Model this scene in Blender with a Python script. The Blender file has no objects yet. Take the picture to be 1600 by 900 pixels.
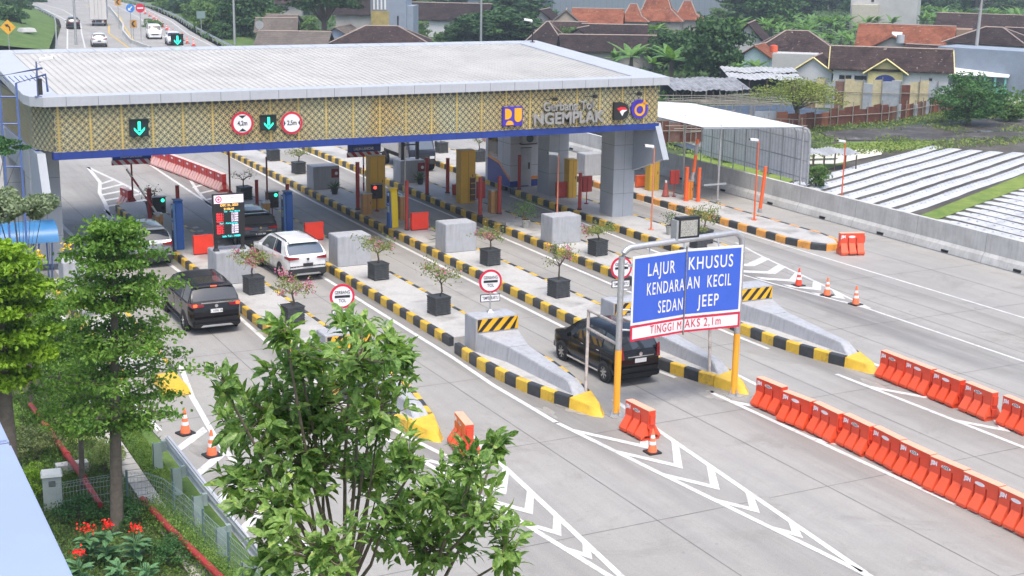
import bpy, bmesh, math, random
import numpy as np
from math import radians, sin, cos, pi
from mathutils import Vector, Matrix, Euler

random.seed(7)
RNG = np.random.default_rng(11)
scene = bpy.context.scene
COL = scene.collection

# ------------------------------------------------------------------ camera
YAW, PITCH, ROLL = radians(27.18), radians(13.73), radians(0.96)
fw = Vector((sin(YAW)*cos(PITCH), cos(YAW)*cos(PITCH), -sin(PITCH)))
rt = Vector((cos(YAW), -sin(YAW), 0)); up = rt.cross(fw)
r2 = cos(ROLL)*rt + sin(ROLL)*up; u2 = -sin(ROLL)*rt + cos(ROLL)*up
cam_data = bpy.data.cameras.new('camera'); cam_data.lens = 50; cam_data.sensor_width = 36
cam_data.clip_start = 0.1; cam_data.clip_end = 6000
cam = bpy.data.objects.new('camera', cam_data); COL.objects.link(cam)
M = Matrix(((r2.x, u2.x, -fw.x, 0), (r2.y, u2.y, -fw.y, 0), (r2.z, u2.z, -fw.z, 13.5), (0, 0, 0, 1)))
cam.matrix_world = M
scene.camera = cam

# ------------------------------------------------------------------ world, sun, exposure
world = bpy.data.worlds.new('World'); scene.world = world; world.use_nodes = True
wn = world.node_tree; bg = wn.nodes['Background']
sky = wn.nodes.new('ShaderNodeTexSky'); sky.sky_type = 'NISHITA'; sky.sun_disc = False
SUN_EL, SUN_AZ = radians(66), radians(190)          # azimuth clockwise from +Y
sky.sun_elevation = SUN_EL; sky.sun_rotation = SUN_AZ
sky.air_density = 1.0; sky.dust_density = 4.0; sky.ozone_density = 1.5
wn.links.new(sky.outputs[0], bg.inputs[0]); bg.inputs[1].default_value = 0.15
sl = bpy.data.lights.new('sun', 'SUN'); sl.energy = 1.6; sl.angle = radians(26); sl.color = (1.0, 0.955, 0.885)
so = bpy.data.objects.new('sun', sl); COL.objects.link(so)
d = Vector((sin(SUN_AZ)*cos(SUN_EL), cos(SUN_AZ)*cos(SUN_EL), sin(SUN_EL)))
so.rotation_euler = (-d).to_track_quat('-Z', 'Y').to_euler()
so.location = (0, 0, 60)
vs = scene.view_settings; vs.view_transform = 'Standard'; vs.look = 'None'; vs.gamma = 1; vs.exposure = 0.80
vs.use_curve_mapping = False
scene.render.engine = 'CYCLES'
scene.cycles.max_bounces = 6; scene.cycles.transparent_max_bounces = 8

# ------------------------------------------------------------------ materials
MATS = {}
def mat(name, col, rough=0.7, metal=0.0, var=0.12, scale=3.0, emit=0, bump=0.0, spec=0.5, coat=0, dirt=0.0, coord='Object', trans=0.0, rand=0.0, streak=0.0):
    if name in MATS: return MATS[name]
    m = bpy.data.materials.new(name); m.use_nodes = True; nt = m.node_tree; b = nt.nodes['Principled BSDF']
    b.inputs['Roughness'].default_value = rough; b.inputs['Metallic'].default_value = metal
    b.inputs['Specular IOR Level'].default_value = spec
    if coat: b.inputs['Coat Weight'].default_value = coat; b.inputs['Coat Roughness'].default_value = 0.05
    if trans:
        b.inputs['Subsurface Weight'].default_value = 0
    tc = nt.nodes.new('ShaderNodeTexCoord')
    n = nt.nodes.new('ShaderNodeTexNoise'); n.inputs['Scale'].default_value = scale; n.inputs['Detail'].default_value = 6; n.inputs['Roughness'].default_value = 0.65
    nt.links.new(tc.outputs[coord], n.inputs['Vector'])
    r = nt.nodes.new('ShaderNodeMapRange'); r.inputs[1].default_value = 0.3; r.inputs[2].default_value = 0.7
    r.inputs[3].default_value = 1-var; r.inputs[4].default_value = 1+var*0.6
    nt.links.new(n.outputs[0], r.inputs[0])
    mx = nt.nodes.new('ShaderNodeMix'); mx.data_type = 'RGBA'; mx.blend_type = 'MULTIPLY'; mx.inputs[0].default_value = 1
    mx.inputs[6].default_value = (*col, 1); nt.links.new(r.outputs[0], mx.inputs[7])
    out = mx.outputs[2]
    if dirt:
        n2 = nt.nodes.new('ShaderNodeTexNoise'); n2.inputs['Scale'].default_value = scale*0.37; n2.inputs['Detail'].default_value = 8; n2.inputs['Roughness'].default_value = .7
        nt.links.new(tc.outputs[coord], n2.inputs['Vector'])
        r3 = nt.nodes.new('ShaderNodeMapRange'); r3.inputs[1].default_value = 0.5; r3.inputs[2].default_value = 0.68; r3.inputs[4].default_value = dirt
        nt.links.new(n2.outputs[0], r3.inputs[0])
        m2 = nt.nodes.new('ShaderNodeMix'); m2.data_type = 'RGBA'; nt.links.new(r3.outputs[0], m2.inputs[0])
        nt.links.new(out, m2.inputs[6]); m2.inputs[7].default_value = (0.10, 0.085, 0.065, 1); out = m2.outputs[2]
    if streak:      # rain streaks and grime running down
        mp = nt.nodes.new('ShaderNodeMapping'); mp.inputs['Scale'].default_value = (5, 5, .45); nt.links.new(tc.outputs[coord], mp.inputs[0])
        n4 = nt.nodes.new('ShaderNodeTexNoise'); n4.inputs['Scale'].default_value = 1.6; n4.inputs['Detail'].default_value = 7; n4.inputs['Roughness'].default_value = .7; nt.links.new(mp.outputs[0], n4.inputs['Vector'])
        r4 = nt.nodes.new('ShaderNodeMapRange'); r4.inputs[1].default_value = .47; r4.inputs[2].default_value = .68; r4.inputs[4].default_value = streak; nt.links.new(n4.outputs[0], r4.inputs[0])
        m4 = nt.nodes.new('ShaderNodeMix'); m4.data_type = 'RGBA'; nt.links.new(r4.outputs[0], m4.inputs[0]); nt.links.new(out, m4.inputs[6]); m4.inputs[7].default_value = (.16,.145,.12,1); out = m4.outputs[2]
    if rand:        # each object faded by its own amount
        oi = nt.nodes.new('ShaderNodeObjectInfo'); r5 = nt.nodes.new('ShaderNodeMapRange'); r5.inputs[3].default_value = 0; r5.inputs[4].default_value = rand; nt.links.new(oi.outputs['Random'], r5.inputs[0])
        m5 = nt.nodes.new('ShaderNodeMix'); m5.data_type = 'RGBA'; nt.links.new(r5.outputs[0], m5.inputs[0]); nt.links.new(out, m5.inputs[6]); m5.inputs[7].default_value = (.62,.30,.20,1); out = m5.outputs[2]
    nt.links.new(out, b.inputs['Base Color'])
    if emit:
        nt.links.new(out, b.inputs['Emission Color']); b.inputs['Emission Strength'].default_value = emit
    if bump:
        bp = nt.nodes.new('ShaderNodeBump'); bp.inputs['Strength'].default_value = bump; bp.inputs['Distance'].default_value = 0.02
        nt.links.new(n.outputs[0], bp.inputs['Height']); nt.links.new(bp.outputs[0], b.inputs['Normal'])
    MATS[name] = m; return m

def nodes_mat(name):
    m = bpy.data.materials.new(name); m.use_nodes = True; MATS[name] = m
    return m, m.node_tree, m.node_tree.nodes['Principled BSDF']
class NT:
    def __init__(s, nt): s.nt = nt
    def n(s, t, **k):
        o = s.nt.nodes.new(t)
        for a, b in k.items(): setattr(o, a, b)
        return o
    def l(s, a, b): s.nt.links.new(a, b)
    def math(s, op, a, b=None, c=None):
        o = s.n('ShaderNodeMath', operation=op)
        for i, v in enumerate((a, b, c)):
            if v is None: continue
            if isinstance(v, (int, float)): o.inputs[i].default_value = v
            else: s.l(v, o.inputs[i])
        return o.outputs[0]
    def noise(s, vec, scale, detail=6, rough=0.6, dist=0):
        o = s.n('ShaderNodeTexNoise'); o.inputs['Scale'].default_value = scale; o.inputs['Detail'].default_value = detail
        o.inputs['Roughness'].default_value = rough; o.inputs['Distortion'].default_value = dist; s.l(vec, o.inputs['Vector']); return o.outputs[0]
    def rng(s, v, a, b, c, d_):
        o = s.n('ShaderNodeMapRange')
        s.l(v, o.inputs[0])
        for i, x in enumerate((a, b, c, d_)): o.inputs[i+1].default_value = x
        return o.outputs[0]
    def mix(s, f, a, b, mode='MIX'):
        o = s.n('ShaderNodeMix', data_type='RGBA', blend_type=mode)
        for i, v in ((0, f), (6, a), (7, b)):
            if isinstance(v, (int, float)): o.inputs[i].default_value = v
            elif isinstance(v, tuple): o.inputs[i].default_value = (*v, 1)
            else: s.l(v, o.inputs[i])
        return o.outputs[2]
    def mapping(s, vec, sc):
        o = s.n('ShaderNodeMapping'); o.inputs['Scale'].default_value = sc; s.l(vec, o.inputs[0]); return o.outputs[0]

def concrete_road():
    m, nt, b = nodes_mat('concrete_pavement'); q = NT(nt)
    tc = q.n('ShaderNodeTexCoord').outputs['Object']
    sx = q.n('ShaderNodeSeparateXYZ'); q.l(tc, sx.inputs[0])
    big = q.noise(tc, 0.16, 5, .6); st = q.noise(q.mapping(tc, (1.6, .09, 1)), 1.0, 6, .65); fine = q.noise(tc, 14, 4, .7); mid = q.noise(tc, 1.3, 6, .7)
    # tyre wear: a soft dark strip along the middle of each 5.2 m lane, strongest near the booths
    u = q.math('FRACT', q.math('DIVIDE', q.math('SUBTRACT', sx.outputs[0], 11.8), 5.2))
    w = q.math('ABSOLUTE', q.math('SUBTRACT', u, 0.52))
    lane = q.rng(w, 0.05, 0.32, 1, 0)
    far = q.math('MULTIPLY', q.rng(sx.outputs[1], 24, 42, 0.30, 1.0), q.rng(sx.outputs[1], 70, 90, 1.0, .3))
    lane = q.math('MULTIPLY', lane, far)
    lane = q.math('MULTIPLY', lane, q.rng(st, .32, .62, .40, 1.0))
    inx = q.math('MULTIPLY', q.math('GREATER_THAN', sx.outputs[0], 11.0), q.math('LESS_THAN', sx.outputs[0], 40))
    lane = q.math('MULTIPLY', lane, inx)
    base = q.mix(q.rng(big, .3, .7, 0, 1), (.325,.311,.285), (.43,.417,.388))
    scr = q.noise(q.mapping(tc, (9, .35, 1)), 1.0, 8, .75); grain = q.noise(tc, 38, 3, .8)
    base = q.mix(q.rng(scr, .50, .70, 0, .34), base, (.24, .23, .21))
    base = q.mix(q.rng(mid, .35, .7, 0, .42), base, (.27, .255, .23))
    base = q.mix(q.rng(st, .42, .72, 0, .6), base, (.25, .245, .235))
    base = q.mix(q.math('MULTIPLY', lane, .92), base, (.105,.10,.093))
    blot = q.rng(q.noise(tc, .38, 8, .75, .9), .54, .64, 0, .5)
    base = q.mix(blot, base, (.20, .186, .162))
    spot = q.rng(q.noise(tc, 3.1, 3, .6), .68, .74, 0, .6); base = q.mix(spot, base, (.16, .15, .135))
    # slabs cast at different times differ a little in tone
    cx_ = q.math('FLOOR', q.math('DIVIDE', q.math('ADD', sx.outputs[0], 2.3), 5.2)); cy_ = q.math('FLOOR', q.math('DIVIDE', sx.outputs[1], 6.0))
    cv = q.n('ShaderNodeCombineXYZ'); q.l(cx_, cv.inputs[0]); q.l(cy_, cv.inputs[1]); wn_ = q.n('ShaderNodeTexWhiteNoise'); q.l(cv.outputs[0], wn_.inputs['Vector'])
    base = q.mix(q.rng(wn_.outputs['Value'], 0, 1, 0, .22), base, (.27, .265, .255))
    base = q.mix(q.rng(fine, .3, .7, 0, .34), base, (.20, .195, .185)); base = q.mix(q.rng(grain, .45, .75, 0, .35), base, (.56,.55,.53))
    q.l(base, b.inputs['Base Color']); 
    q.l(q.rng(big, .3, .7, .75, .55), b.inputs['Roughness']); b.inputs['Specular IOR Level'].default_value = .3
    bp = q.n('ShaderNodeBump'); bp.inputs['Strength'].default_value = .25; bp.inputs['Distance'].default_value = .01; q.l(fine, bp.inputs['Height']); q.l(bp.outputs[0], b.inputs['Normal'])
    return m
def marking_mat(name, col, wear):
    m, nt, b = nodes_mat(name); q = NT(nt); tc = q.n('ShaderNodeTexCoord').outputs['Object']
    w = q.rng(q.noise(tc, 6, 7, .75), .5, .66, 0, wear); w2 = q.rng(q.noise(tc, .8, 4, .6), .5, .7, 0, wear*.6)
    c = q.mix(w, col, (.36, .35, .33)); c = q.mix(w2, c, (.38, .37, .35)); q.l(c, b.inputs['Base Color']); b.inputs['Roughness'].default_value = .6
    return m
def wet_slab(name, c1, c2, dk, lo=.5, hi=.66):
    m, nt, b = nodes_mat(name); q = NT(nt); tc = q.n('ShaderNodeTexCoord').outputs['Object']
    n1 = q.noise(tc, .5, 7, .65, .4); n2 = q.noise(tc, 9, 5, .7)
    c = q.mix(q.noise(tc, 1.7, 4), c1, c2); s = q.rng(n1, lo, hi, 0, .8); c = q.mix(s, c, dk); c = q.mix(q.rng(n2, .35, .7, 0, .25), c, dk)
    q.l(c, b.inputs['Base Color']); q.l(q.rng(n1, lo, hi, .7, .3), b.inputs['Roughness']); return m
def ground_mat(name, stops, scale=.2, rough=.95, bump=.3):
    m, nt, b = nodes_mat(name); q = NT(nt); tc = q.n('ShaderNodeTexCoord').outputs['Object']
    n1 = q.noise(tc, scale, 8, .7, .5); n2 = q.noise(tc, scale*14, 6, .75)
    v = q.math('ADD', q.math('MULTIPLY', n1, .65), q.math('MULTIPLY', n2, .35))
    cr = q.n('ShaderNodeValToRGB'); q.l(v, cr.inputs[0]); e = cr.color_ramp.elements
    while len(e) < len(stops): e.new(.5)
    for el, (p, c) in zip(e, stops): el.position = p; el.color = (*c, 1)
    q.l(cr.outputs[0], b.inputs['Base Color']); b.inputs['Roughness'].default_value = rough
    bp = q.n('ShaderNodeBump'); bp.inputs['Strength'].default_value = bump; bp.inputs['Distance'].default_value = .08; q.l(n2, bp.inputs['Height']); q.l(bp.outputs[0], b.inputs['Normal'])
    return m
def leaf_mat(name, dark, light, scale=1.2, rough=.5, tr=.25, yel=None):
    """leaves: dark and light clumps by position, a little light let through"""
    m, nt, b = nodes_mat(name); q = NT(nt); tc = q.n('ShaderNodeTexCoord').outputs['Object']
    n1 = q.noise(tc, scale, 3, .6); n2 = q.noise(tc, scale*22, 1, .5)
    v = q.rng(q.math('ADD', q.math('MULTIPLY', n1, .5), q.math('MULTIPLY', n2, .5)), .36, .64, 0, 1)
    c = q.mix(v, dark, light)
    if yel: c = q.mix(q.rng(q.noise(tc, scale*9, 2, .5), .62, .7, 0, 1), c, yel)
    q.l(c, b.inputs['Base Color']); b.inputs['Roughness'].default_value = rough; b.inputs['Specular IOR Level'].default_value = .22
    t = q.n('ShaderNodeBsdfTranslucent'); q.l(q.mix(1.0, c, (1.4, 1.5, .6), 'MULTIPLY'), t.inputs[0])
    ms = q.n('ShaderNodeMixShader'); ms.inputs[0].default_value = tr; q.l(b.outputs[0], ms.inputs[1]); q.l(t.outputs[0], ms.inputs[2])
    q.l(ms.outputs[0], nt.nodes['Material Output'].inputs[0]); return m
def tile_roof(name, c1, c2, c3):
    """rows of clay tiles; UV-free: uses the generated roof-local object coordinates"""
    m, nt, b = nodes_mat(name); q = NT(nt); tc = q.n('ShaderNodeTexCoord').outputs['Object']
    sx = q.n('ShaderNodeSeparateXYZ'); q.l(tc, sx.inputs[0])
    n1 = q.noise(tc, .5, 6, .7); n2 = q.noise(tc, 5, 5, .8)
    v = q.rng(q.math('ADD', q.math('MULTIPLY', n1, .45), q.math('MULTIPLY', n2, .55)), .36, .66, 0, 1)
    c = q.mix(v, c1, c2); c = q.mix(q.rng(q.noise(tc, 3.3, 3, .5), .66, .72, 0, .8), c, c3)
    c = q.mix(q.rng(q.noise(tc, 1.1, 4, .7, .5), .50, .62, 0, .55), c, c1); c = q.mix(q.rng(q.noise(tc, 2.6, 2, .5), .69, .72, 0, .9), c, c3)
    c = q.mix(q.rng(q.noise(tc, .9, 5, .8, 1.0), .47, .60, 0, .75), c, c2); c = q.mix(q.rng(q.noise(tc, 2.0, 6, .85), .56, .66, 0, .8), c, c1)
    row = q.math('FRACT', q.math('MULTIPLY', sx.outputs[2], 5.2)); rl = q.rng(row, 0, .25, .55, 1.0)
    cl = q.math('FRACT', q.math('MULTIPLY', q.math('ADD', sx.outputs[0], sx.outputs[1]), 3.3)); rc = q.rng(q.math('ABSOLUTE', q.math('SUBTRACT', cl, .5)), .35, .5, 1, .7)
    c = q.mix(1.0, c, (1, 1, 1), 'MULTIPLY')
    o = q.n('ShaderNodeVectorMath', operation='SCALE'); q.l(c, o.inputs[0]); q.l(q.math('MULTIPLY', rl, rc), o.inputs[3])
    q.l(o.outputs[0], b.inputs['Base Color']); b.inputs['Roughness'].default_value = .9; b.inputs['Specular IOR Level'].default_value = .08; return m
def striped(name, c1, c2, per, duty=.5, axis=(1, 0, 0), rough=.55, off=0.0, dirt=.1):
    """sheet or paint in straight stripes across one object axis"""
    m, nt, b = nodes_mat(name); q = NT(nt); tc = q.n('ShaderNodeTexCoord').outputs['Object']
    dt = q.n('ShaderNodeVectorMath', operation='DOT_PRODUCT'); q.l(tc, dt.inputs[0]); dt.inputs[1].default_value = axis
    f = q.math('FRACT', q.math('DIVIDE', q.math('ADD', dt.outputs['Value'], 500+off), per)); s = q.math('LESS_THAN', f, duty)
    c = q.mix(s, c2, c1); c = q.mix(q.rng(q.noise(tc, 2.3, 6, .7), .45, .75, 0, dirt), c, (.2, .17, .14)); q.l(c, b.inputs['Base Color']); b.inputs['Roughness'].default_value = rough
    return m

# ------------------------------------------------------------------ mesh building
class MB:
    def __init__(s): s.v = []; s.f = []; s.m = []; s.cur = 0
    def mi(s, i): s.cur = i; return s
    def add(s, vs_, fs):
        o = len(s.v); s.v += [tuple(p) for p in vs_]; s.f += [tuple(i+o for i in f) for f in fs]; s.m += [s.cur]*len(fs); return s
    def box(s, x0, x1, y0, y1, z0, z1):
        return s.add([(x0,y0,z0),(x1,y0,z0),(x1,y1,z0),(x0,y1,z0),(x0,y0,z1),(x1,y0,z1),(x1,y1,z1),(x0,y1,z1)],
                     [(0,3,2,1),(4,5,6,7),(0,1,5,4),(1,2,6,5),(2,3,7,6),(3,0,4,7)])
    def cbox(s, cx, cy, z0, w, d_, h): return s.box(cx-w/2, cx+w/2, cy-d_/2, cy+d_/2, z0, z0+h)
    def taper(s, cx, cy, z0, w0, d0, h, w1, d1, ox=0, oy=0):
        a = [(cx-w0/2,cy-d0/2,z0),(cx+w0/2,cy-d0/2,z0),(cx+w0/2,cy+d0/2,z0),(cx-w0/2,cy+d0/2,z0)]
        b = [(cx+ox-w1/2,cy+oy-d1/2,z0+h),(cx+ox+w1/2,cy+oy-d1/2,z0+h),(cx+ox+w1/2,cy+oy+d1/2,z0+h),(cx+ox-w1/2,cy+oy+d1/2,z0+h)]
        return s.add(a+b, [(0,3,2,1),(4,5,6,7),(0,1,5,4),(1,2,6,5),(2,3,7,6),(3,0,4,7)])
    def tube(s, pts, r, n=8, cap=True):
        pts = [Vector(p) for p in pts]; rs = r if isinstance(r, (list, tuple)) else [r]*len(pts); rings = []
        for i, p in enumerate(pts):
            t = (pts[min(i+1, len(pts)-1)]-pts[max(i-1, 0)]).normalized()
            a = Vector((0,0,1)) if abs(t.z) < .95 else Vector((1,0,0)); u = t.cross(a).normalized(); w = t.cross(u)
            rings.append([p+(u*cos(2*pi*k/n)+w*sin(2*pi*k/n))*rs[i] for k in range(n)])
        vs_ = [q for rg in rings for q in rg]; fs = []
        for i in range(len(pts)-1):
            for k in range(n): a = i*n+k; b = i*n+(k+1) % n; fs.append((a, a+n, b+n, b))
        if cap: fs.append(tuple(range(n))); fs.append(tuple(reversed([(len(pts)-1)*n+k for k in range(n)])))
        return s.add(vs_, fs)
    def cyl(s, cx, cy, z0, r, h, n=16, r1=None): return s.tube([(cx,cy,z0),(cx,cy,z0+h)], [r, r if r1 is None else r1], n)
    def disc(s, c, nrm, r, th, n=28):
        c = Vector(c); nrm = Vector(nrm).normalized(); return s.tube([c-nrm*th/2, c+nrm*th/2], r, n)
    def prism(s, poly, z0, z1):
        n = len(poly); a = sum(poly[i][0]*poly[(i+1) % n][1]-poly[(i+1) % n][0]*poly[i][1] for i in range(n))
        if a < 0: poly = poly[::-1]
        vs_ = [(x,y,z0) for x,y in poly]+[(x,y,z1) for x,y in poly]
        return s.add(vs_, [tuple(range(n))[::-1], tuple(range(n, 2*n))]+[(i,(i+1)%n,(i+1)%n+n,i+n) for i in range(n)])
    def extr(s, poly, axis, a, b):
        """poly in the plane across axis ('x': (y,z), 'y': (x,z)), run from a to b"""
        n = len(poly)
        P = (lambda p, t: (t, p[0], p[1])) if axis == 'x' else (lambda p, t: (p[0], t, p[1]))
        vs_ = [P(p, a) for p in poly]+[P(p, b) for p in poly]
        return s.add(vs_, [tuple(range(n)), tuple(range(n, 2*n))[::-1]]+[(i,i+n,(i+1)%n+n,(i+1)%n) for i in range(n)])
    def strip(s, pts, w, z):
        """flat painted line of width w along a ground polyline"""
        P = [Vector((p[0], p[1])) for p in pts]; L = []; Rr = []
        for i, p in enumerate(P):
            t = (P[min(i+1, len(P)-1)]-P[max(i-1, 0)]).normalized(); nn = Vector((-t.y, t.x))*w/2; L.append(p+nn); Rr.append(p-nn)
        vs_ = [(p.x,p.y,z) for p in L]+[(p.x,p.y,z) for p in Rr]; n = len(P)
        return s.add(vs_, [(i+n, i+1+n, i+1, i) for i in range(n-1)])
    def poly(s, pts, z): return s.add([(x,y,z) for x,y in pts], [tuple(range(len(pts)))])
    SPLIT = {'screen_post','gable','wheel_arch','band_joint','pole','post','porch_post','fence_pole','shelf_board','barge_board','ridge_cap','rear_door_frame','hanger_bracket','chevron','limit_arrow','leg','door_seam','door_handle','panel_seam','fin','stem','crossarm','drain_slot'}
    def build(s, name, mats, parent=None, smooth=0, bevel=0, fix=True):
        if name in MB.SPLIT and s.f:
            par = list(range(len(s.v)))
            def find(a):
                while par[a] != a: par[a] = par[par[a]]; a = par[a]
                return a
            for f in s.f:
                r = find(f[0])
                for i in f[1:]: par[find(i)] = r
            comp = {}
            for k, f in enumerate(s.f): comp.setdefault(find(f[0]), []).append(k)
            if 1 < len(comp) <= 90:
                out = None
                for ks in comp.values():
                    p = MB(); mp = {}
                    for k in ks:
                        fs = []
                        for i in s.f[k]:
                            if i not in mp: mp[i] = len(p.v); p.v.append(s.v[i])
                            fs.append(mp[i])
                        p.f.append(tuple(fs)); p.m.append(s.m[k])
                    out = p._build(name, mats, parent, smooth, bevel, fix)
                return out
        return s._build(name, mats, parent, smooth, bevel, fix)
    def _build(s, name, mats, parent=None, smooth=0, bevel=0, fix=True):
        me = bpy.data.meshes.new(name); me.from_pydata(s.v, [], s.f)
        if not isinstance(mats, (list, tuple)): mats = [mats]
        for m in mats: me.materials.append(m)
        if len(mats) > 1: me.polygons.foreach_set('material_index', s.m)
        if bevel or fix:
            bm = bmesh.new(); bm.from_mesh(me)
            if bevel:
                bmesh.ops.remove_doubles(bm, verts=bm.verts, dist=1e-5)
                ed = [e for e in bm.edges if len(e.link_faces) == 2 and e.calc_face_angle(0) > .5]
                bmesh.ops.bevel(bm, geom=ed, offset=bevel, segments=2, affect='EDGES', clamp_overlap=True)
            bmesh.ops.recalc_face_normals(bm, faces=bm.faces); bm.to_mesh(me); bm.free()
        if smooth:
            me.polygons.foreach_set('use_smooth', [True]*len(me.polygons)); me.set_sharp_from_angle(angle=radians(smooth))
        return link(name, me, parent)
def link(name, data, parent=None):
    o = bpy.data.objects.new(name, data); COL.objects.link(o)
    if parent is not None: o.parent = parent
    return o
def tag(o, label, cat, group=None, kind=None):
    if label: o['label'] = label
    if cat: o['category'] = cat
    if group: o['group'] = group
    if kind: o['kind'] = kind
    return o
def thing(name, label, cat, loc=(0,0,0), rz=0, group=None):
    o = bpy.data.objects.new(name, None); COL.objects.link(o); o.location = loc; o.rotation_euler = (0,0,rz); o.empty_display_size = .2
    return tag(o, label, cat, group)
KIDS = {}
def kids(o): return [c for c in bpy.data.objects if c.parent == o]
def copy_tree(o, parent=None):
    ch = KIDS.get(o.name)
    if ch is None: ch = kids(o); KIDS[o.name] = ch
    c = o.copy(); COL.objects.link(c); c.parent = parent; cl = []
    for k in ch: cl.append(copy_tree(k, c))
    KIDS[c.name] = cl
    return c
def dup(o, loc, rz, label, scale=None, group=None):
    c = copy_tree(o); c.location = loc; c.rotation_euler = (0,0,rz); c['label'] = label
    if scale: c.scale = scale if isinstance(scale, tuple) else (scale,)*3
    if group: c['group'] = group
    return c
class Kind:
    """first placement moves the built thing, later ones copy it"""
    def __init__(s, make): s.make = make; s.o = None; s.used = False
    def put(s, loc, rz, label, scale=None, group=None):
        if s.o is None: s.o = s.make()
        if not s.used:
            s.used = True; o = s.o; o.location = loc; o.rotation_euler = (0,0,rz); o['label'] = label
            if scale: o.scale = scale if isinstance(scale, tuple) else (scale,)*3
            if group: o['group'] = group
            kids_cached = KIDS.setdefault(o.name, kids(o)); return o
        c = dup(s.o, loc, rz, label, None, group); c.scale = (1,1,1)
        if scale: c.scale = scale if isinstance(scale, tuple) else (scale,)*3
        return c
ORD = ['first','second','third','fourth','fifth','sixth','seventh','eighth','ninth','tenth','eleventh','twelfth','thirteenth','fourteenth','fifteenth','sixteenth','seventeenth','eighteenth','nineteenth','twentieth']

def text(name, s, size, m, parent, loc, bold=0.0, ext=.004, rz=0, align='CENTER', sx=1.0, facing='-Y', spacing=1.0, fit=None):
    """real lettering, standing upright and read from -Y"""
    cu = bpy.data.curves.new(name, 'FONT'); cu.body = s; cu.size = size; cu.align_x = align; cu.align_y = 'CENTER'
    cu.offset = bold; cu.extrude = ext; cu.space_character = spacing; cu.resolution_u = 4
    t = bpy.data.objects.new(name+'_curve', cu); COL.objects.link(t); bpy.context.view_layer.update()
    me = bpy.data.meshes.new_from_object(t.evaluated_get(bpy.context.evaluated_depsgraph_get()))
    bpy.data.objects.remove(t); bpy.data.curves.remove(cu)
    me.name = name; me.materials.clear(); me.materials.append(m)
    if fit:
        xs = [v.co.x for v in me.vertices]; sx = fit/(max(xs)-min(xs))
    T = Matrix.Rotation(rz, 4, 'Z') @ Matrix.Rotation(radians(90), 4, 'X') @ Matrix.Diagonal((sx,1,1,1)); me.transform(T)
    o = link(name, me, parent); o.location = loc; return o
# ------------------------------------------------------------------ shared materials
CONC = concrete_road()
MARK = marking_mat('white_road_paint', (.66,.66,.645), .85)
MARKOLD = marking_mat('worn_white_road_paint', (.62,.62,.61), 1.0)
SLAB = wet_slab('island_concrete', (.44,.43,.41), (.52,.51,.485), (.17,.16,.145), .50, .68)
KBLK = mat('kerb_black_paint', (.045,.05,.055), .5, var=.35, scale=5, dirt=.55, bump=.2)
KYEL = mat('kerb_yellow_paint', (.74,.47,.045), .45, var=.12, scale=6, dirt=.75, bump=.15)
KCAP = mat('nose_yellow_paint', (.70,.45,.04), .45, var=.10, scale=5, dirt=.3, bump=.05)
KORG = mat('kerb_orange_paint', (.80,.36,.07), .45, var=.12, scale=6, dirt=.4)
WCON = mat('white_painted_concrete', (.40,.415,.445), .65, var=.12, scale=2, dirt=.16, bump=.2, streak=.35)
WALLC = mat('cast_concrete', (.54,.54,.52), .8, var=.18, scale=1.1, dirt=.28, bump=.2, streak=.25)
HAZ_Y = mat('hazard_yellow', (.80,.45,.02), .4, var=.06); HAZ_K = mat('hazard_black', (.02,.02,.022), .4)
REDP = mat('red_paint', (.42,.045,.035), .45, var=.2, scale=8, dirt=.2)
MAROON = mat('dull_red_paint', (.26,.035,.03), .5, var=.2, scale=8)
ORGP = mat('orange_paint', (.80,.13,.03), .45, var=.12, scale=8, dirt=.15)
REDV = mat('red_vinyl_sheet', (.80,.045,.02), .38, var=.06, scale=5)
WHITE = mat('white_paint', (.80,.80,.80), .45, var=.05)
GREYM = mat('grey_metal', (.36,.38,.40), .4, metal=.5, var=.15)
GALV = mat('galvanised_steel', (.52,.53,.54), .38, metal=.6, var=.14, scale=9)
DARKM = mat('dark_metal', (.035,.037,.04), .45, var=.2)
BLACKP = mat('black_plastic', (.02,.021,.023), .45)
YCAB = mat('yellow_cabinet_paint', (.62,.36,.035), .45, var=.1, scale=2, dirt=.10)
TANC = mat('tan_cabinet_paint', (.46,.25,.09), .5, var=.14, scale=4, dirt=.15)
OCAB = mat('orange_cabinet_paint', (.78,.27,.03), .45, var=.1, scale=4, dirt=.12)
BLUEM = mat('blue_machine_paint', (.03,.11,.36), .4, var=.1, scale=3, dirt=.05)
BLUEB = mat('blue_band_panel', (.02,.05,.26), .35, var=.10, scale=1.3)
ALUW = mat('white_aluminium_panel', (.47,.49,.53), .35, var=.06, scale=1.0, streak=.10)
CLAD = mat('grey_aluminium_cladding', (.36,.39,.43), .38, var=.08, scale=.9, streak=.12)
CLADD = mat('joint_sealant', (.14,.15,.16), .7)
GLASSD = mat('dark_glass', (.012,.015,.018), .06, spec=.8, var=.02)
TYRE = mat('tyre_rubber', (.018,.018,.018), .85, var=.3)
SOIL = mat('dark_soil', (.07,.05,.035), .95, var=.4, scale=8, bump=.5)

# ------------------------------------------------------------------ setting: ground, roads
GR = ground_mat('village_ground', [(.30,(.015,.03,.012)),(.45,(.03,.06,.02)),(.56,(.06,.09,.03)),(.7,(.11,.10,.06))], .16)
tag(MB().box(-3000,3000,-600,5200,-1.6,-1.1).build('ground', GR), 'green and brown earth spreading away past the village', 'ground', kind='structure')
GRASS = ground_mat('short_grass', [(.30,(.035,.07,.012)),(.48,(.075,.14,.025)),(.6,(.12,.19,.04)),(.75,(.17,.20,.07))], .35)
GSOIL = ground_mat('garden_soil', [(.3,(.035,.04,.02)),(.5,(.06,.08,.025)),(.62,(.10,.10,.05)),(.75,(.13,.11,.07))], .6)

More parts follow.
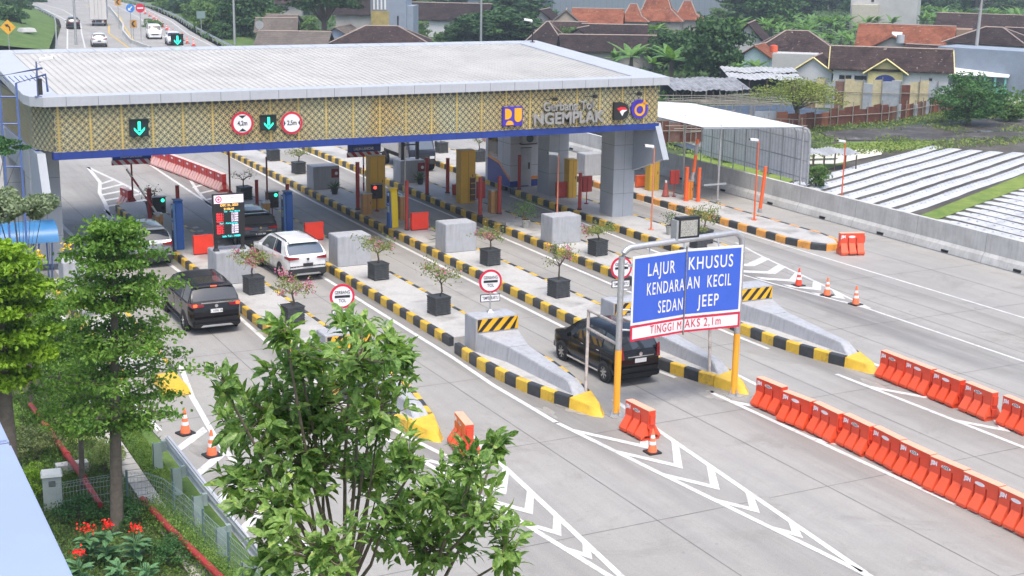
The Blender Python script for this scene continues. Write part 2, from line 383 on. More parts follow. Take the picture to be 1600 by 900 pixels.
# toll plaza slab, tapering into the curving highway beyond
left = [(8.38,-20),(8.38,37),(8.1,43),(7.7,50),(7.6,60),(8.5,75),(11.6,95),(20,130),(29.0,176),(38.0,223),(40.6,240),(42.6,271),(41.5,305),(33,345),(16,385)]
right = [(46.35,-20),(46.35,70),(46.1,82),(46.0,120),(47.2,160),(49.2,178),(53.05,205),(58.3,237),(63,276),(63.4,309),(57,352),(44,398)]
tag(MB().prism(left+right[::-1], -1.4, 0).build('toll_plaza_road', CONC), 'pale worn concrete of the toll plaza and the highway curving away', 'road', kind='structure')
# garden side ground
tag(MB().prism([(-60,-20),(8.38,-20),(8.38,37),(8.1,43),(7.7,50),(7.6,60),(8.5,75),(11.6,95),(20,130),(29,176),(-60,176)], -1.3, -.05).build('garden_ground', GSOIL), 'planted soil left of the toll road', 'ground', kind='structure')
tag(MB().prism([(7.38,20),(8.37,20),(8.37,37),(8.05,43.0),(7.6,43),(7.40,38.6)], -.05, -.02).build('grass_verge', GRASS), 'mown grass strip beside the guard rail', 'grass', kind='structure')
# highway embankment grass (left of the highway) and slope on the right
tag(MB().add([(28.4,176,.05),(37.4,223,.05),(40.0,240,.05),(42,271,.05),(40.8,305,.05),(10,176,2.2),(18,223,4.2),(18,240,5.0),(14,271,6.0),(8,305,7.0),(-40,176,4.0),(-40,240,7),(-40,320,8)],
    [(0,1,6,5),(1,2,7,6),(2,3,8,7),(3,4,9,8),(5,6,7,11,10),(7,8,9,12,11)]).build('grass_embankment', GRASS), 'grassy bank rising left of the highway', 'grass', kind='structure')
tag(MB().add([(48.0,160,.02),(50.0,178,.02),(53.9,205,.02),(59.2,237,.02),(64,276,.02),(64.5,309,.02),(56,160,-1.15),(60,178,-1.15),(66,205,-.6),(72,237,-.4),(78,276,0),(82,309,0),(46.6,118,.02),(52,118,-1.15)],
    [(0,6,7,1),(1,7,8,2),(2,8,9,3),(3,9,10,4),(4,10,11,5),(12,13,6,0)]).build('grass_shoulder', GRASS), 'grass shoulder falling away right of the highway', 'grass', kind='structure')

# ---- joints, cracks and painted lines (flat sheets 4 mm apart)
J = MB()
for x in (12.55,17.75,22.95,28.05,33.4,38.6): J.strip([(x,-5),(x+.05,20),(x-.02,45),(x,92)], .026, .004)
for x in (36.3+.9, 43.4): J.strip([(x,-5),(x,92)], .03, .004)
k = 0
for y in list(range(2, 95, 6)):
    J.strip([(8.1,y+.7),(20,y+.78),(33,y+.9),(46.3,y+1.0)], .022, .0045)
tag(J.build('pavement_joint', mat('joint_tar', (.17,.16,.15), .8, var=.5, scale=.8), fix=False), 'dark sealed joints between the concrete slabs', 'pavement joint', kind='structure')

L = MB(); W = .16
XL = {1:13.85, 2:19.0, 3:24.28, 4:29.32, 5:34.55}       # solid line along the left kerb of each island
L.strip([(13.85,72),(13.8,60),(14.05,50),(13.95,44),(14.0,38),(14.9,33.2),(15.35,31.3)], W, .008)
L.strip([(19.3,86),(19.1,72),(18.95,54.1),(19.0,41.2),(18.9,38),(19.0,34)], W, .008)
L.strip([(24.75,90),(24.6,84),(24.3,70),(24.24,56.2),(24.25,43.2),(24.3,38),(24.58,36.3)], W, .008)
L.strip([(29.75,92),(29.7,80),(29.4,70),(29.33,60),(29.24,48.5),(29.3,40),(29.36,37.8)], W, .008)
L.strip([(34.7,68),(34.6,60),(34.35,54.6),(34.3,50)], W, .008)
L.strip([(40.3,83),(40.55,66),(40.6,55),(40.62,50),(41,30),(41,5)], .12, .008)
L.strip([(8.28,57),(8.2,46.8),(8.35,42),(8.5,38)], W, .008)
L.strip([(8.55,37.1),(8.55,-5)], .13, .008)
L.strip([(10.6,44),(10.1,40.6),(9.73,36.5),(9.64,31),(9.5,20),(9.5,-5)], W, .008)
def gore(xl, xt, yb, apex, xr_shift=0):
    """chevron area in front of an island nose: two lines meeting at apex, V bars between"""
    (lx, ly), (rx, ry), (ax, ay) = xl, xt, apex
    L.strip([(lx,ly),(ax,ay)], W, .008); L.strip([(rx,ry),(ax+.04,ay)], W, .008)
    L.strip([(ax,ay+.1),(ax,ay-9),(ax+.1,-5)], .2, .0085)
    n = 5
    for k in range(n):
        y = yb-k*(yb-ay-1.2)/n
        X_ = lambda a_, b_, yy: a_+(ax-a_)*max(0,min(1,(b_-yy)/(b_-ay)))
        x0 = X_(lx, ly, y); x1 = X_(rx, ry, y)
        if x1-x0 < .35: continue
        w_ = x1-x0; xm = x0+w_*.5; yv = y-.80*w_-.1; h_ = .44
        L.add([(X_(lx,ly,y),y,.009),(X_(lx,ly,y-h_),y-h_,.009),(xm,yv-h_,.009),(xm,yv,.009)], [(0,1,2,3)])
        L.add([(xm,yv,.0095),(xm,yv-h_,.0095),(X_(rx,ry,y-.05-h_),y-.05-h_,.0095),(X_(rx,ry,y-.05),y-.05,.0095)], [(0,1,2,3)])
gore((19.0,34.06),(21.6,35.2), 33.5, (20.35,22.3))
gore((24.75,34.5),(26.6,36.3), 33.8, (25.5,14))
gore((29.6,34.5),(31.6,36.5), 33.2, (30.4,14))
gore((13.9,36),(16.35,34.9), 33.3, (15.25,23.6))
for x0, x1, y in ((8.5,9.7,37.6),(8.5,9.68,35.6),(8.5,9.62,33.6),(8.5,9.6,31.6),(8.5,9.55,29.6),(8.5,9.5,27.6)):
    L.add([(x0,y-1.2,.009),(x0,y-1.6,.009),(x1,y-.2,.009),(x1,y+.25,.009)], [(0,1,2,3)])
tag(L.build('lane_marking', MARK, fix=False), 'white lane lines and chevrons painted on the concrete', 'road marking', kind='structure')
L = MB()
# worn gore before the fifth island, and behind islands one and two
L.strip([(35.0,49.5),(35.45,45.5),(36.3,40.9),(36.4,33),(36.5,5)], .13, .008); L.strip([(38.9,53),(38.2,50.1),(37.2,44.6),(36.4,40.8)], .13, .008)
for k in range(6):
    y = 50-k*1.55; a = 35.05+k*.22; b = 38.2-k*.30
    L.add([(a,y,.009),(a,y-.55,.009),((a+b)/2,y-1.5,.009),((a+b)/2,y-.95,.009)], [(0,1,2,3)]); L.add([((a+b)/2,y-.95,.0095),((a+b)/2,y-1.5,.0095),(b,y-.55,.0095),(b,y,.0095)], [(0,1,2,3)])
L.strip([(15.7,86),(15.3,80.4),(14.6,77),(14.2,73.4),(13.6,69.5),(13.45,66.5),(13.5,62)], .2, .008); L.strip([(15.7,86),(16.3,80),(16.7,75)], .2, .008)
for k in range(5):
    y = 80-k*1.75; a = 15.2-k*.3
    L.add([(a,y,.009),(a,y-.4,.009),(16.3+.1*k,y+.9,.009),(16.3+.1*k,y+1.35,.009)], [(0,1,2,3)])
L.strip([(20.1,79.2),(19.5,75.4),(19.0,71),(19.0,66)], .18, .008)
for k in range(3): L.add([(19.6-k*.2,77-k*2,.009),(19.55-k*.2,76.6-k*2,.009),(20.7,77.6-k*2,.009),(20.7,78-k*2,.009)], [(0,1,2,3)])
L.strip([(11.3,80),(11.2,67.4),(11.3,60)], .2, .008); L.strip([(9.6,68),(9.4,60),(9.3,54)], .22, .008)
for k in range(9): L.add([(16.7,66-k*.9,.008),(17.0,66.1-k*.9,.008),(17.0,65.7-k*.9,.008),(16.7,65.6-k*.9,.008)], [(0,1,2,3)])
L.strip([(32.0,92),(31.9,70),(31.9,58)], .12, .008)
# beyond the canopy and the highway
L.strip([(30.5,176),(38.9,223),(41.5,240),(43.5,271),(42.4,305)], .2, .008)
L.strip([(33.1,178.8),(37.6,205),(41.2,225),(43.9,243),(46.4,270),(46.5,300)], .18, .008)
L.strip([(47.9,172),(51.2,200),(56.6,232),(61.5,270),(62.2,305)], .2, .008)
L.strip([(44.2,172),(46.8,196),(50.7,222),(54.3,245),(57.8,275),(59.4,300)], .15, .008)
for y, x in ((181,40.6),(187,41.3),(193,42.3)): L.strip([(x,y),(x+3.3,y+.6)], .25, .009)
tag(L.build('worn_lane_marking', MARKOLD, fix=False), 'old worn white markings on the plaza and highway', 'road marking', kind='structure')
YL = mat('yellow_road_paint', (.62,.42,.08), .6, var=.2)
L = MB(); L.strip([(37.6,172),(38.35,180),(41.3,205),(44.8,222),(47.4,240),(51.5,262),(54,290)], .22, .008); L.strip([(39.2,170),(39.9,180),(43.1,200),(47.0,222),(51.0,243),(54.8,268),(57,290)], .22, .008)
tag(L.build('yellow_lane_marking', YL, fix=False), 'yellow edge lines along the highway median', 'road marking', kind='structure')
# patched concrete under the canopy
PATCH = wet_slab('darker_concrete_patch', (.30,.295,.285), (.36,.355,.34), (.2,.195,.185), .4, .7)
tag(MB().poly([(17.9,60),(19.0,60),(19.0,74.5),(17.9,74.5)], .0035).poly([(16.75,68),(17.7,68),(17.7,74.6),(16.75,74.6)], .0035).build('pavement_patch', PATCH, fix=False), 'darker patched slabs under the canopy', 'pavement patch', kind='structure')
# water stains on the concrete
STAIN = mat('damp_stain', (.33,.315,.285), .45, var=.3, scale=2, dirt=.3)
S = MB()
def blob(cx, cy, a, b, n=22, z=.006):
    r = [1+.25*sin(3*t+cx)+.18*sin(5*t+cy)+random.uniform(-.06,.06) for t in [2*pi*i/n for i in range(n)]]
    S.poly([(cx+a*r[i]*cos(2*pi*i/n), cy+b*r[i]*sin(2*pi*i/n)) for i in range(n)], z)
for c in ((20.2,35.0,.5,.55),(25.3,34.0,.55,.7),(9.2,36.2,.3,.7),(9.1,33.5,.28,.7),(14.3,45.6,.25,1.6),(19.2,35.0,.2,.5),(20.9,26.6,.18,1.0),(24.6,34.3,.28,.5),(29.9,33.2,.3,.5),(20.4,22.0,.25,.8)): blob(*c)
tag(S.build('damp_stain', STAIN, fix=False), 'damp stains beside the island noses', 'stain', kind='structure')

# ------------------------------------------------------------------ islands
def kerb_run(pts, h, w, inner, first=0, blk=.635, top=True):
    """kerb blocks along a polyline; alternating paint in equal blocks; returns MB with materials 0 black, 1 yellow"""
    m = MB(); P = [Vector((p[0],p[1])) for p in pts]; seg = []; acc = 0
    ln = [(P[i+1]-P[i]).length for i in range(len(P)-1)]; tot = sum(ln); n = max(1, round(tot/blk)); st = tot/n
    def at(s_):
        i = 0
        while i < len(ln)-1 and s_ > ln[i]: s_ -= ln[i]; i += 1
        t = (P[i+1]-P[i]).normalized(); return P[i]+t*s_, Vector((-t.y,t.x))*inner
    for k in range(n):
        a, na = at(k*st+.006); b, nb = at((k+1)*st-.006); m.mi((k+first) % 2)
        c = .035+random.uniform(-.006,.006)
        a1, b1 = a+na*w, b+nb*w; ac, bc = a+na*c, b+nb*c
        m.add([(a.x,a.y,-.01),(b.x,b.y,-.01),(b.x,b.y,h-c),(a.x,a.y,h-c),(ac.x,ac.y,h),(bc.x,bc.y,h),(b1.x,b1.y,h),(a1.x,a1.y,h),(a1.x,a1.y,-.01),(b1.x,b1.y,-.01)],
              [(0,1,2,3),(3,2,5,4),(4,5,6,7),(7,6,9,8),(0,3,4,7,8),(1,9,6,5,2)])
    return m
def island(i, x0, x1, ya, yb, label, round_rear=True, col=None, first=0, rear_pts=None):
    t = thing('toll_island', label, 'traffic island', ((x0+x1)/2, ya, 0), 0, 'kerbed islands between the toll lanes')
    ox, oy = (x0+x1)/2, ya; h = .32; w = .17
    Lp = [(x0-ox,0),(x0-ox,yb-oy-(.6 if round_rear else 0))]+([(x0-ox+.35,yb-oy)] if round_rear else [])
    Rp = [(x1-ox,0),(x1-ox,yb-oy-(.6 if round_rear else 0))]+([(x1-ox-.35,yb-oy)] if round_rear else [])
    pal = col or [KBLK, KYEL]
    kerb_run(Lp, h, w, -1, first).build('kerb', pal, t, smooth=0); kerb_run(Rp, h, w, 1, first+1).build('kerb', pal, t)
    wi = w+.002
    poly = [(x0-ox+wi,.0),(x1-ox-wi,.0)]+([(x1-ox-wi,yb-oy-.7),(x1-ox-.5,yb-oy),(x0-ox+.5,yb-oy),(x0-ox+wi,yb-oy-.7)] if round_rear else [(x1-ox-wi,yb-oy),(x0-ox+wi,yb-oy)])
    MB().prism(poly, -.01, h-.012).build('paved_top', SLAB, t)
    return t
names = {1:'kerbed toll island holding the electronic fare board',2:'kerbed toll island just right of the white crossover car',
         3:'kerbed toll island holding the yellow and blue payment machine',4:'kerbed toll island with the shelved yellow cabinet'}
for i, (x0, yr, rr) in {1:(14.25,72.0,True),2:(19.45,72.6,True),3:(24.66,93,False),4:(29.86,93,False)}.items():
    island(i, x0, x0+1.98, 42.5, yr, names[i], rr, first=i)
island(5, 35.0, 37.35, 50.6, 68.6, 'wide toll island under the right hand canopy column', False, first=1)
island(5, 35.2, 38.3, 69.6, 86, 'island section behind the gap, under the staffed toll booth', False, first=0)
# nose sections
def nose(i, x0, label, small=False):
    dx = x0-19.45
    t = thing('island_nose', label, 'island nose', (20.3+dx, 38, 0), 0, 'pointed ends of the toll islands')
    Lp = [(19.25,41.7),(19.2,39.9),(19.28,38.2),(19.45,36.9),(19.72,35.75),(19.95,35.05)]; Rp = [(21.38,41.7),(21.4,39.9),(21.4,38.7),(21.28,37.45),(21.05,36.2),(20.9,35.45)]
    lo = [(x-20.3,y-38) for x,y in Lp]; ro = [(x-20.3,y-38) for x,y in Rp]
    kerb_run(lo, .36, .18, 1, i % 2).build('kerb', [KBLK,KYEL], t); kerb_run(ro, .34, .18, -1, (i+1) % 2).build('kerb', [KBLK,KYEL], t)
    inn = [(x+.182,y) for x,y in lo]+[(x-.182,y) for x,y in ro[::-1]]
    MB().prism(inn, -.01, .30).build('paved_top', SLAB, t)
    a = [(-.36,-2.97,.35),(.61,-2.57,.335),(.33,-3.55,.27),(.14,-3.92,.17),(-.07,-3.65,.27)]; b = [(-.38,-2.97,-.01),(.64,-2.57,-.01),(.36,-3.85,-.01),(.14,-4.14,-.01),(-.1,-3.9,-.01)]
    MB().add(a+b, [(0,1,2,3,4),(0,5,6,1),(1,6,7,2),(2,7,8,3),(3,8,9,4),(4,9,5,0)]).build('nose_cap', KCAP, t, bevel=.02, smooth=40)
    return t
NL = {1:'yellow tipped island nose partly behind the broad leaved tree',2:'yellow tipped island nose left of the black compact van',3:'yellow tipped island nose right of the black compact van, by the orange footed sign post',4:'yellow tipped island nose at the head of the right barrier row'}
for i in (1,2,3,4): nose(i, 14.25+5.2*(i-1)+.02, NL[i])
# leftmost island: kerb along the road edge
t = thing('toll_island', 'leftmost kerbed island, mostly hidden behind the garden trees', 'traffic island', (9.4,48,0), 0, 'kerbed islands between the toll lanes')
kerb_run([(-.95,-5.4),(-.92,0),(-.85,8.5)], .32, .17, -1, 1).build('kerb', [KBLK,KYEL], t); kerb_run([(.75,-5.4),(.85,0),(1.2,8.5)], .32, .17, 1, 0).build('kerb', [KBLK,KYEL], t)
MB().prism([(-.77,-5.4),(.57,-5.4),(1.02,8.5),(-.68,8.5)], -.01, .308).build('paved_top', SLAB, t)
MB().taper(.35,-6.3,-.01,.85,1.7,.31,.6,1.5).build('nose_cap', KCAP, t, bevel=.04, smooth=40)
# rightmost island, orange and black
t = thing('toll_island', 'orange and black kerbed island nearest the long concrete wall', 'traffic island', (42,60,0), 0, 'kerbed islands between the toll lanes')
Lp = [(40.1,83),(40.5,66),(40.8,57.7),(40.85,51.8),(41.1,50.5),(41.7,49.7),(42.3,49.7)]; Rp = [(41.9,83),(42.7,66),(43.1,61.5),(43.1,56),(43.2,52),(42.9,50.6)]
kerb_run([(x-42,y-60) for x,y in Lp], .32, .18, 1, 0, .75).build('kerb', [KBLK,KORG], t)
kerb_run([(x-42,y-60) for x,y in Rp], .32, .18, -1, 1, .75).build('kerb', [KBLK,KORG], t)
MB().prism([(40.3-42,23),(40.69-42,6),(40.99-42,-2.3),(41.04-42,-8.1),(41.28-42,-9.3),(41.8-42,-10.1),(42.3-42,-10.1),(42.75-42,-9.3),(43.0-42,-8),(42.9-42,-4),(42.9-42,1.5),(42.5-42,6),(41.7-42,23)], -.01, .31).build('paved_top', SLAB, t)

# ---- concrete crash cushions (stripe block + long falling wedge)
def cushion():
    t = thing('crash_cushion', '', 'crash cushion', group='white concrete crash cushions on the island noses')
    m = MB(); m.box(-.78,.78,-.45,.45,0,1.12)
    # falling wedge towards the traffic: waist then long tail
    A = [(-.72,-.452,.62),(.76,-.452,.62),(.40,-1.9,.50),(-.30,-1.9,.50)]; B_ = [(-.76,-.452,0),(.80,-.452,0),(.46,-1.9,0),(-.36,-1.9,0)]
    m.add(A+B_, [(0,1,2,3)[::-1],(0,4,5,1)[::-1],(1,5,6,2)[::-1],(3,7,4,0)[::-1],(2,6,7,3)[::-1]])
    A = [(-.298,-1.902,.498),(.398,-1.902,.498),(.34,-5.3,.30),(-.02,-5.3,.30)]; B_ = [(-.358,-1.902,0),(.458,-1.902,0),(.42,-5.75,0),(-.08,-5.75,0)]
    m.add(A+B_, [(3,2,1,0),(1,5,4,0),(2,6,5,1),(0,4,7,3),(3,7,6,2)])
    m.build('concrete_body', WCON, t, bevel=.02, smooth=30)
    s = MB(); s.mi(0); s.box(-.74,.76,-.462,-.455,.66,1.09); s.mi(1)
    for k in range(-1, 5):
        x = -.74+k*.40
        q = [(x,.663),(x+.17,.663),(x+.17+.40,1.087),(x+.40,1.087)]
        q = [(min(max(px,-.735),.755),pz) for px,pz in q]
        s.add([(px,-.4655,pz) for px,pz in q], [(0,1,2,3)])
    s.build('hazard_stripe', [HAZ_Y,HAZ_K], t, fix=False); return t
CU = Kind(cushion)
for i, l in {1:'white crash cushion hidden behind the broad leaved tree',2:'white crash cushion with long wedge left of the black compact van',3:'white crash cushion behind the blue lane sign',4:'white crash cushion whose long wedge ends at the right barrier row'}.items():
    CU.put((20.33+5.2*(i-2)+(.0 if i<3 else .05), 41.05, .30), 0, l)
# ---- plain white concrete blocks
def wblock(red=False):
    def f():
        t = thing('concrete_block', '', 'concrete block', group='white concrete blocks on the islands')
        MB().box(-.74,.74,-.55,.55,0,1.25).build('block_body', WCON, t, bevel=.022, smooth=30)
        if red:
            MB().box(.28,.70,-.585,-.551,.62,1.1).build('hose_cabinet_door', MAROON, t); MB().disc((.55,-.59,.85),(0,1,0),.09,.01).build('hose_cabinet_mark', WHITE, t)
        return t
    return f
WB = Kind(wblock()); WR = Kind(wblock(True))
WB.put((15.05,53.5,.31),0,'white concrete block carrying the electronic fare board', (1.03,1.15,1.02))
WB.put((20.42,54.6,.31),0,'white concrete block just right of the white car')
WB.put((25.62,55.35,.31),0,'white concrete block between the blossoming planter and the red board, middle island')
WB.put((30.75,55.15,.31),0,'white concrete block left of the dark square planter, fourth island', (1,1,.98))
WB.put((9.45,54.3,.31),0,'white concrete block on the leftmost island behind the garden tree', (1,1,.95))
WR.put((25.6,72.45,.31),0,'grey shaded concrete block with red hose cabinet, left of the toll barrier post')
WR.put((30.75,72.7,.31),0,'grey shaded concrete block with red hose cabinet, under the box truck')
WB.put((36.1,71.9,.31),0,'grey block at the left wall of the staffed toll booth', (.62,.8,.98))
WB.put((41.5,71.2,.31),0,'pale block on the right island seen past the canopy column', (.8,.9,1.0))

# ------------------------------------------------------------------ canopy
CX0, CX1, CY0, CY1 = 8.32, 37.5, 57.0, 70.6
can = thing('toll_gate_canopy', 'wide white roofed toll gate canopy with yellow lattice fascia and blue band', 'toll gate', ((CX0+CX1)/2, 64, 0))
cx, cy = (CX0+CX1)/2, 64
def R_(x): return x-cx
zf, zb = 7.22, 8.02
X0, X1, Y0, Y1 = CX0-cx, CX1-cx, CY0-cy, CY1-cy
ROOF = striped('ribbed_white_roofing', (.74,.73,.69), (.62,.61,.58), .30, .80, (1,0,0), .5, dirt=.16)
def zr(y): return zf+.02+(zb-zf)*max(0,(y-(Y0+1.2)))/(Y1-Y0-1.2)
rm = MB()
# roof deck with raised ribs
rx0, rx1, ry0, ry1 = X0+1.25, X1-1.5, Y0+.95, Y1-1.0
rm.add([(rx0,ry0,zr(ry0)+.03),(rx1,ry0,zr(ry0)+.03),(rx1,ry1,zr(ry1)+.03),(rx0,ry1,zr(ry1)+.03)], [(0,1,2,3)])
x = rx0+.05
while x < rx1-.05:
    a, b_ = zr(ry0)+.03, zr(ry1)+.03
    rm.add([(x,ry0,a),(x+.03,ry0,a+.055),(x+.07,ry0,a+.055),(x+.10,ry0,a),(x,ry1,b_),(x+.03,ry1,b_+.055),(x+.07,ry1,b_+.055),(x+.10,ry1,b_)], [(0,1,5,4),(1,2,6,5),(2,3,7,6),(0,3,2,1)])
    x += .30
ROOFM = mat('ribbed_white_roofing_metal', (.49,.48,.455), .55, var=.14, scale=.5, dirt=.18)
rm.build('roof_deck', ROOFM, can, fix=False)
# rim: flat gutter around the deck + fascia
rim = MB(); ch = .55
def ring(y_in0, z_in0): pass
outer = [(X0+ch,Y0),(X1,Y0),(X1,Y1),(X0,Y1),(X0,Y0+ch*2.4),(X0+.12,Y0+ch*.9)]
inner = [(rx0,ry0),(rx1,ry0),(rx1,ry1),(rx0,ry1),(rx0,ry0+.3),(rx0,ry0+.1)]
vo = [(x,y,zr(y)+.10) for x,y in outer]; vi = [(x,y,zr(y)+.10) for x,y in inner]; vd = [(x,y,zr(y)-.02) for x,y in inner]
vl = [(x,y,zr(y)-.27) for x,y in outer]; n = 6
rim.add(vo+vi+vd+vl, [(i,(i+1)%n,(i+1)%n+n,i+n) for i in range(n)]+[(i+n,(i+1)%n+n,(i+1)%n+2*n,i+2*n) for i in range(n)]+[(i,i+3*n,(i+1)%n+3*n,(i+1)%n) for i in range(n)])
rim.add([(x,y,z) for x,y,z in vl], [tuple(range(n))[::-1]])
rim.build('roof_edge', ALUW, can, smooth=20)
jt = MB(); x = X0+1.4
while x < X1: jt.box(x,x+.018,Y0-.003,Y0+.01,zf-.24,zf+.115); x += 1.2195
y = Y0+2.2
while y < Y1: jt.box(X0-.004,X0+.01,y,y+.02,zr(y)-.24,zr(y)+.10); y += 1.22
x = X0+1.4
while x < X1-1: jt.box(x,x+.015,Y1-.98,Y1-.02,zr(Y1-.5)+.085,zr(Y1-.5)+.115) if False else jt.add([(x,Y1-.98,zr(Y1-.98)+.104),(x+.02,Y1-.98,zr(Y1-.98)+.104),(x+.02,Y1,zr(Y1)+.104),(x,Y1,zr(Y1)+.104)],[(0,1,2,3)]); x += 1.2195
jt.build('panel_joint', CLADD, can)
# soffit box behind lattice
dk = mat('lattice_backing', (.10,.112,.112), .7, var=.2, scale=1.5)
fx0, fx1, fy = X0+.95, X1-.42, Y0+.25
body = MB(); zt, zbm = zf-.27, 4.86
body.prism([(fx0,fy+.06),(fx1,fy+.06),(fx1,Y1-.3),(X0+.35,Y1-.3),(X0+.35,fy+1.3)], zbm+.30, zt)
body.build('screen_backing', dk, can)
# lattice: overlapping rings in front of the backing, 1.22 m panels
LAT = bpy.data.materials.new('yellow_lattice_paint'); LAT.use_nodes = True; q = NT(LAT.node_tree); b = LAT.node_tree.nodes['Principled BSDF']
tc = q.n('ShaderNodeTexCoord').outputs['Object']; c = q.mix(q.rng(q.noise(q.mapping(tc, (.5,.5,.12)), 1.0, 4, .6), .38, .64, 0, 1), (.64,.60,.34), (.68,.50,.17))
c = q.mix(q.rng(q.noise(tc, .33, 3), .55, .68, 0, .6), c, (.60,.66,.44)); q.l(c, b.inputs['Base Color']); b.inputs['Roughness'].default_value = .5
lat = MB(); per = .30487; R0 = per/2; tw = .024; zl0 = zbm+.30; zl1 = zt+.02
def ring_arc(put, u, v, r, tw, lo, hi, n=20):
    """flat ring in the (u,v) plane, clipped to v limits by dropping segments"""
    for k in range(n):
        a, b2 = 2*pi*k/n, 2*pi*(k+1)/n; am = (a+b2)/2
        if not (lo[1] <= v+r*sin(am) <= hi[1] and lo[0] <= u+r*cos(am) <= hi[0]): continue
        put([(u+(r-tw)*cos(a),v+(r-tw)*sin(a)),(u+(r+tw)*cos(a),v+(r+tw)*sin(a)),(u+(r+tw)*cos(b2),v+(r+tw)*sin(b2)),(u+(r-tw)*cos(b2),v+(r-tw)*sin(b2))])
k = 0; u = 9.39-cx+.03-per*3
while u <= fx1+.01:
    j = 0; v = zl0
    while v <= zl1+.01:
        yy = fy-.012-.003*((k+j) % 2)
        for (du, dv) in ((0,0),(per/2,per/2)): ring_arc(lambda p: lat.add([(a,yy-(.002 if du else 0),c_) for a,c_ in p], [(0,1,2,3)]), u+du, v+dv, R0, tw/2, (fx0,zl0), (fx1,zl1), 14)
        v += per; j += 1
    u += per; k += 1
posts = MB(); x = 9.39-cx+.03
while x < fx1: posts.box(x-.035,x+.035,fy-.045,fy-.02,zl0,zl1); x += 1.2195
# slanting left return and the left side
sx, sy, ex, ey = X0+.32, fy+1.3, fx0, fy+.0
import itertools
def side(ax, ay, bx_, by_):
    Lw = math.hypot(bx_-ax, by_-ay); dx, dy = (bx_-ax)/Lw, (by_-ay)/Lw; nx, ny = dy, -dx
    uu = 0
    while uu <= Lw:
        vv = zl0
        while vv <= zl1+.01:
            for (du, dv) in ((0,0),(per/2,per/2)): ring_arc(lambda p: lat.add([(ax+dx*a+nx*.02, ay+dy*a+ny*.02, c_) for a,c_ in p], [(0,1,2,3)]), uu+du, vv+dv, R0, tw/2, (0,zl0), (Lw,zl1), 10)
            vv += per
        uu += per
side(X0+.33, Y1-.3, X0+.33, fy+1.3); side(X0+.33, fy+1.3, fx0, fy+.04)
lo = lat.build('lattice_screen', LAT, can, fix=False); posts.build('screen_post', mat('screen_post_paint', (.56,.42,.14), .45, var=.25, scale=1.2), can)
bd = MB(); bd.box(fx0-.1,fx1+.05,fy-.02,fy+.4,zbm,zbm+.296); bd.box(X0+.34,X0+.6,fy+1.0,Y1-.3,zbm,zbm+.296); bd.build('blue_band', BLUEB, can)
jb = MB(); x = 9.39-cx+.03
while x < fx1: jb.box(x-.008,x+.008,fy-.023,fy-.0205,zbm,zbm+.296); x += 1.2195
jb.build('band_joint', mat('band_seam', (.02,.03,.12), .6), can)
sf = MB(); sf.box(fx0+.3,fx1-.3,fy+.4,Y1-.3,zbm+.18,zbm+.24)
sf.build('ceiling', mat('canopy_ceiling', (.55,.56,.57), .6, var=.05), can)
# hidden back fascia
MB().box(X0+.35,X1-.42,Y1-.28,Y1-.2,zbm,zt).build('rear_fascia', dk, can)
# columns
def column(x, y, w=1.18, dd=1.25, z1=5.1):
    m = MB(); m.box(x-w/2,x+w/2,y-dd/2,y+dd/2,.30,z1); o = m.build('column', CLAD, can)
    s = MB()
    for z in (1.45,2.65,3.85): s.box(x-w/2-.002,x+w/2+.002,y-dd/2-.002,y+dd/2+.002,z,z+.018)
    s.box(x-.008,x+.008,y-dd/2-.002,y-dd/2+.01,.3,z1); s.build('cladding_joint', CLADD, o); return o
for x in (9.1, 36.5):
    column(x-cx, 59.85-64); column(x-cx, 66.5-64)
# tapering beams (front and rear of the columns)
for x, s in ((8.72,1),(37.1,1)):
    xx = x-cx; w = .14
    def fin(pts): 
        return MB().extr(pts, 'x', xx-w, xx+w)
    fin([(59.2-64,2.6),(59.2-64,5.1),(57.35-64,5.12),(56.55-64,3.52)]).build('tapered_beam', mat('beam_cladding', (.30,.34,.40), .4, var=.05), can)
    MB().extr([(57.34-64,5.14),(57.30-64,5.14),(56.44-64,3.50),(56.50-64,3.46)], 'x', xx-w-.02, xx+w+.02).build('beam_end_panel', CLAD, can)
    fin([(67.15-64,3.1),(67.15-64,5.1),(70.2-64,5.1),(70.2-64,4.5)]).build('tapered_beam', MATS['beam_cladding'], can)
    fin([(60.5-64,3.9),(60.5-64,5.1),(65.85-64,5.1),(65.85-64,3.9)]).build('tapered_beam', MATS['beam_cladding'], can)

# ---- lettering and marks on the fascia
LET = mat('brushed_grey_letter', (.30,.295,.285), .55, metal=.0, var=.1)
yf = CY0+.25-.09
g1 = tag(MB().box(-.01,.01,.02,.03,-.01,.01).build('gate_name_sign', LET), 'raised grey gate name letters on the yellow lattice', 'letters')
g1.location = (32.1, yf, 5.8)
text('lettering', 'Gerbang Tol', .56, LET, g1, (0.0,-.03,.34), .012, .05, sx=.93)
text('lettering', 'NGEMPLAK', .72, LET, g1, (.0,-.04,-.21), .024, .06, sx=1.0)
PB = mat('emblem_violet_blue', (.07,.04,.42), .35); PY = mat('emblem_amber', (.95,.42,.015), .35)
t = thing('ministry_emblem', 'square violet emblem with amber shapes left of the gate name', 'emblem', (29.22, yf, 5.79))
MB().box(-.50,.50,-.06,.09,-.44,.44).build('emblem_plate', PB, t, bevel=.02)
e = MB()
def shape(pts, y=-.066): e.add([(x,y,z) for x,z in pts]+[(x,y-.012,z) for x,z in pts], [tuple(range(len(pts), 2*len(pts)))[::1]]+[(i,(i+1)%len(pts),(i+1)%len(pts)+len(pts),i+len(pts)) for i in range(len(pts))])
arc = lambda cx_, cz, r, a0, a1, n=12: [(cx_+r*cos(radians(a0+(a1-a0)*i/n)), cz+r*sin(radians(a0+(a1-a0)*i/n))) for i in range(n+1)]
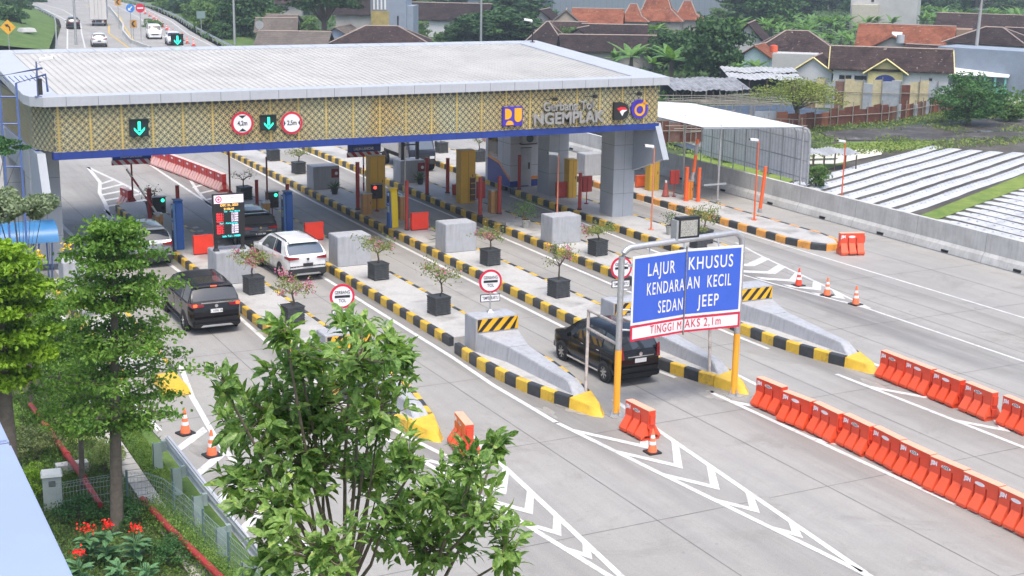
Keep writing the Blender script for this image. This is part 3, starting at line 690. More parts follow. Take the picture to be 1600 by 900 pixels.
shape([(-.40,.36)]+arc(-.30,.12,.24,90,-90)+[(-.40,-.12)]); shape([(.08,.37),(.08,-.10)]+arc(.26,-.08,.18,180,360)+[(.44,.37)]); shape(arc(-.16,-.38,.2,0,180))
e.build('emblem_mark', PY, t)
t = thing('road_company_emblem', 'black rounded emblem with red and white wing on the fascia', 'emblem', (34.92, yf, 5.83))
d_ = [(-.40,-.42),(.05,-.42)]+arc(.02,-.02,.40,-85,85)+[(.05,.40),(-.40,.40)]
MB().extr(d_, 'y', -.07, .06).build('emblem_plate', BLACKP, t)
e = MB(); shape([(-.26,.12),(-.02,.18),(.20,.16),(.31,.05),(.05,.06),(-.10,-.02)], -.076); e.build('emblem_wing', mat('emblem_red', (.75,.02,.03), .4), t)
e = MB(); shape([(-.10,-.04),(.05,.045),(.32,.03),(.14,-.08),(.05,-.25),(-.04,-.12)], -.078); e.build('emblem_wing', WHITE, t)
t = thing('toll_operator_emblem', 'round blue emblem with amber looped letter, rightmost on the fascia', 'emblem', (35.93, yf, 5.87))
MB().disc((0,0,0),(0,1,0),.45,.13,36).build('emblem_plate', PB, t)
e = MB()
for r, w in ((.24,.055),(.36,.0)):
    if w: 
        n = 30
        for k in range(n):
            a, b2 = 2*pi*k/n, 2*pi*(k+1)/n
            e.add([((r-w)*cos(a),-.08,(r-w)*sin(a)-.03),((r+w)*cos(a),-.08,(r+w)*sin(a)-.03),((r+w)*cos(b2),-.08,(r+w)*sin(b2)-.03),((r-w)*cos(b2),-.08,(r-w)*sin(b2)-.03)], [(0,1,2,3)])
e.box(.19,.29,-.082,-.07,-.05,.42); e.box(.10,.42,-.082,-.07,.22,.30); e.build('emblem_mark', PY, t)
# small spot lights above the letters
def spotl():
    t = thing('sign_floodlight', '', 'floodlight', group='small floodlights over the gate name')
    MB().tube([(-.45,.1,-.05),(0,-.25,.02)], .018, 6).build('arm', DARKM, t); MB().box(-.1,.1,-.36,-.2,-.08,.08).build('lamp_head', BLACKP, t, bevel=.015); return t
SP = Kind(spotl)
SP.put((31.25,yf,6.52),0,'small black floodlight above the first letters of the gate name'); SP.put((33.35,yf,6.58),0,'small black floodlight above the middle of the gate name'); SP.put((35.75,yf,6.62),0,'small black floodlight above the round blue emblem')
# round limit signs
SR = mat('sign_red', (.62,.02,.06), .4); SW = mat('sign_white', (.80,.80,.82), .4); SK = mat('sign_black', (.02,.02,.025), .4)
def limit(x, z, txt, label, tri):
    t = thing('limit_sign', label, 'road sign', (x, yf-.02, z), 0, 'round limit signs on the canopy fascia')
    MB().disc((0,.02,0),(0,1,0),.47,.04,40).build('sign_rim', SR, t); MB().disc((0,-.008,0),(0,1,0),.375,.01,40).build('sign_face', SW, t)
    e2 = MB()
    if tri == 'v':
        for s in (1,-1): e2.add([(-.17,-.016,.33*s),(.17,-.016,.33*s),(0,-.016,.20*s)], [(0,1,2)])
    else:
        for s in (1,-1): e2.add([(.36*s,-.016,.14),(.36*s,-.016,-.14),(.27*s,-.016,0)], [(0,1,2)])
    e2.build('limit_arrow', SK, t, fix=False)
    text('lettering', txt, .27, SK, t, (0,-.016,0), .006, .003, sx=.78)
limit(16.73, 6.0, '4,2m', 'round red rimmed 4,2m height limit sign on the lattice', 'v'); limit(18.85, 5.93, '2,5m', 'round red rimmed 2,5m width limit sign on the lattice', 'h')
LG = mat('green_led', (.02,.75,.42), .4, emit=1.6, var=.02)
def arrow_sign():
    t = thing('lane_arrow_sign', '', 'lane signal', group='green arrow lane signals on the canopy')
    MB().box(-.37,.37,-.10,.1,-.34,.36).build('signal_box', mat('signal_box_green_black', (.012,.03,.032), .35), t, bevel=.02)
    MB().box(-.40,.40,-.2,-.1,.345,.375).build('visor', MATS['signal_box_green_black'], t)
    e = MB(); e.box(-.055,.055,-.108,-.102,-.10,.26)
    e.add([(-.21,-.108,.03),(0,-.108,-.20),(.21,-.108,.03),(.21,-.108,-.07),(0,-.108,-.29),(-.21,-.108,-.07)], [(0,1,4,5),(1,2,3,4)]); e.build('arrow', LG, t, fix=False); return t
AR = Kind(arrow_sign)
AR.put((12.5,yf,6.0),0,'green down arrow lane signal left of both limit signs'); AR.put((17.83,yf,5.98),0,'green down arrow lane signal between the two round limit signs', .92)
AR.put((17.6,71.0,8.45),0,'green down arrow lane signal standing beyond the roof back edge', .8)
# ------------------------------------------------------------------ vehicles
def interp(tab, y):
    if y <= tab[0][0]: return tab[0][1]
    for (a, va), (b, vb) in zip(tab, tab[1:]):
        if y <= b: 
            t = (y-a)/(b-a); return va+(vb-va)*t
    return tab[-1][1]
CHROME = mat('chrome', (.7,.7,.72), .12, metal=1, var=.02)
RIM = mat('alloy_rim', (.45,.46,.47), .25, metal=.8, var=.05)
TAIL = mat('tail_lamp_red', (.24,.008,.014), .15, coat=.5, var=.05); TAILON = mat('tail_lamp_lit', (.95,.10,.03), .3, emit=1.2, var=.02)
LENSW = mat('lamp_clear', (.75,.78,.8), .1, var=.05)
PLATEW = mat('plate_white', (.78,.78,.78), .4, var=.03); PLATEK = mat('plate_black', (.03,.03,.035), .4)
PLAST = mat('dark_trim_plastic', (.03,.032,.035), .6, var=.1)
GLASS = mat('car_glass', (.02,.026,.032), .05, spec=1.0, var=.05, coat=.6)
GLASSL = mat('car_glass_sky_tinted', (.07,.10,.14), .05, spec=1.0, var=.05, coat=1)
def wheel_mesh(r, w):
    n = 24; T = MB(); prof = [(-w/2,r*.66),(-w/2,r*.93),(-w/2+.02,r),(w/2-.02,r),(w/2,r*.93),(w/2,r*.66)]
    vs_ = []; 
    for k in range(n):
        a = 2*pi*k/n
        for x, rr in prof: vs_.append((x, rr*cos(a), rr*sin(a)))
    m = len(prof); T.add(vs_, [(k*m+j, k*m+j+1, ((k+1)%n)*m+j+1, ((k+1)%n)*m+j) for k in range(n) for j in range(m-1)])
    return T
def add_wheels(t, r, w, tr, ys):
    for y in ys:
        for s in (-1, 1):
            o = wheel_mesh(r, w).build('wheel', TYRE, t, smooth=40); o.location = (s*tr, y, r)
            Rm = MB(); xo = s*(w/2-.012)
            for k in range(7):
                a = 2*pi*k/7; ca, sa = cos(a), sin(a); r0, r1 = .05, r*.66; hw = .035
                Rm.add([(xo, r0*ca-hw*sa, r0*sa+hw*ca),(xo, r1*ca-hw*.8*sa, r1*sa+hw*.8*ca),(xo, r1*ca+hw*.8*sa, r1*sa-hw*.8*ca),(xo, r0*ca+hw*sa, r0*sa-hw*ca)], [(0,1,2,3)])
            Rm.disc((xo,0,0),(1,0,0),.07,.02,12)
            n = 20
            for k in range(n):
                a, b = 2*pi*k/n, 2*pi*(k+1)/n
                Rm.add([(xo,r*.60*cos(a),r*.60*sin(a)),(xo,r*.68*cos(a),r*.68*sin(a)),(xo,r*.68*cos(b),r*.68*sin(b)),(xo,r*.60*cos(b),r*.60*sin(b))],[(0,1,2,3)])
            Rm.build('rim', RIM, o, fix=False)
            MB().disc((xo-s*.05,0,0),(1,0,0),r*.66,.01,20).build('rim_backing', PLAST, o)
def car(name, label, cat, P, loc, rz, paint, glass, group='cars and vans on the toll road', plate=PLATEK, lit=False, wlab=None, platetext=None):
    """P: top (y,z) outline, belt (y,z), W half width, L length, roof inset, wheel positions, windows. y forward is +"""
    t = thing(name, label, cat, loc, rz, group)
    W = P['W']; top = P['top']; belt = P['belt']; y0, y1 = top[0][0], top[-1][0]; sill = P.get('sill', .24); ri = P.get('ri', .80)
    def plan(y):
        e = min(y-y0, y1-y); c = P.get('corner', .35)
        return 1-(.16 if e < c else 0)*(1-max(e,0)/c)**2
    def section(y, off=0.0):
        T = interp(top, y); Bt = min(interp(belt, y), T-.015); w = W*plan(y)
        gh = max(0, T-Bt)
        f = min(1, gh/.25)
        wr = w*(1-(1-ri)*min(1, gh/.55))
        s0 = sill+(.14 if (y-y0) < .1 or (y1-y) < .1 else 0)
        pts = [(0,s0),(w*.86,s0),(w*.965,s0+.10),(w,s0+.28),(w*1.0,s0+.25+(Bt-s0-.25)*.55),(w*.985,Bt-.03),(w*.955,Bt),
               (w*.955+(wr-w*.955)*.5, Bt+(T-Bt)*.48),(wr, Bt+(T-Bt)*.86 if gh>.05 else Bt+(T-Bt)*.8),(wr-.08*f-.01, T-.012),(wr*.5, T+.016*f),(0, T+.022*f)]
        return pts
    ys = sorted(set([round(a,3) for a,_ in top]+[round(v,3) for v in np.linspace(y0,y1,26)]+[y0+.03,y1-.03,y0+.1,y1-.1]))
    secs = []; 
    for y in ys:
        h = section(y); secs.append([(x,y,z) for x,z in h]+[(-x,y,z) for x,z in h[-2:0:-1]])
    m = len(secs[0]); B_ = MB(); B_.v = [p for s_ in secs for p in s_]; F_ = []
    for i in range(len(ys)-1):
        for k in range(m): a = i*m+k; b = i*m+(k+1) % m; F_.append((a, b, b+m, a+m))
    F_.append(tuple(range(m))[::-1]); F_.append(tuple((len(ys)-1)*m+k for k in range(m)))
    B_.f = F_; B_.m = [0]*len(F_)
    B_.build('body', paint, t, smooth=38)
    # wheel arches
    ar = MB(); rw = P['rw']
    for y in P['wy']:
        for s in (-1,1):
            ar.disc((s*(W-.03),y,rw+.01),(1,0,0),rw*1.15,.07,26)
    ar.build('wheel_arch', PLAST, t)
    add_wheels(t, rw, P.get('ww',.21), W-.068, P['wy'])
    # glass: panels following the body surface
    def panel(nm, y_a, y_b, j0, j1, f0, f1, mt, both=True, lift=.008, n=6, skew=(0,0)):
        for s in ((1,-1) if both else (1,)):
            g = MB(); rows = []
            for i in range(n+1):
                row = []
                for (fr, sk) in ((f0, skew[0]), (f1, skew[1])):
                    y = y_a+(y_b-y_a)*i/n; 
                    ysk = min(max(y+sk*((i/n) if sk > 0 else (1-i/n)), y0), y1)
                    h = section(ysk); 
                    jj = j0+(j1-j0)*fr; a = int(min(jj, len(h)-2)); u = jj-a
                    x = h[a][0]+(h[a+1][0]-h[a][0])*u; z = h[a][1]+(h[a+1][1]-h[a][1])*u
                    row.append((s*(x+lift), ysk, z+lift*.3))
                mid = tuple((row[0][c]+row[1][c])/2 for c in range(3)); hh = section((row[0][1]+row[1][1])/2)
                rows.append(row)
            vs_ = [p for r in rows for p in r]; g.add(vs_, [(2*i,2*i+1,2*i+3,2*i+2) for i in range(n)]); g.build(nm, mt, t, smooth=60, fix=False)
    for (a, b, sk0, sk1) in P['side']:
        # two-strip side glass so that it follows the kink of the surface
        for s in (1,-1):
            g = MB(); n = 6; vs_ = []
            for i in range(n+1):
                for lv, fr in ((6.06,0.0),(7.0,.5),(7.93,1.0)):
                    y = a+(b-a)*i/n; ya = a+sk0*fr; yb = b+sk1*fr; y = ya+(yb-ya)*i/n
                    h = section(y); aa = int(lv); u = lv-aa
                    vs_.append((s*(h[aa][0]+(h[aa+1][0]-h[aa][0])*u+.009), y, h[aa][1]+(h[aa+1][1]-h[aa][1])*u+.002))
            g.add(vs_, [(3*i+j, 3*i+j+1, 3*i+j+4, 3*i+j+3) for i in range(n) for j in range(2)]); g.build('side_window', glass, t, smooth=60, fix=False)
    def cross(nm, a, b, mt, wf=.86):
        g = MB(); vs_ = []; n = 5; mm = 8
        for i in range(n+1):
            y = a+(b-a)*i/n; h = section(y); T = interp(top, y); wx = h[8][0]+(h[6][0]-h[8][0])*.35
            for k in range(mm+1):
                u = -1+2*k/mm; x = wx*wf*u
                xx = abs(x); z = T
                if xx < h[10][0]: z = h[11][1]+(h[10][1]-h[11][1])*(xx/max(h[10][0],1e-3))
                elif xx < h[9][0]: z = h[10][1]+(h[9][1]-h[10][1])*((xx-h[10][0])/max(h[9][0]-h[10][0],1e-3))
                else: z = h[9][1]+(h[8][1]-h[9][1])*min(1,((xx-h[9][0])/max(abs(h[8][0]-h[9][0]),1e-3)))*.6
                sl = (interp(top, y+.02)-interp(top, y-.02))/.04
                vs_.append((x, y-.010*(1 if sl > 0 else -1)*min(1,abs(sl)), z+.010))
        g.add(vs_, [(i*(mm+1)+k, i*(mm+1)+k+1, (i+1)*(mm+1)+k+1, (i+1)*(mm+1)+k) for i in range(n) for k in range(mm)]); g.build(nm, mt, t, smooth=60, fix=False)
    cross('rear_window', P['rg'][0], P['rg'][1], P.get('rglass', glass), P.get('rwf', .9)); cross('windscreen', P['fg'][0], P['fg'][1], glass, .92)
    yr = y0
    # rear: lamps, plate, bumper, handle strip
    lz = P['lz']
    for s in (-1,1):
        l = MB(); lw = P.get('lw', .36); x1_ = W*.90; ht = P.get('lh', .09); vert = P.get('vert', 0)
        if vert: l.add([(s*x1_,yr-.005,lz-ht*.5),(s*(x1_-.15),yr-.035,lz-ht*.4),(s*(x1_-.11),yr+.02,lz+ht*1.6),(s*(x1_+.0),yr+.05,lz+ht*1.7),(s*(W*.99),yr+.20,lz-ht*.3),(s*(W*.975),yr+.16,lz+ht*1.5)], [(0,1,2,3),(0,3,5,4)])
        else: l.add([(s*(x1_),yr-.03,lz-ht),(s*(x1_-lw),yr-.045,lz-ht*.55),(s*(x1_-lw),yr-.035,lz+ht*.35),(s*(x1_),yr-.015,lz+ht),(s*(W*1.005),yr+.30,lz-ht*.2),(s*(W*1.0),yr+.28,lz+ht)], [(0,1,2,3),(0,3,5,4)])
        l.build('tail_lamp', TAIL, t)
        if lit: MB().cbox(s*(x1_-.09), yr-.05, lz-.04, .13, .03, .10).build('tail_lamp_glow', TAILON, t, bevel=.01)
        if P.get('front', 1):
            f = MB(); yf_ = y1; fz = P.get('fz', .72); f.add([(s*W*.86,yf_+.01,fz-.07),(s*W*.50,yf_+.03,fz-.05),(s*W*.50,yf_+.0,fz+.05),(s*W*.86,yf_-.04,fz+.09),(s*W*.99,yf_-.32,fz+.0),(s*W*.985,yf_-.34,fz+.1)], [(0,1,2,3),(0,3,5,4)]); f.build('headlight', LENSW, t)
        mir = MB(); my, mz = P['mir']; mir.taper(s*(W+.10), my, mz, .17, .09, .13, .15, .07); mir.build('side_mirror', paint if P.get('mirpaint', 1) else PLAST, t, bevel=.02)
    pz = P.get('pz', .80); pl = MB().cbox(0, yr-.045, pz-.065, .42, .012, .13).build('number_plate', plate, t)
    if platetext: text('plate_text', platetext, .10, SK if plate is PLATEW else WHITE, pl, (0, yr-.053, pz), .002, .001, spacing=1.0)
    bm_ = MB(); bz = P.get('bz', .5)
    bm_.taper(0, yr+.07, sill+.02, W*1.76, .22, bz-sill, W*1.84, .26); bm_.build('rear_bumper', P.get('bump', paint), t, bevel=.04, smooth=50)
    if P.get('skid'): MB().taper(0, yr-.045, sill+.05, W*1.25, .06, .07, W*1.05, .05).build('skid_plate', mat('silver_trim', (.48,.49,.50), .3, metal=.6), t, bevel=.01)
    MB().cbox(0, y1-.02, sill+.03, W*1.7, .2, .24).build('front_bumper', P.get('bump', paint), t, bevel=.04)
    if P.get('grille', 1): MB().cbox(0, y1+.0, .56, W*1.0, .06, .16).build('grille', PLAST, t, bevel=.01)
    if P.get('strip'): MB().cbox(0, yr-.04, P['strip'], W*1.15, .025, .03).build('chrome_strip', CHROME, t)
    bd_ = MB().disc((0,yr-.035,P.get('badge',lz+.0)),(0,1,0),.06,.02,14).build('badge', CHROME, t)
    if P.get('rails'):
        for s in (-1,1):
            zt = interp(top, P['rails'][0])+.045
            MB().tube([(s*W*.70,P['rails'][0],zt-.03),(s*W*.70,P['rails'][0]+.15,zt+.015),(s*W*.70,P['rails'][1]-.2,interp(top,P['rails'][1])+.06),(s*W*.70,P['rails'][1],interp(top,P['rails'][1])+.01)], .018, 6).build('roof_rail', PLAST, t, smooth=60)
    if P.get('spoiler'):
        ya, zs = P['spoiler']; MB().taper(0, ya, zs-.035, W*1.42, .24, .045, W*1.40, .20, 0, .03).build('spoiler', P.get('spmat', paint), t, bevel=.015)
    if lit: MB().cbox(0, P['spoiler'][0]-.12, P['spoiler'][1]-.02, .22, .02, .03).build('brake_lamp', TAILON, t)
    for s in (-1,1):
        hd = MB()
        for yy in P.get('handles', ()): hd.cbox(s*(W+.005), yy, interp(belt, yy)-.12, .03, .17, .035)
        if hd.v: hd.build('door_handle', P.get('hmat', CHROME), t, bevel=.008)
        dl = MB()
        for yy in P.get('doors', ()): dl.cbox(s*(W*1.0+.001), yy, sill+.18, .006, .012, .55)
        if dl.v: dl.build('door_seam', PLAST, t)
        ss = MB().cbox(s*(W-.01), (P['wy'][0]+P['wy'][1])/2, sill-.0, .05, P['wy'][1]-P['wy'][0]-rw*2.3, .07).build('side_sill', P.get('sillm', PLAST), t, bevel=.01)
    MB().cbox(.12, P['rg'][0]+.03, interp(top,P['rg'][0])+.0, .42, .02, .018).build('wiper', PLAST, t)
    return t
PW = mat('car_paint_white', (.72,.73,.74), .22, coat=.8, var=.02); PK = mat('car_paint_black', (.006,.006,.008), .22, coat=.35, spec=.35, var=.05)
PG = mat('car_paint_silver_grey', (.30,.32,.34), .25, metal=.4, coat=.8, var=.03); PD = mat('car_paint_dark_grey', (.022,.025,.03), .2, coat=.5, var=.05); PBr = mat('car_paint_deep_black_brown', (.005,.005,.006), .2, coat=.35, spec=.35, var=.05)
HRV = dict(W=.885, top=[(-2.17,.62),(-2.15,.98),(-2.05,1.08),(-1.62,1.48),(-1.35,1.57),(-.6,1.62),(.2,1.60),(.65,1.50),(1.32,1.08),(1.9,.96),(2.1,.80),(2.17,.6)], belt=[(-2.2,1.08),(-1.2,1.04),(.9,.98),(2.2,.9)], rw=.335, wy=(-1.32,1.30), ri=.76,
    side=[(-1.42,-.52,.35,0),(-.46,.95,0,-.42)], rg=(-2.03,-1.64), fg=(.68,1.27), lz=.98, lw=.42, lh=.07, pz=.70, bz=.52, bump=PLAST, skid=1, mir=(.72,1.0), rails=(-1.45,.35), handles=(-.75,.25), doors=(-.5,.75), hmat=PW, spoiler=(-1.66,1.55), badge=.93)
car('parked_car', 'white crossover car with a black plate, second toll lane', 'car', HRV, (18.15,56.0,0), radians(2), PW, GLASS, platetext='AD 1234'.replace('1234','')) if False else None
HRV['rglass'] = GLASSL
car('white_crossover', 'white crossover car with red tail lamps stopped behind the dark car', 'car', HRV, (18.10,55.6,0), radians(2.0), PW, GLASS, plate=PLATEK)
INN = dict(W=.93, top=[(-2.37,.62),(-2.35,1.05),(-2.27,1.17),(-2.02,1.60),(-1.82,1.70),(-1.0,1.76),(.2,1.74),(.65,1.62),(1.40,1.12),(2.1,1.02),(2.30,.86),(2.37,.6)], belt=[(-2.4,1.12),(0,1.08),(1.2,1.05),(2.4,.95)], rw=.35, wy=(-1.42,1.43), ri=.77, sill=.25,
    side=[(-2.0,-1.25,.12,0),(-1.18,-.12,0,0),(-.04,1.1,0,-.42)], rg=(-2.26,-2.04), fg=(.74,1.40), lz=1.07, lw=.40, lh=.075, pz=.86, bz=.45, skid=1, mir=(.85,1.08), spoiler=(-1.97,1.67), strip=1.14, handles=(-.95,.1), doors=(-1.15,-.08,.95), rwf=.93, badge=1.03)
car('black_minivan', 'glossy black van with lit tail lamps and white plate, first toll lane', 'car', INN, (12.72,49.55,0), radians(-.5), PK, GLASS, plate=PLATEW, lit=True, platetext='K  1576  ZA')
AVZ = dict(W=.83, top=[(-2.07,.62),(-2.06,1.02),(-1.99,1.12),(-1.74,1.53),(-1.55,1.62),(-.8,1.69),(.2,1.67),(.62,1.56),(1.25,1.10),(1.8,.98),(2.0,.82),(2.07,.6)], belt=[(-2.1,1.08),(0,1.02),(1.0,.99),(2.1,.9)], rw=.315, wy=(-1.30,1.36), ri=.76,
    side=[(-1.78,-1.12,.1,0),(-1.05,-.12,0,0),(-.04,.98,0,-.40)], rg=(-1.975,-1.77), fg=(.66,1.2), lz=.98, lh=.20, vert=1, pz=.83, bz=.45, mir=(.75,1.0), strip=.95, handles=(-.9,.05), doors=(-1.08,-.08,.85), sillm=CHROME, badge=1.04, rails=None)
car('black_compact_van', 'black compact van with chrome handles passing the blue lane sign', 'car', AVZ, (23.05,38.2,0), radians(1.2), PBr, GLASS, plate=PLATEW)
CRV = dict(W=.90, top=[(-2.2,.62),(-2.18,1.02),(-2.08,1.14),(-1.72,1.54),(-1.4,1.62),(-.6,1.66),(.2,1.64),(.65,1.54),(1.35,1.08),(1.95,.98),(2.15,.82),(2.2,.6)], belt=[(-2.2,1.10),(0,1.03),(2.2,.92)], rw=.34, wy=(-1.3,1.33), ri=.79,
    side=[(-1.5,-.62,.32,0),(-.55,.95,0,-.42)], rg=(-2.06,-1.74), fg=(.7,1.3), lz=1.02, lw=.40, lh=.08, pz=.75, bz=.5, bump=PLAST, mir=(.75,1.02), handles=(-.75,.25), spoiler=(-1.72,1.58), strip=None)
car('grey_hatchback', 'silver grey car at the first booth, half hidden by the garden tree', 'car', CRV, (13.0,60.3,0), radians(1.5), PG, GLASS)
BAL = dict(CRV); BAL.update(W=.86, strip=.86)
car('dark_grey_car', 'dark grey car in front of the white crossover at the second booth', 'car', BAL, (18.15,62.0,0), radians(1), PD, GLASS, plate=PLATEK, platetext='K 1576 MA')
# far vehicles on the highway
car('black_sedan_suv', 'small black car far away on the left highway carriageway', 'car', CRV, (38.55,216.5,0), radians(-8), PK, GLASS, group='vehicles on the far highway')
car('white_far_car', 'white car seen from behind on the highway, nearest the canopy roof', 'car', CRV, (35.3,181.6,0), radians(-9), PW, GLASS, group='vehicles on the far highway')
VAN = dict(W=.90, top=[(-2.3,.8),(-2.28,1.6),(-2.2,1.86),(-1,1.9),(1.0,1.88),(1.3,1.75),(1.85,1.12),(2.15,1.0),(2.25,.8),(2.3,.6)], belt=[(-2.3,1.15),(1.2,1.1),(2.3,1.0)], rw=.32, wy=(-1.4,1.5), ri=.88, side=[(-1.9,-.2,0,0),(-.1,1.2,0,-.3)], rg=(-2.275,-2.21), fg=(1.34,1.82), lz=1.0, mir=(1.3,1.15))
car('white_van', 'white van driving towards the camera on the far right carriageway', 'van', VAN, (44.9,193.6,0), radians(180-9), PW, GLASS, group='vehicles on the far highway')
car('white_hatchback', 'white car just above the canopy roof, in front of the white van', 'car', CRV, (44.6,181.8,0), radians(180-9), PW, GLASS, group='vehicles on the far highway')
def truck(label, loc, rz, box, cab, boxm, L=5.4, H=2.7, Wd=2.2, far=False):
    t = thing('box_truck', label, 'truck', loc, rz, 'box trucks on the toll road')
    z0 = .95
    MB().box(-Wd/2,Wd/2,-L,0,z0,z0+H).build('cargo_box', boxm, t, bevel=.04)
    e = MB()
    for x in (-Wd/2,Wd/2-.06,-.03): e.box(x,x+.06,-L-.02,-L,z0,z0+H)
    e.box(-Wd/2,Wd/2,-L-.02,-L,z0+H-.08,z0+H); e.box(-Wd/2,Wd/2,-L-.02,-L,z0,z0+.1)
    for x in (-.5,.5): e.tube([(x,-L-.04,z0+.1),(x,-L-.04,z0+H-.1)], .02, 6)
    e.build('rear_door_frame', GREYM, t)
    MB().box(-.42,.42,-L-.1,1.6,.55,.9).build('chassis', DARKM, t)
    MB().extr([(.08,.55),(1.75,.55),(1.80,1.05),(1.68,1.3),(1.28,2.12),(.25,2.18),(.08,2.1)], 'x', -.86, .86).build('cab', cab, t, bevel=.05, smooth=40)
    MB().add([(-.76,1.70,1.34),(.76,1.70,1.34),(.70,1.335,2.04),(-.70,1.335,2.04)], [(0,1,2,3)]).build('windscreen', GLASSL, t, fix=False)
    for s in (-1,1):
        MB().add([(s*.867,.40,1.30),(s*.867,1.50,1.30),(s*.867,1.22,1.98),(s*.867,.45,2.0)], [(0,1,2,3)]).build('side_window', GLASS, t, fix=False)
        MB().cbox(s*.62,1.80,.78,.3,.06,.16).build('headlight', LENSW, t, bevel=.01)
        MB().cbox(s*1.02,1.40,1.45,.14,.06,.32).build('side_mirror', PLAST, t, bevel=.01)
        MB().cbox(s*.85,-L-.06,.65,.3,.05,.12).build('tail_lamp', TAIL, t)
    MB().box(-.85,.85,1.72,1.86,.45,.72).build('front_bumper', PLAST, t, bevel=.03)
    MB().box(-.40,.40,1.76,1.82,.80,1.04).build('grille', PLAST, t)
    MB().box(-1.0,1.0,-L-.12,-L-.05,.45,.55).build('rear_bumper', GREYM, t)
    add_wheels(t, .40, .26, .85, (-L+1.3, 1.0)); return t
BOXW = mat('truck_box_white', (.64,.63,.60), .5, var=.06, dirt=.2); BOXR = striped('truck_box_ribbed', (.60,.58,.56), (.40,.38,.37), .35, .8, (0,1,0), .5)
truck('light box truck with dark cab and white box behind the toll booths', (33.5,78.9,0), radians(180-1), None, mat('truck_cab_navy', (.025,.03,.05), .25, coat=.6), BOXW, 3.4, 1.6, 1.75)
truck('tall grey box truck seen from behind on the far highway', (44.3,226.2,0), radians(-13), None, PW, BOXR, 5.6, 3.2, 2.5)

# ------------------------------------------------------------------ orange water barriers
BOR = mat('barrier_orange_plastic', (.74,.052,.012), .38, var=.18, scale=3, dirt=.25, rand=.12); BOL = mat('barrier_lighter_foot', (.82,.088,.022), .42, var=.18, scale=3, dirt=.3, rand=.12)  # feet in a lighter orange than the body
BTOP = mat('barrier_paler_top', (.92,.42,.28), .5, var=.15, scale=6)  # top face much paler than the body
def barrier_parts(t, hi=BOR, lo=BOL, tp=BTOP, txt=True, sticker='chev'):
    m = MB(); Ln = 1.0
    # spine with stepped ends
    m.mi(0); m.box(-.052,.052,-.565,.565,.14,.96); m.box(-.118,.118,-.565,.565,.96,.985)
    m.box(-.085,.085,-.62,-.565,.55,.86); m.box(-.085,.085,-.60,-.565,.16,.40); m.box(-.085,.085,.565,.61,.35,.60)
    m.mi(2); m.box(-.12,.12,-.57,.57,.986,1.0)
    # three sloping feet on each side, deep slots between
    m.mi(1)
    for s in (-1,1):
        for c in (-.385,0,.385):
            a, b = c-.165, c+.165
            m.add([(s*.119,a+.03,.54),(s*.119,b-.03,.54),(s*.33,b,.15),(s*.33,a,.15),(s*.053,a,.16),(s*.053,b,.16),(s*.33,b,.07),(s*.33,a,.07),(s*.053,a,.10),(s*.053,b,.10)],
                  [(0,1,2,3),(0,3,7,8,4),(1,5,9,6,2),(3,2,6,7),(6,9,8,7)])
    m.mi(0); m.box(-.29,.29,-.55,-.28,.0,.10); m.box(-.29,.29,.28,.55,.0,.10); m.box(-.22,.22,-.55,.55,.10,.16)
    # upper ribs
    for s in (-1,1):
        for (c0, c1) in ((-.565,-.215),(-.165,.165),(.215,.565)): m.box(.0521 if s>0 else -.118, .118 if s>0 else -.0521, c0, c1, .40, .755)
        m.box(.0521 if s>0 else -.118, .118 if s>0 else -.0521, -.565, .565, .756, .959)
    m.build('barrier_body', [hi,lo,tp], t, bevel=.0, smooth=0)
    for s in (-1,1):
        e = MB(); n = 18
        e.add([(s*.121, .02+.16*cos(2*pi*k/n), .83+.058*sin(2*pi*k/n)) for k in range(n)], [tuple(range(n))])
        o = e.build('reflective_sticker', SW, t, fix=False)
        if sticker == 'chev':
            e = MB()
            for k in range(4):
                y = -.10+k*.06; e.add([(s*.124,y,.875),(s*.124,y+.028,.875),(s*.124,y+.058,.83),(s*.124,y+.028,.785),(s*.124,y,.785),(s*.124,y+.03,.83)], [(0,1,2,5),(5,2,3,4)])
            e.build('chevron', SK, o, fix=False)
        if txt: MB().box(s*.119-.001,s*.119+.001,.42*-s-.12,.42*-s+.12,.76,.90).build('label_patch', mat('label_patch_red',(.62,.04,.05),.4), t); text('lettering', 'JSN', .17, SW, t, (s*.120,.42*-s,.83), .010, .002, rz=radians(-90 if s < 0 else 90), sx=.8)
def barrier():
    t = thing('road_barrier', '', 'road barrier'); barrier_parts(t); return t
def barrier_plain():
    t = thing('road_barrier', '', 'road barrier'); barrier_parts(t, sticker=''); return t
KB = Kind(barrier); KP = Kind(barrier_plain)
G1 = 'orange water barriers in the long right hand row'
# long row: starts with two loose ones, then a chain running out of the frame
ys = [(25.45,32.47,2),(25.36,31.06,4)]+[(25.44+(.05*k if k<3 else .10-.045*(k-2)), 29.85-1.19*k, -2.5 if k < 3 else 2.0) for k in range(0,10)]
for k, (x, y, r) in enumerate(ys):
    (KP if k in (1,2,4,7,8) else KB).put((x+random.uniform(-.03,.03),y,0), radians(r+random.uniform(-3,3)), f'{ORD[k]} orange barrier of the long chain, counted from the orange footed post', (1,1,.87), G1)
G2 = 'orange water barriers in the short row ahead of the rightmost nose'
for k, (x, y, r) in enumerate([(30.85,33.2,-1),(30.86,32.05,-1),(30.84,30.8,-1),(30.85,29.48,-2),(30.92,28.05,-3),(30.98,26.8,-3),(31.04,25.55,-3)]):
    (KP if k in (1,2) else KB).put((x,y,0), radians(r), f'{ORD[k]} orange barrier of the right edge row, from the yellow nose', (1,1,.87), G2)
KB.put((20.66,32.2,0), radians(3), 'lone orange water barrier against the foot of the left sign post', (1,1,.88), group='single orange barriers')
KB.put((15.65,33.2,0), radians(-10), 'lone orange water barrier by the nose behind the broad leaved tree', (1,1,.88), group='single orange barriers')
KP.put((42.2,48.85,0), radians(72), 'lone orange barrier at the end of the orange and black kerbed island', group='single orange barriers')
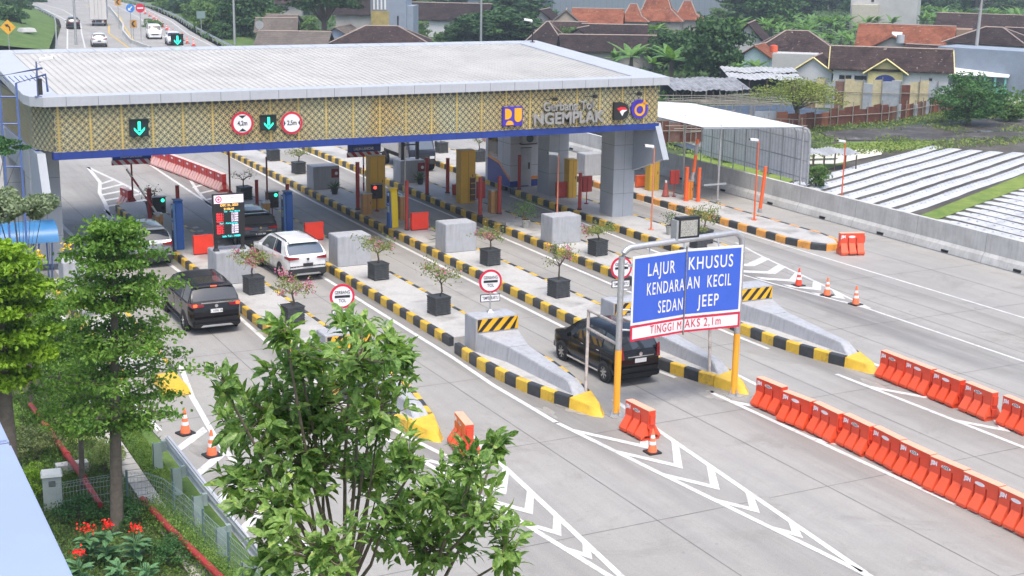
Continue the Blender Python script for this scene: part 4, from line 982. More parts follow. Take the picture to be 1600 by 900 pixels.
RD = mat('barrier_red_plastic', (.55,.035,.03), .45, var=.15, scale=3, dirt=.2); RDL = mat('barrier_pale_foot', (.72,.42,.38), .5, var=.15, scale=3, dirt=.2); RDT = mat('barrier_pale_top', (.85,.55,.5), .5)
def rb():
    t = thing('road_barrier', '', 'road barrier'); barrier_parts(t, RD, RDL, RDT, False, ''); return t
KR = Kind(rb)
for k in range(13):
    y = 75.3+k*1.20; x = 20.75-.095*k-.005*k*k
    KR.put((x,y,.0), radians(4+k*.4), f'{ORD[k]} red barrier in the row behind the fare board, from the near end', group='red barriers behind the second island')
KR.put((15.15,72.9,.0), radians(8), 'single red barrier with pale feet at the leftmost island rear tip', (1,1,.85), group='single red barriers')
# ------------------------------------------------------------------ traffic cones
COR = mat('cone_orange_faded', (.90,.20,.08), .5, var=.15, scale=8); CRD = mat('cone_red', (.80,.07,.03), .5, var=.1); CWH = mat('cone_reflective_white', (.80,.78,.80), .4, var=.08, scale=8)
def cone(m1):
    def f():
        t = thing('traffic_cone', '', 'traffic cone', group='traffic cones on the plaza')
        MB().prism([(-.23,-.19),(-.19,-.23),(.19,-.23),(.23,-.19),(.23,.19),(.19,.23),(-.19,.23),(-.23,.19)], 0, .04).build('base', BLACKP, t, bevel=.008)
        def rr(z): return .155-.125*(z/.72)
        for z0, z1, mm, nm in ((.04,.27,m1,'cone_body'),(.27,.37,CWH,'reflective_band'),(.37,.47,m1,'cone_body'),(.47,.57,CWH,'reflective_band'),(.57,.74,m1,'cone_body')):
            MB().tube([(0,0,z0),(0,0,z1)], [rr(z0),rr(z1)], 20).build(nm, mm, t, smooth=40)
        return t
    return f
KC = Kind(cone(COR)); KC2 = Kind(cone(CRD))
KC.put((20.2,30.8,0),0,'faded orange cone beside the lone barrier at the left sign post', .9)
KC.put((9.1,37.5,0),.3,'orange and white cone near the guard rail, left of the broad leaved tree', .98)
KC.put((9.3,35.5,0),.2,'orange and white cone half hidden by the broad tree leaves', .98)
KC2.put((36.2,44.9,0),0,'red cone with yellowish band, left of three on the worn hatching')
KC.put((36.2,43.1,0),.4,'middle one of three orange cones on the worn hatching'); KC.put((36.3,41.5,0),.1,'right one of three orange cones on the worn hatching')
def pylon():
    t = thing('traffic_cone', '', 'traffic cone'); MB().cyl(0,0,0,.22,.05,16).build('base', MAROON, t); MB().tube([(0,0,.05),(0,0,.75)], [.19,.07], 16).build('cone_body', mat('cone_dirty_red', (.38,.10,.08), .6, var=.3, scale=6, dirt=.3), t, smooth=40); MB().cyl(0,0,.75,.06,.12,10).build('cone_tip', WHITE, t); return t
Kind(pylon).put((41.6,63.2,.31),0,'dirty red pylon with white tip on the orange kerbed island', group='traffic cones on the plaza')
for k, (x, y) in enumerate([(47.6,178.5),(48.1,183.5),(48.6,188),(49.2,193),(50.0,198.5),(50.8,204),(51.9,210),(53.0,217),(54.2,224),(55.4,231),(56.6,238),(57.8,246),(58.9,254),(59.8,262),(60.6,271)]):
    KC2.put((x-1.3,y,0),0,f'{ORD[k]} small cone along the far highway shoulder, counted from the canopy roof', 1.5 if k == 2 else 1.25, group='cones along the far highway')

# ------------------------------------------------------------------ planters with bougainvillea
PLB = mat('planter_dark_slats', (.060,.067,.073), .5, var=.45, scale=9, dirt=.2); PLT = mat('planter_joint', (.12,.13,.14), .6)
BARK = mat('bark_brown', (.12,.09,.065), .9, var=.35, scale=14, bump=.6)
LFY = leaf_mat('bougainvillea_leaf', (.08,.12,.03), (.32,.36,.12), 3, .6, .25, (.5,.45,.12)); PINK = leaf_mat('bougainvillea_bract', (.50,.08,.26), (.72,.28,.40), 6, .6, .3)
PALEP = leaf_mat('dry_pink_bract', (.45,.22,.18), (.62,.38,.32), 6, .6, .3)
def quads(name, mats, C, N, U, sx, sy, parent, midx=None, curl=0.0, tip=True):
    """many leaf blades: centre C, normal N, axis U (arrays n x 3); each a 6-point pointed blade folded along its midrib"""
    n = len(C); U = U/np.linalg.norm(U, axis=1, keepdims=True); S_ = np.cross(N, U); S_ /= np.linalg.norm(S_, axis=1, keepdims=True)+1e-9; Nn = np.cross(U, S_)
    sx = np.broadcast_to(sx, n)[:,None]; sy = np.broadcast_to(sy, n)[:,None]
    if tip:
        base = C-U*sy*.5; t_ = C+U*sy*.5-Nn*sy*curl; l1 = C-U*sy*.15-S_*sx*.5+Nn*sx*.16; r1_ = C-U*sy*.15+S_*sx*.5+Nn*sx*.16; l2 = C+U*sy*.22-S_*sx*.38+Nn*sx*.10-Nn*sy*curl*.4; r2_ = C+U*sy*.22+S_*sx*.38+Nn*sx*.10-Nn*sy*curl*.4; mc = C+U*sy*.05-Nn*sy*curl*.1
        V = np.stack([base,l1,l2,t_,r2_,r1_,mc],1).reshape(-1,3); k = 7; pat = np.array([[0,6,1,1],[1,6,2,2],[2,6,3,3],[3,6,4,4],[4,6,5,5],[5,6,0,0]])
        F4 = [(0,6,2,1),(6,3,2),(0,5,4,6),(6,4,3)]
        idx = np.arange(n)*k
        loops = np.concatenate([ (idx[:,None]+np.array([0,6,2,1, 6,3,2, 0,5,4,6, 6,4,3])[None]) ],1).ravel()
        ls = (np.arange(n)[:,None]*14+np.array([0,4,7,11])[None]).ravel(); per_ = 4
    else:
        V = np.stack([C-U*sy*.5, C-S_*sx*.5, C+U*sy*.5-Nn*sy*curl, C+S_*sx*.5],1).reshape(-1,3); loops = np.arange(n*4); ls = np.arange(n)*4; per_ = 1
    me = bpy.data.meshes.new(name); me.vertices.add(len(V)); me.vertices.foreach_set('co', V.astype(np.float32).ravel())
    me.loops.add(len(loops)); me.loops.foreach_set('vertex_index', loops.astype(np.int32)); me.polygons.add(len(ls)); me.polygons.foreach_set('loop_start', ls.astype(np.int32))
    if not isinstance(mats, (list,tuple)): mats = [mats]
    for m in mats: me.materials.append(m)
    if midx is not None: me.polygons.foreach_set('material_index', np.repeat(midx, per_).astype(np.int32))
    me.update(calc_edges=True); me.validate()
    return link(name, me, parent)
def rnd_dir(n, up=0.0):
    v = RNG.normal(size=(n,3)); v[:,2] += up; return v/np.linalg.norm(v,axis=1,keepdims=True)
def bonsai(t, h, spread, nl, pink, seed, z0=.62, tilt=(0,0), dens=1.0):
    nl = int(nl*1.5)
    rs = np.random.default_rng(seed); b = MB(); tips = []
    base = Vector((0,0,z0-.05)); top_ = Vector((tilt[0]+rs.uniform(-.05,.05), tilt[1]+rs.uniform(-.05,.05), z0+h*.42))
    b.tube([base, base.lerp(top_,.5)+Vector((rs.uniform(-.06,.06),rs.uniform(-.06,.06),0)), top_], [.045,.036,.028], 7)
    for k in range(7):
        a = 2*pi*k/7+rs.uniform(-.4,.4); e = top_+Vector((cos(a)*spread*rs.uniform(.4,.75), sin(a)*spread*rs.uniform(.4,.75), h*rs.uniform(.12,.45)))
        m = top_.lerp(e,.5)+Vector((0,0,h*.06)); b.tube([top_,m,e], [.02,.013,.007], 5); tips.append(e)
        for j in range(3):
            e2 = e+Vector((rs.normal()*spread*.3, rs.normal()*spread*.3, abs(rs.normal())*h*.18)); b.tube([e,e2], [.007,.003], 4, cap=False); tips += [e2, e.lerp(e2,.5)]
    b.build('stem', BARK, t, smooth=50)
    T = np.array([list(p) for p in tips]); C = T[rs.integers(0,len(T),nl)]+rs.normal(size=(nl,3))*np.array([spread*.17,spread*.17,h*.08])
    quads('foliage', LFY, C, rnd_dir(nl,.8), rnd_dir(nl), rs.uniform(.05,.075,nl), rs.uniform(.07,.11,nl), t, tip=False)
    if pink:
        cl = T[rs.integers(0,len(T),6)]; npk = int(nl*pink*.55); C = cl[rs.integers(0,6,npk)]+rs.normal(size=(npk,3))*spread*.12
        quads('blossom', PINK, C, rnd_dir(npk,.5), rnd_dir(npk), .07, .08, t, tip=False)
def planter_box(t, s=.64, h=.66):
    m = MB(); w = s
    for k in range(7):
        z = .045+k*(h-.06)/7; g = w; m.taper(0,0,z,g,g,(h-.06)/7-.022,g-.012,g-.012); m.box(-g/2+.03,g/2-.03,-g/2+.03,g/2-.03,z+(h-.06)/7-.022,z+(h-.06)/7)
    for sx_ in (-1,1):
        for sy_ in (-1,1): m.cbox(sx_*(w/2-.05), sy_*(w/2-.05), 0, .09,.09,.06)
    m.build('planter_box', PLB, t); MB().box(-w/2+.03,w/2-.03,-w/2+.03,w/2-.03,.1,h-.035).build('soil', SOIL, t)
    r = MB(); r.box(-w/2-.015,w/2+.015,-w/2-.015,-w/2+.03,h-.03,h); r.box(-w/2-.015,w/2+.015,w/2-.03,w/2+.015,h-.03,h); r.box(-w/2-.015,-w/2+.03,-w/2+.03,w/2-.03,h-.03,h); r.box(w/2-.03,w/2+.015,-w/2+.03,w/2-.03,h-.03,h); r.build('planter_rim', PLB, t)
PLg = 'square slatted planters with small bushes on the islands'
def planter(x, y, label, h, sp, nl, pink, seed, rz=.1, tilt=(0,0), z=.315, s=1.0):
    t = thing('flower_planter', label, 'planter', (x,y,z), rz, PLg); t.scale = (s,s,s); planter_box(t); bonsai(t, h*.86, sp, nl, pink, seed, .62, tilt); return t
planter(15.25,51.2,'dark slatted planter with pink bougainvillea left of the white car',1.15,.75,420,.75,1)
planter(15.2,46.4,'slatted planter with bright pink blossoms, just above the broad leaved tree',1.2,.85,260,1.0,2)
planter(20.45,51.5,'slatted planter with pale pink bush beside the white block right of the white car',1.15,.75,360,.22,3)
planter(20.45,45.6,'slatted planter with gnarled bare trunk and thin leaves, right of the round toll sign',1.3,.85,330,.15,4, tilt=(.05,0))
planter(25.7,52.1,'slatted planter with pinkish bush in front of the middle white block',1.0,.65,330,.35,5)
planter(25.7,46.15,'slatted planter with tall twisted stem left of the blue lane sign',1.5,.75,230,.45,6)
planter(30.85,52.0,'dark slatted planter with dense reddish bush, fourth island',.75,.85,520,.15,7)
planter(20.7,70.7,'black slatted planter with nearly bare bonsai behind the fare board',.95,.7,60,0,8, s=1.0)
planter(25.95,77.6,'slatted planter with yellowish bonsai near the blue band',.9,.75,220,0,9)
planter(26.1,82.8,'slatted planter half hidden by the canopy blue band, left one',.9,.7,150,0,10)
planter(31.9,83.3,'slatted planter beside the hanging blue board',.9,.6,120,.1,11)
planter(37.0,82.2,'slatted planter right of the box truck',.6,.5,80,.3,12)
planter(37.6,78.0,'planter with pink blossom seen over the yellow cabinet',1.3,.8,300,.6,13)
planter(36.6,52.3,'low planter with leafy bonsai behind the blue lane sign',1.15,.75,480,.05,14, s=.95)
planter(35.75,51.5,'flat planter just behind the pipe of the blue lane sign',.5,.6,160,.1,15, s=.9)
# round pots
GPOT = mat('grey_pot', (.36,.36,.34), .7, var=.15)
def pot(x, y, label, m, r, h, fol, fh, seed, z=.315, spiky=False):
    t = thing('potted_plant', label, 'potted plant', (x,y,z), 0, 'potted plants on the islands')
    MB().tube([(0,0,0),(0,0,h*.9),(0,0,h*.9),(0,0,h)], [r*.72,r*.97,r*1.08,r*1.08], 18).build('pot', m, t, smooth=40); MB().disc((0,0,h+.001),(0,0,1),r*.95,.01,16).build('soil', SOIL, t)
    rs = np.random.default_rng(seed)
    if spiky:
        n = 34; U = rnd_dir(n,.9); C = U*fh*.42+np.array([0,0,h]); quads('foliage', LFG, C, rnd_dir(n,.6), U, .045, fh*.85, t, curl=.25)
    else:
        n = fol; C = rs.normal(size=(n,3))*np.array([fh*.30,fh*.30,fh*.25])+np.array([0,0,h+fh*.55]); quads('foliage', LFG, C, rnd_dir(n,.6), rnd_dir(n), .06, .09, t, tip=False)
        b = MB(); 
        for k in range(5): b.tube([(0,0,h),(rs.normal()*fh*.2,rs.normal()*fh*.2,h+fh*.7)], [.012,.005], 5)
        b.build('stem', BARK, t)
    return t
LFG = leaf_mat('potted_leaf', (.03,.075,.02), (.10,.19,.05), 4, .5, .2)
pot(15.4,68.3,'large round black pot with pale bush, left of the fare board',BLACKP,.31,.62,200,.75,21)
pot(25.5,70.4,'small dark pot with spiky plant in front of the red hose cabinet block',PLB,.2,.32,0,.55,22,spiky=True)
pot(30.95,71.6,'small pot with spiky leaves below the box truck block',PLB,.19,.3,0,.6,23,spiky=True)
pot(30.7,58.5,'square grey pot with tall leafy bush left of a white block',GPOT,.2,.38,420,.95,24)
pot(36.2,54.5,'grey bucket pot with thin yellowish plant behind the matrix sign',GPOT,.2,.42,130,.75,25)
pot(25.75,56.9,'low palm like plant behind the middle white block',GPOT,.2,.3,0,.9,26,spiky=True)
# ------------------------------------------------------------------ booth equipment
Z = .312
Gp = 'thick red and orange guard posts on the islands'
def post(x, y, h, r, m, label, z=Z):
    t = thing('guard_post', label, 'guard post', (x,y,z), 0, Gp)
    MB().cyl(0,0,0,r,h,14).build('post', m, t, smooth=40); MB().cyl(0,0,h,r*1.06,.03,14).build('cap', m, t, smooth=40); MB().cyl(0,0,0,r*1.35,.05,14).build('foot', DARKM if m is not ORGP else m, t, smooth=40); return t
post(14.9,66.6,1.55,.10,REDP,'dull red post behind the leftmost lane signal'); post(15.9,65.2,1.85,.09,REDP,'dull red post right of the leftmost blue machine')
post(20.15,66.7,1.62,.085,REDP,'slim red post left of the middle green lane signal'); post(21.15,65.0,1.62,.09,REDP,'short red post tip above the second blue machine')
post(25.05,65.8,2.35,.10,REDP,'tallest red post, left of the big yellow cabinet'); post(25.3,60.1,2.3,.085,REDP,'red post at the left edge of the middle red vinyl board')
post(30.0,68.5,1.95,.10,REDP,'left one of two red posts ahead of the second big yellow cabinet'); post(31.2,68.5,1.85,.10,REDP,'right one of two red posts ahead of the second big yellow cabinet')
post(30.0,62.0,1.88,.10,REDP,'red post left of the tan cabinet, fourth island'); post(31.1,62.1,1.85,.10,REDP,'red post right of the tan cabinet, fourth island')
post(35.3,68.1,1.85,.09,REDP,'red post at the staffed booth wall'); post(35.4,61.6,1.85,.09,REDP,'red post left of the canopy column')
post(41.9,61.7,1.75,.11,ORGP,'orange post left of the orange cabinet'); post(42.4,61.3,1.75,.10,ORGP,'orange post right of the orange cabinet'); post(41.75,67.0,1.5,.12,ORGP,'orange post behind the orange box near the tall yellow cabinet')
post(40.7,79.5,1.6,.12,ORGP,'far orange post seen above the island kerb left of the booth')

def cab(x, y, w, d, h, m, label, name='barrier_cabinet', extra=None, rz=0):
    t = thing(name, label, 'cabinet', (x,y,Z), rz, 'barrier and service cabinets on the islands')
    MB().box(-w/2,w/2,-d/2,d/2,0,h).build('cabinet_body', m, t, bevel=.012)
    MB().box(-w/2-.015,w/2+.015,-d/2-.015,d/2+.015,h,h+.04).build('cabinet_lid', m if h > 1.6 else GALV, t, bevel=.01)
    s = MB(); s.box(-.006,.006,-d/2-.003,-d/2+.01,.04,h-.03); s.box(w*.28,w*.28+.03,-d/2-.02,-d/2,h*.5,h*.5+.14); s.build('door_seam', DARKM, t)
    if extra: extra(t)
    return t
cab(14.55,63.4,.36,.36,.95,TANC,'tan barrier cabinet under the leftmost lane signal'); cab(19.75,64.0,.34,.34,1.0,TANC,'tan barrier cabinet behind the middle green lane signal')
cab(25.0,64.5,.46,.40,1.02,TANC,'tan barrier cabinet left of the red lit lane signal'); cab(26.1,62.6,.30,.34,1.12,TANC,'narrow tan cabinet right of the yellow and blue machine')
cab(31.0,62.5,.48,.42,1.12,TANC,'tan cabinet between two red posts'); cab(42.25,62.0,.36,.36,1.0,OCAB,'orange barrier cabinet between two orange posts')
cab(26.05,65.9,.80,.62,2.62,YCAB,'big yellow cabinet left of centre, behind the red lit signal','tall_cabinet')
def shelf(t):
    MB().box(.10,.385,-.36,-.312,.08,1.35).build('shelf_recess', mat('shelf_shadow_wood', (.10,.06,.03), .7), t)
    m = MB()
    for z in (.08,.42,.74,1.02,1.31): m.box(.11,.375,-.375,-.30,z,z+.05)
    m.build('shelf_board', TANC, t)
cab(30.9,65.6,.82,.62,2.70,YCAB,'big yellow cabinet with open side shelves, fourth island','tall_cabinet',shelf)
cab(36.75,65.0,.50,.55,2.0,YCAB,'yellow cabinet between both canopy columns','tall_cabinet'); cab(42.0,65.2,.62,.5,1.85,YCAB,'yellow cabinet on the rightmost island by the concrete wall','tall_cabinet')

def signal(x, y, label, lit, z=Z, pole=1.0):
    t = thing('lane_signal', label, 'lane signal', (x,y,z), 0, 'booth lane signals on posts')
    MB().cyl(0,0,0,.03,pole,8).build('pole', MAROON, t); MB().taper(0,0,0,.24,.24,.1,.08,.08).build('base', MAROON, t)
    b = MB().box(-.30,.30,-.11,.11,pole-.28,pole+.50).build('signal_housing', BLACKP, t, bevel=.015)
    MB().box(-.33,.33,-.22,.11,pole+.505,pole+.535).build('visor', GREYM, t)
    MB().disc((.16,-.118,pole+.34),(0,1,0),.085,.02,18).build('lamp', lit, t, smooth=30)
    MB().disc((.16,-.113,pole-.02),(0,1,0),.085,.008,18).build('unlit_lamp', mat('unlit_lamp', (.03,.012,.014), .2), t); return t
GRN = mat('signal_green', (.03,.78,.42), .3, emit=1.5, var=0); RDL2 = mat('signal_red', (.95,.05,.03), .3, emit=2.0, var=0)
signal(15.25,66.2,'black lane signal with green light left of the leftmost blue machine',GRN,pole=.72); signal(20.5,65.4,'black lane signal with green light above the white car',GRN,pole=.76)
s_ = signal(25.75,65.0,'black lane signal showing red beside the yellow and blue machine',RDL2,pole=.98)
s_.scale = (.92,1,.92)
for c in kids(s_):
    if c.name.startswith(('lamp','unlit')): c.location.x = -.30
# toll machines: tall leaning cabinets with screens towards the lane on the left
def tollm(x, y, label, a, b_, h, lean=0.0):
    t = thing('toll_machine', label, 'toll machine', (x,y,Z), 0, 'toll payment machines beside the lanes')
    w, d = .42, .52
    MB().extr([(-d/2,0),(d/2,0),(d/2-.02,h-.05),(-d/2+.10+lean,h),(-d/2+lean,h-.12)], 'x', -w/2+.1, w/2).build('machine_body', a, t, bevel=.02)
    MB().extr([(-d/2+.03,0),(d/2-.05,0),(d/2-.05,h-.15),(-d/2+.08+lean,h-.1)], 'x', -w/2, -w/2+.1).build('front_panel', b_, t, bevel=.01)
    s = MB(); s.box(-w/2-.012,-w/2,-.12,.14,h*.66,h*.80); s.build('screen', GLASSD, t)
    s = MB(); s.box(-w/2-.03,-w/2,-.12,.12,h*.40,h*.56); s.box(-w/2-.02,-w/2,-.08,.08,h*.60,h*.63); s.box(-w/2-.05,-w/2,-.10,.10,h*.84,h*.90); s.build('card_slot', GALV, t)
    MB().box(-w/2+.06,w/2+.02,-d/2+lean,d/2,h,h+.035).build('hood', a, t, bevel=.01); return t
tollm(14.6,60.1,'tall blue payment machine on the fare board island',BLUEM,mat('machine_panel_blue',(.10,.22,.45),.35),2.12); tollm(20.0,61.6,'tall blue payment machine above the white car',BLUEM,MATS['machine_panel_blue'],1.9)
MYEL = mat('machine_yellow', (.85,.62,.02), .4, var=.05)
m_ = tollm(24.95,61.0,'leaning payment machine, yellow with a blue front',MYEL,BLUEM,1.82,.16)
# red vinyl boards
def vboard(x, y, label, w=.85, h=.78, rz=0, m=None):
    t = thing('red_board', label, 'board', (x,y,Z), rz, 'red vinyl covered boards on the islands')
    bm = MB(); n = 8; V = []
    for j in range(n+1):
        for i in range(n+1):
            u, v = i/n, j/n; V.append((-w/2+w*u+.008*sin(9*v), -.09-.012*sin(5*u+8*v+x), .06+h*v-.012*sin(6*u)))
    bm.add(V, [(j*(n+1)+i, j*(n+1)+i+1, (j+1)*(n+1)+i+1, (j+1)*(n+1)+i) for j in range(n) for i in range(n)])
    bm.box(-w/2,w/2,-.075,.09,.06,.06+h-.01); bm.build('vinyl_cover', m or REDV, t, smooth=30, fix=False); MB().box(-w/2+.02,w/2-.02,-.07,.07,0,.06).build('foot_rail', MAROON, t); return t
vboard(15.3,58.6,'red vinyl board left of the electronic fare board'); vboard(20.55,59.5,'red vinyl board behind the roof of the white car'); vboard(25.85,59.9,'red vinyl board left of the middle white block')
vboard(36.3,65.0,'shaded red covered board at the rear canopy column',.80,.78,0,REDP)
vboard(41.95,66.2,'orange box shaped board behind the matrix of yellow cabinets',.74,.62,0,ORGP)
vboard(31.35,67.9,'small red tank beside the second big yellow cabinet',.26,.5,0,REDP)
# small red plates on posts (backs of lane signals)
def rplate(x, y, label, m, w, h, top_):
    t = thing('red_signal_plate', label, 'sign plate', (x,y,Z), 0, 'red signal backs on posts')
    MB().box(-w/2,w/2,-.07,.07,top_-h,top_).build('plate', m, t, bevel=.01); MB().cyl(0,0,0,.028,top_-h,8).build('pole', m, t); MB().cyl(0,0,0,.12,.04,10).build('base', MAROON, t); MB().box(-.015,.015,-.085,-.07,top_-h,top_-.02).build('stiffener', MAROON, t); return t
rplate(30.75,63.5,'red signal back beside the tan cabinet, fourth island',REDP,.46,.85,1.42); rplate(36.55,62.9,'red signal back left of the front canopy column',REDP,.55,.82,1.45); rplate(42.0,63.0,'orange red signal back on the rightmost island',REDP,.55,.74,1.42)
rplate(25.95,63.3,'brown red signal back behind the yellow and blue machine',MAROON,.40,.60,1.35)
# bollard plates
def cctv(x, y, h, m, label, z=Z, side=-1):
    t = thing('camera_pole', label, 'camera pole', (x,y,z), 0, 'slim camera poles')
    MB().tube([(0,0,0),(0,0,h)], [.045,.032], 8).build('pole', m, t, smooth=50); MB().cyl(0,0,0,.14,.03,12).build('base', m, t)
    c = MB(); c.tube([(0,0,h-.06),(side*.16,-.04,h-.02)], .02, 6); c.build('bracket', GALV, t)
    c = MB(); c.add([(side*.08,-.12,h+.0),(side*.62,-.20,h+.08),(side*.62,-.05,h+.08),(side*.08,.03,h+.0),(side*.08,-.12,h+.13),(side*.62,-.20,h+.21),(side*.62,-.05,h+.21),(side*.08,.03,h+.13)], [(0,1,2,3),(4,7,6,5),(0,4,5,1),(1,5,6,2),(2,6,7,3),(3,7,4,0)])
    c.build('camera_housing', WHITE, t, bevel=.015); MB().disc((side*.635,-.125,h+.145),(1,0,0),.045,.02,12).build('lens', BLACKP, t); return t
cctv(32.45,58.6,3.35,mat('pole_pale_orange',(.62,.22,.12),.5,var=.15),'slim orange camera pole in front of the staffed booth'); cctv(36.0,55.8,3.9,MATS['pole_pale_orange'],'slim orange camera pole in front of the canopy column')
cctv(42.05,55.9,3.9,ORGP,'orange camera pole on the rightmost island before the grey wall shed'); cctv(51.1,60.2,4.2,ORGP,'orange camera pole beyond the concrete wall at the white beds',-1.05)
cctv(8.75,57.3,1.35,mat('pole_slate_blue',(.12,.15,.30),.5),'short camera pole standing on the canopy roof corner',7.34,1); cctv(36.9,69.9,1.1,DARKM,'small camera pole at the far right roof corner of the canopy',8.1)
# booms
RWS = striped('boom_red_white', (.45,.04,.04), (.70,.66,.64), .9, .5, (0,0,1), .5)
def boom(x, y, z0, pts, m, label, r=.045):
    t = thing('boom_gate', label, 'barrier arm', (x,y,z0), 0, 'raised barrier arms'); MB().tube(pts, r, 8).build('arm', m, t); MB().cbox(pts[0][0],pts[0][1],pts[0][2]-.1,.2,.2,.2).build('pivot', GALV, t, bevel=.02); return t
boom(14.5,63.3,Z+.95,[(0,0,0),(-.2,0,.35),(-1.25,.2,2.1)],RWS,'raised slanting red and white arm at the leftmost booth'); boom(19.9,64.2,Z+1.0,[(0,0,0),(0,0,2.15)],mat('arm_brown_red',(.22,.09,.07),.5,var=.3),'upright brownish barrier arm behind the second green signal')
boom(26.3,62.7,Z+1.15,[(0,0,0),(0,0,2.35)],GALV,'upright grey barrier arm right of the big yellow cabinet'); boom(42.4,61.95,Z+1.05,[(0,0,0),(.1,0,.55),(.22,-.05,2.15)],striped('boom_orange_grey',(.85,.16,.04),(.4,.36,.34),1.5,.62,(0,0,1),.5,off=-.9),'raised orange barrier arm between the two orange posts',.09)
boom(42.9,56.6,Z+.3,[(0,0,0),(.05,0,.5),(.2,0,2.2)],ORGP,'raised orange barrier arm beside the orange camera pole',.09)
MB_ = MB(); MB_.box(-.7,.7,-.03,.03,0,.09); tag(MB_.build('barrier_plank', GALV), 'pale horizontal plank crossing the slim grey lamp support', 'plank').location = (42.4,59.85,1.4)
# signs hanging under the canopy: striped skirt on a post
SKR = striped('skirt_red_white', (.50,.03,.05), (.78,.72,.74), .42, .5, (1,0,.9), .5)
def skirt(x, y, z0, w, label, pole_m, poleh, blue=True):
    t = thing('clearance_sign', label, 'clearance sign', (x,y,Z), 0, 'height clearance boards under the canopy')
    MB().cyl(0,0,0,.045,poleh,10).build('pole', pole_m, t); MB().taper(0,0,0,.30,.30,.18,.12,.12).build('base', MAROON, t)
    MB().box(-w/2,w/2,-.04,.04,z0-Z,z0-Z+.26).build('striped_skirt', SKR, t)
    if blue:
        b = MB().box(-w/2+.05,w/2+.05,-.05,.05,z0-Z+.262,z0-Z+.80).build('blue_board', BLUEB, t); text('lettering','LALIN LANCAR',.20,WHITE,b,(0,-.056,z0-Z+.42),.003,.002,sx=.8)
    return t
skirt(15.35,72.3,2.18,1.95,'red and white striped clearance board on a post, leftmost',MAROON,1.95); skirt(26.45,68.6,2.50,1.80,'red and white striped clearance board under the blue hanging board above the yellow cabinet',RWS,2.35)
t = thing('sign_post', 'dull red post on the tip of the second island behind the fare board', 'sign post', (20.4,72.3,Z)); MB().cyl(0,0,0,.05,4.4,10).build('pole', MAROON, t); MB().taper(0,0,0,.32,.32,.2,.12,.12).build('base', MAROON, t)
t = thing('sign_post', 'black and red striped post seen between the canopy columns', 'sign post', (37.6,68.5,Z)); MB().cyl(0,0,0,.06,3.6,10).build('pole', striped('post_black_red',(.03,.03,.035),(.3,.05,.04),1.1,.6,(0,0,1)), t)
# metal tray and tile
tag(MB().box(-.42,.42,-.3,.3,0,.06).box(-.42,.42,-.3,-.27,.06,.14).build('metal_tray', GALV), 'loose flat metal tray lying on the fourth island', 'tray').location = (30.5,59.6,Z)

# ---- electronic fare board
t = thing('fare_board', 'black electronic fare board with red and white digits on the white block', 'fare board', (14.95,53.3,1.6))
MB().box(-.62,.62,-.08,.08,.48,2.22).build('display_housing', BLACKP, t, bevel=.01)
for x in (-.53,.53): MB().box(x-.06,x+.06,-.06,.06,0,.50).build('leg', BLACKP, t)
for x in (-.53,.53): MB().taper(x,0,0,.22,.22,.1,.13,.13).build('leg_foot', BLACKP, t)
LEDW = mat('led_white', (.80,.70,.85), .4, emit=.35, var=0); LEDR = mat('led_red', (.95,.03,.04), .4, emit=1.0, var=0); LEDC = mat('led_cyan', (.05,.75,.75), .4, emit=.7, var=0); LEDO = mat('led_amber', (.90,.50,.12), .4, emit=.7, var=0)
hd = MB().box(-.58,.58,-.086,-.08,1.86,2.18).build('header_panel', LEDW, t)
n = 24; e = MB()
for k in range(n):
    a, b = 2*pi*k/n, 2*pi*(k+1)/n; e.add([(-.40+.085*cos(a),-.089,2.02+.085*sin(a)),(-.40+.13*cos(a),-.089,2.02+.13*sin(a)),(-.40+.13*cos(b),-.089,2.02+.13*sin(b)),(-.40+.085*cos(b),-.089,2.02+.085*sin(b))],[(0,1,2,3)])
e.disc((-.40,-.088,2.02),(0,1,0),.05,.004,14); e.build('header_emblem', LEDR, hd, fix=False)
LEDM = mat('led_mauve', (.55,.38,.60), .5, emit=.2)
text('header_text','JASA MARGA',.10,LEDM,hd,(.14,-.089,2.06),.001,.001); text('header_text','TOL',.09,LEDM,hd,(.14,-.089,1.96),.001,.001)
text('display_text','DEC 21, 2023',.125,LEDO,t,(.02,-.084,1.78),.003,.001); text('display_text','21:06:43',.12,LEDO,t,(.0,-.084,1.63),.003,.001)
text('display_text','Gol    Asal  Masuk',.085,LEDC,t,(.12,-.084,1.53),.001,.001); text('display_text','Asal  : Karanganyar',.095,LEDC,t,(-.02,-.084,1.07),.001,.001); text('display_text','Info Tol : 14080',.11,LEDC,t,(.07,-.084,.555),.002,.001)
for r0 in (1.44,.98):
    for k in range(4): text('display_text',['Gol 1 :','Gol 2 :','Gol 3 :','Gol 4 :'][k],.10,LEDR,t,(-.36,-.084,r0-.095*k),.004,.001); text('display_text',['13.500','21.500','21.500','27.000'][k] if r0 > 1 else ['18.000','27.500','27.500','36.500'][k],.10,LEDW,t,(.22,-.084,r0-.095*k),.004,.001)
# back of the same kind of board over the fourth island
t = thing('fare_board', 'dark framed electronic board seen in front of the box truck', 'fare board', (30.75,72.6,1.56)); 
for x in (-.44,.44): MB().box(x-.09,x+.09,-.06,.06,0,1.7).build('leg', DARKM, t)
MB().box(-.35,.35,-.05,.05,1.0,1.55).build('display_housing', mat('panel_beige_grey',(.30,.27,.25),.5), t); MB().box(-.35,.35,-.05,.05,.80,.86).build('crossbar', DARKM, t)

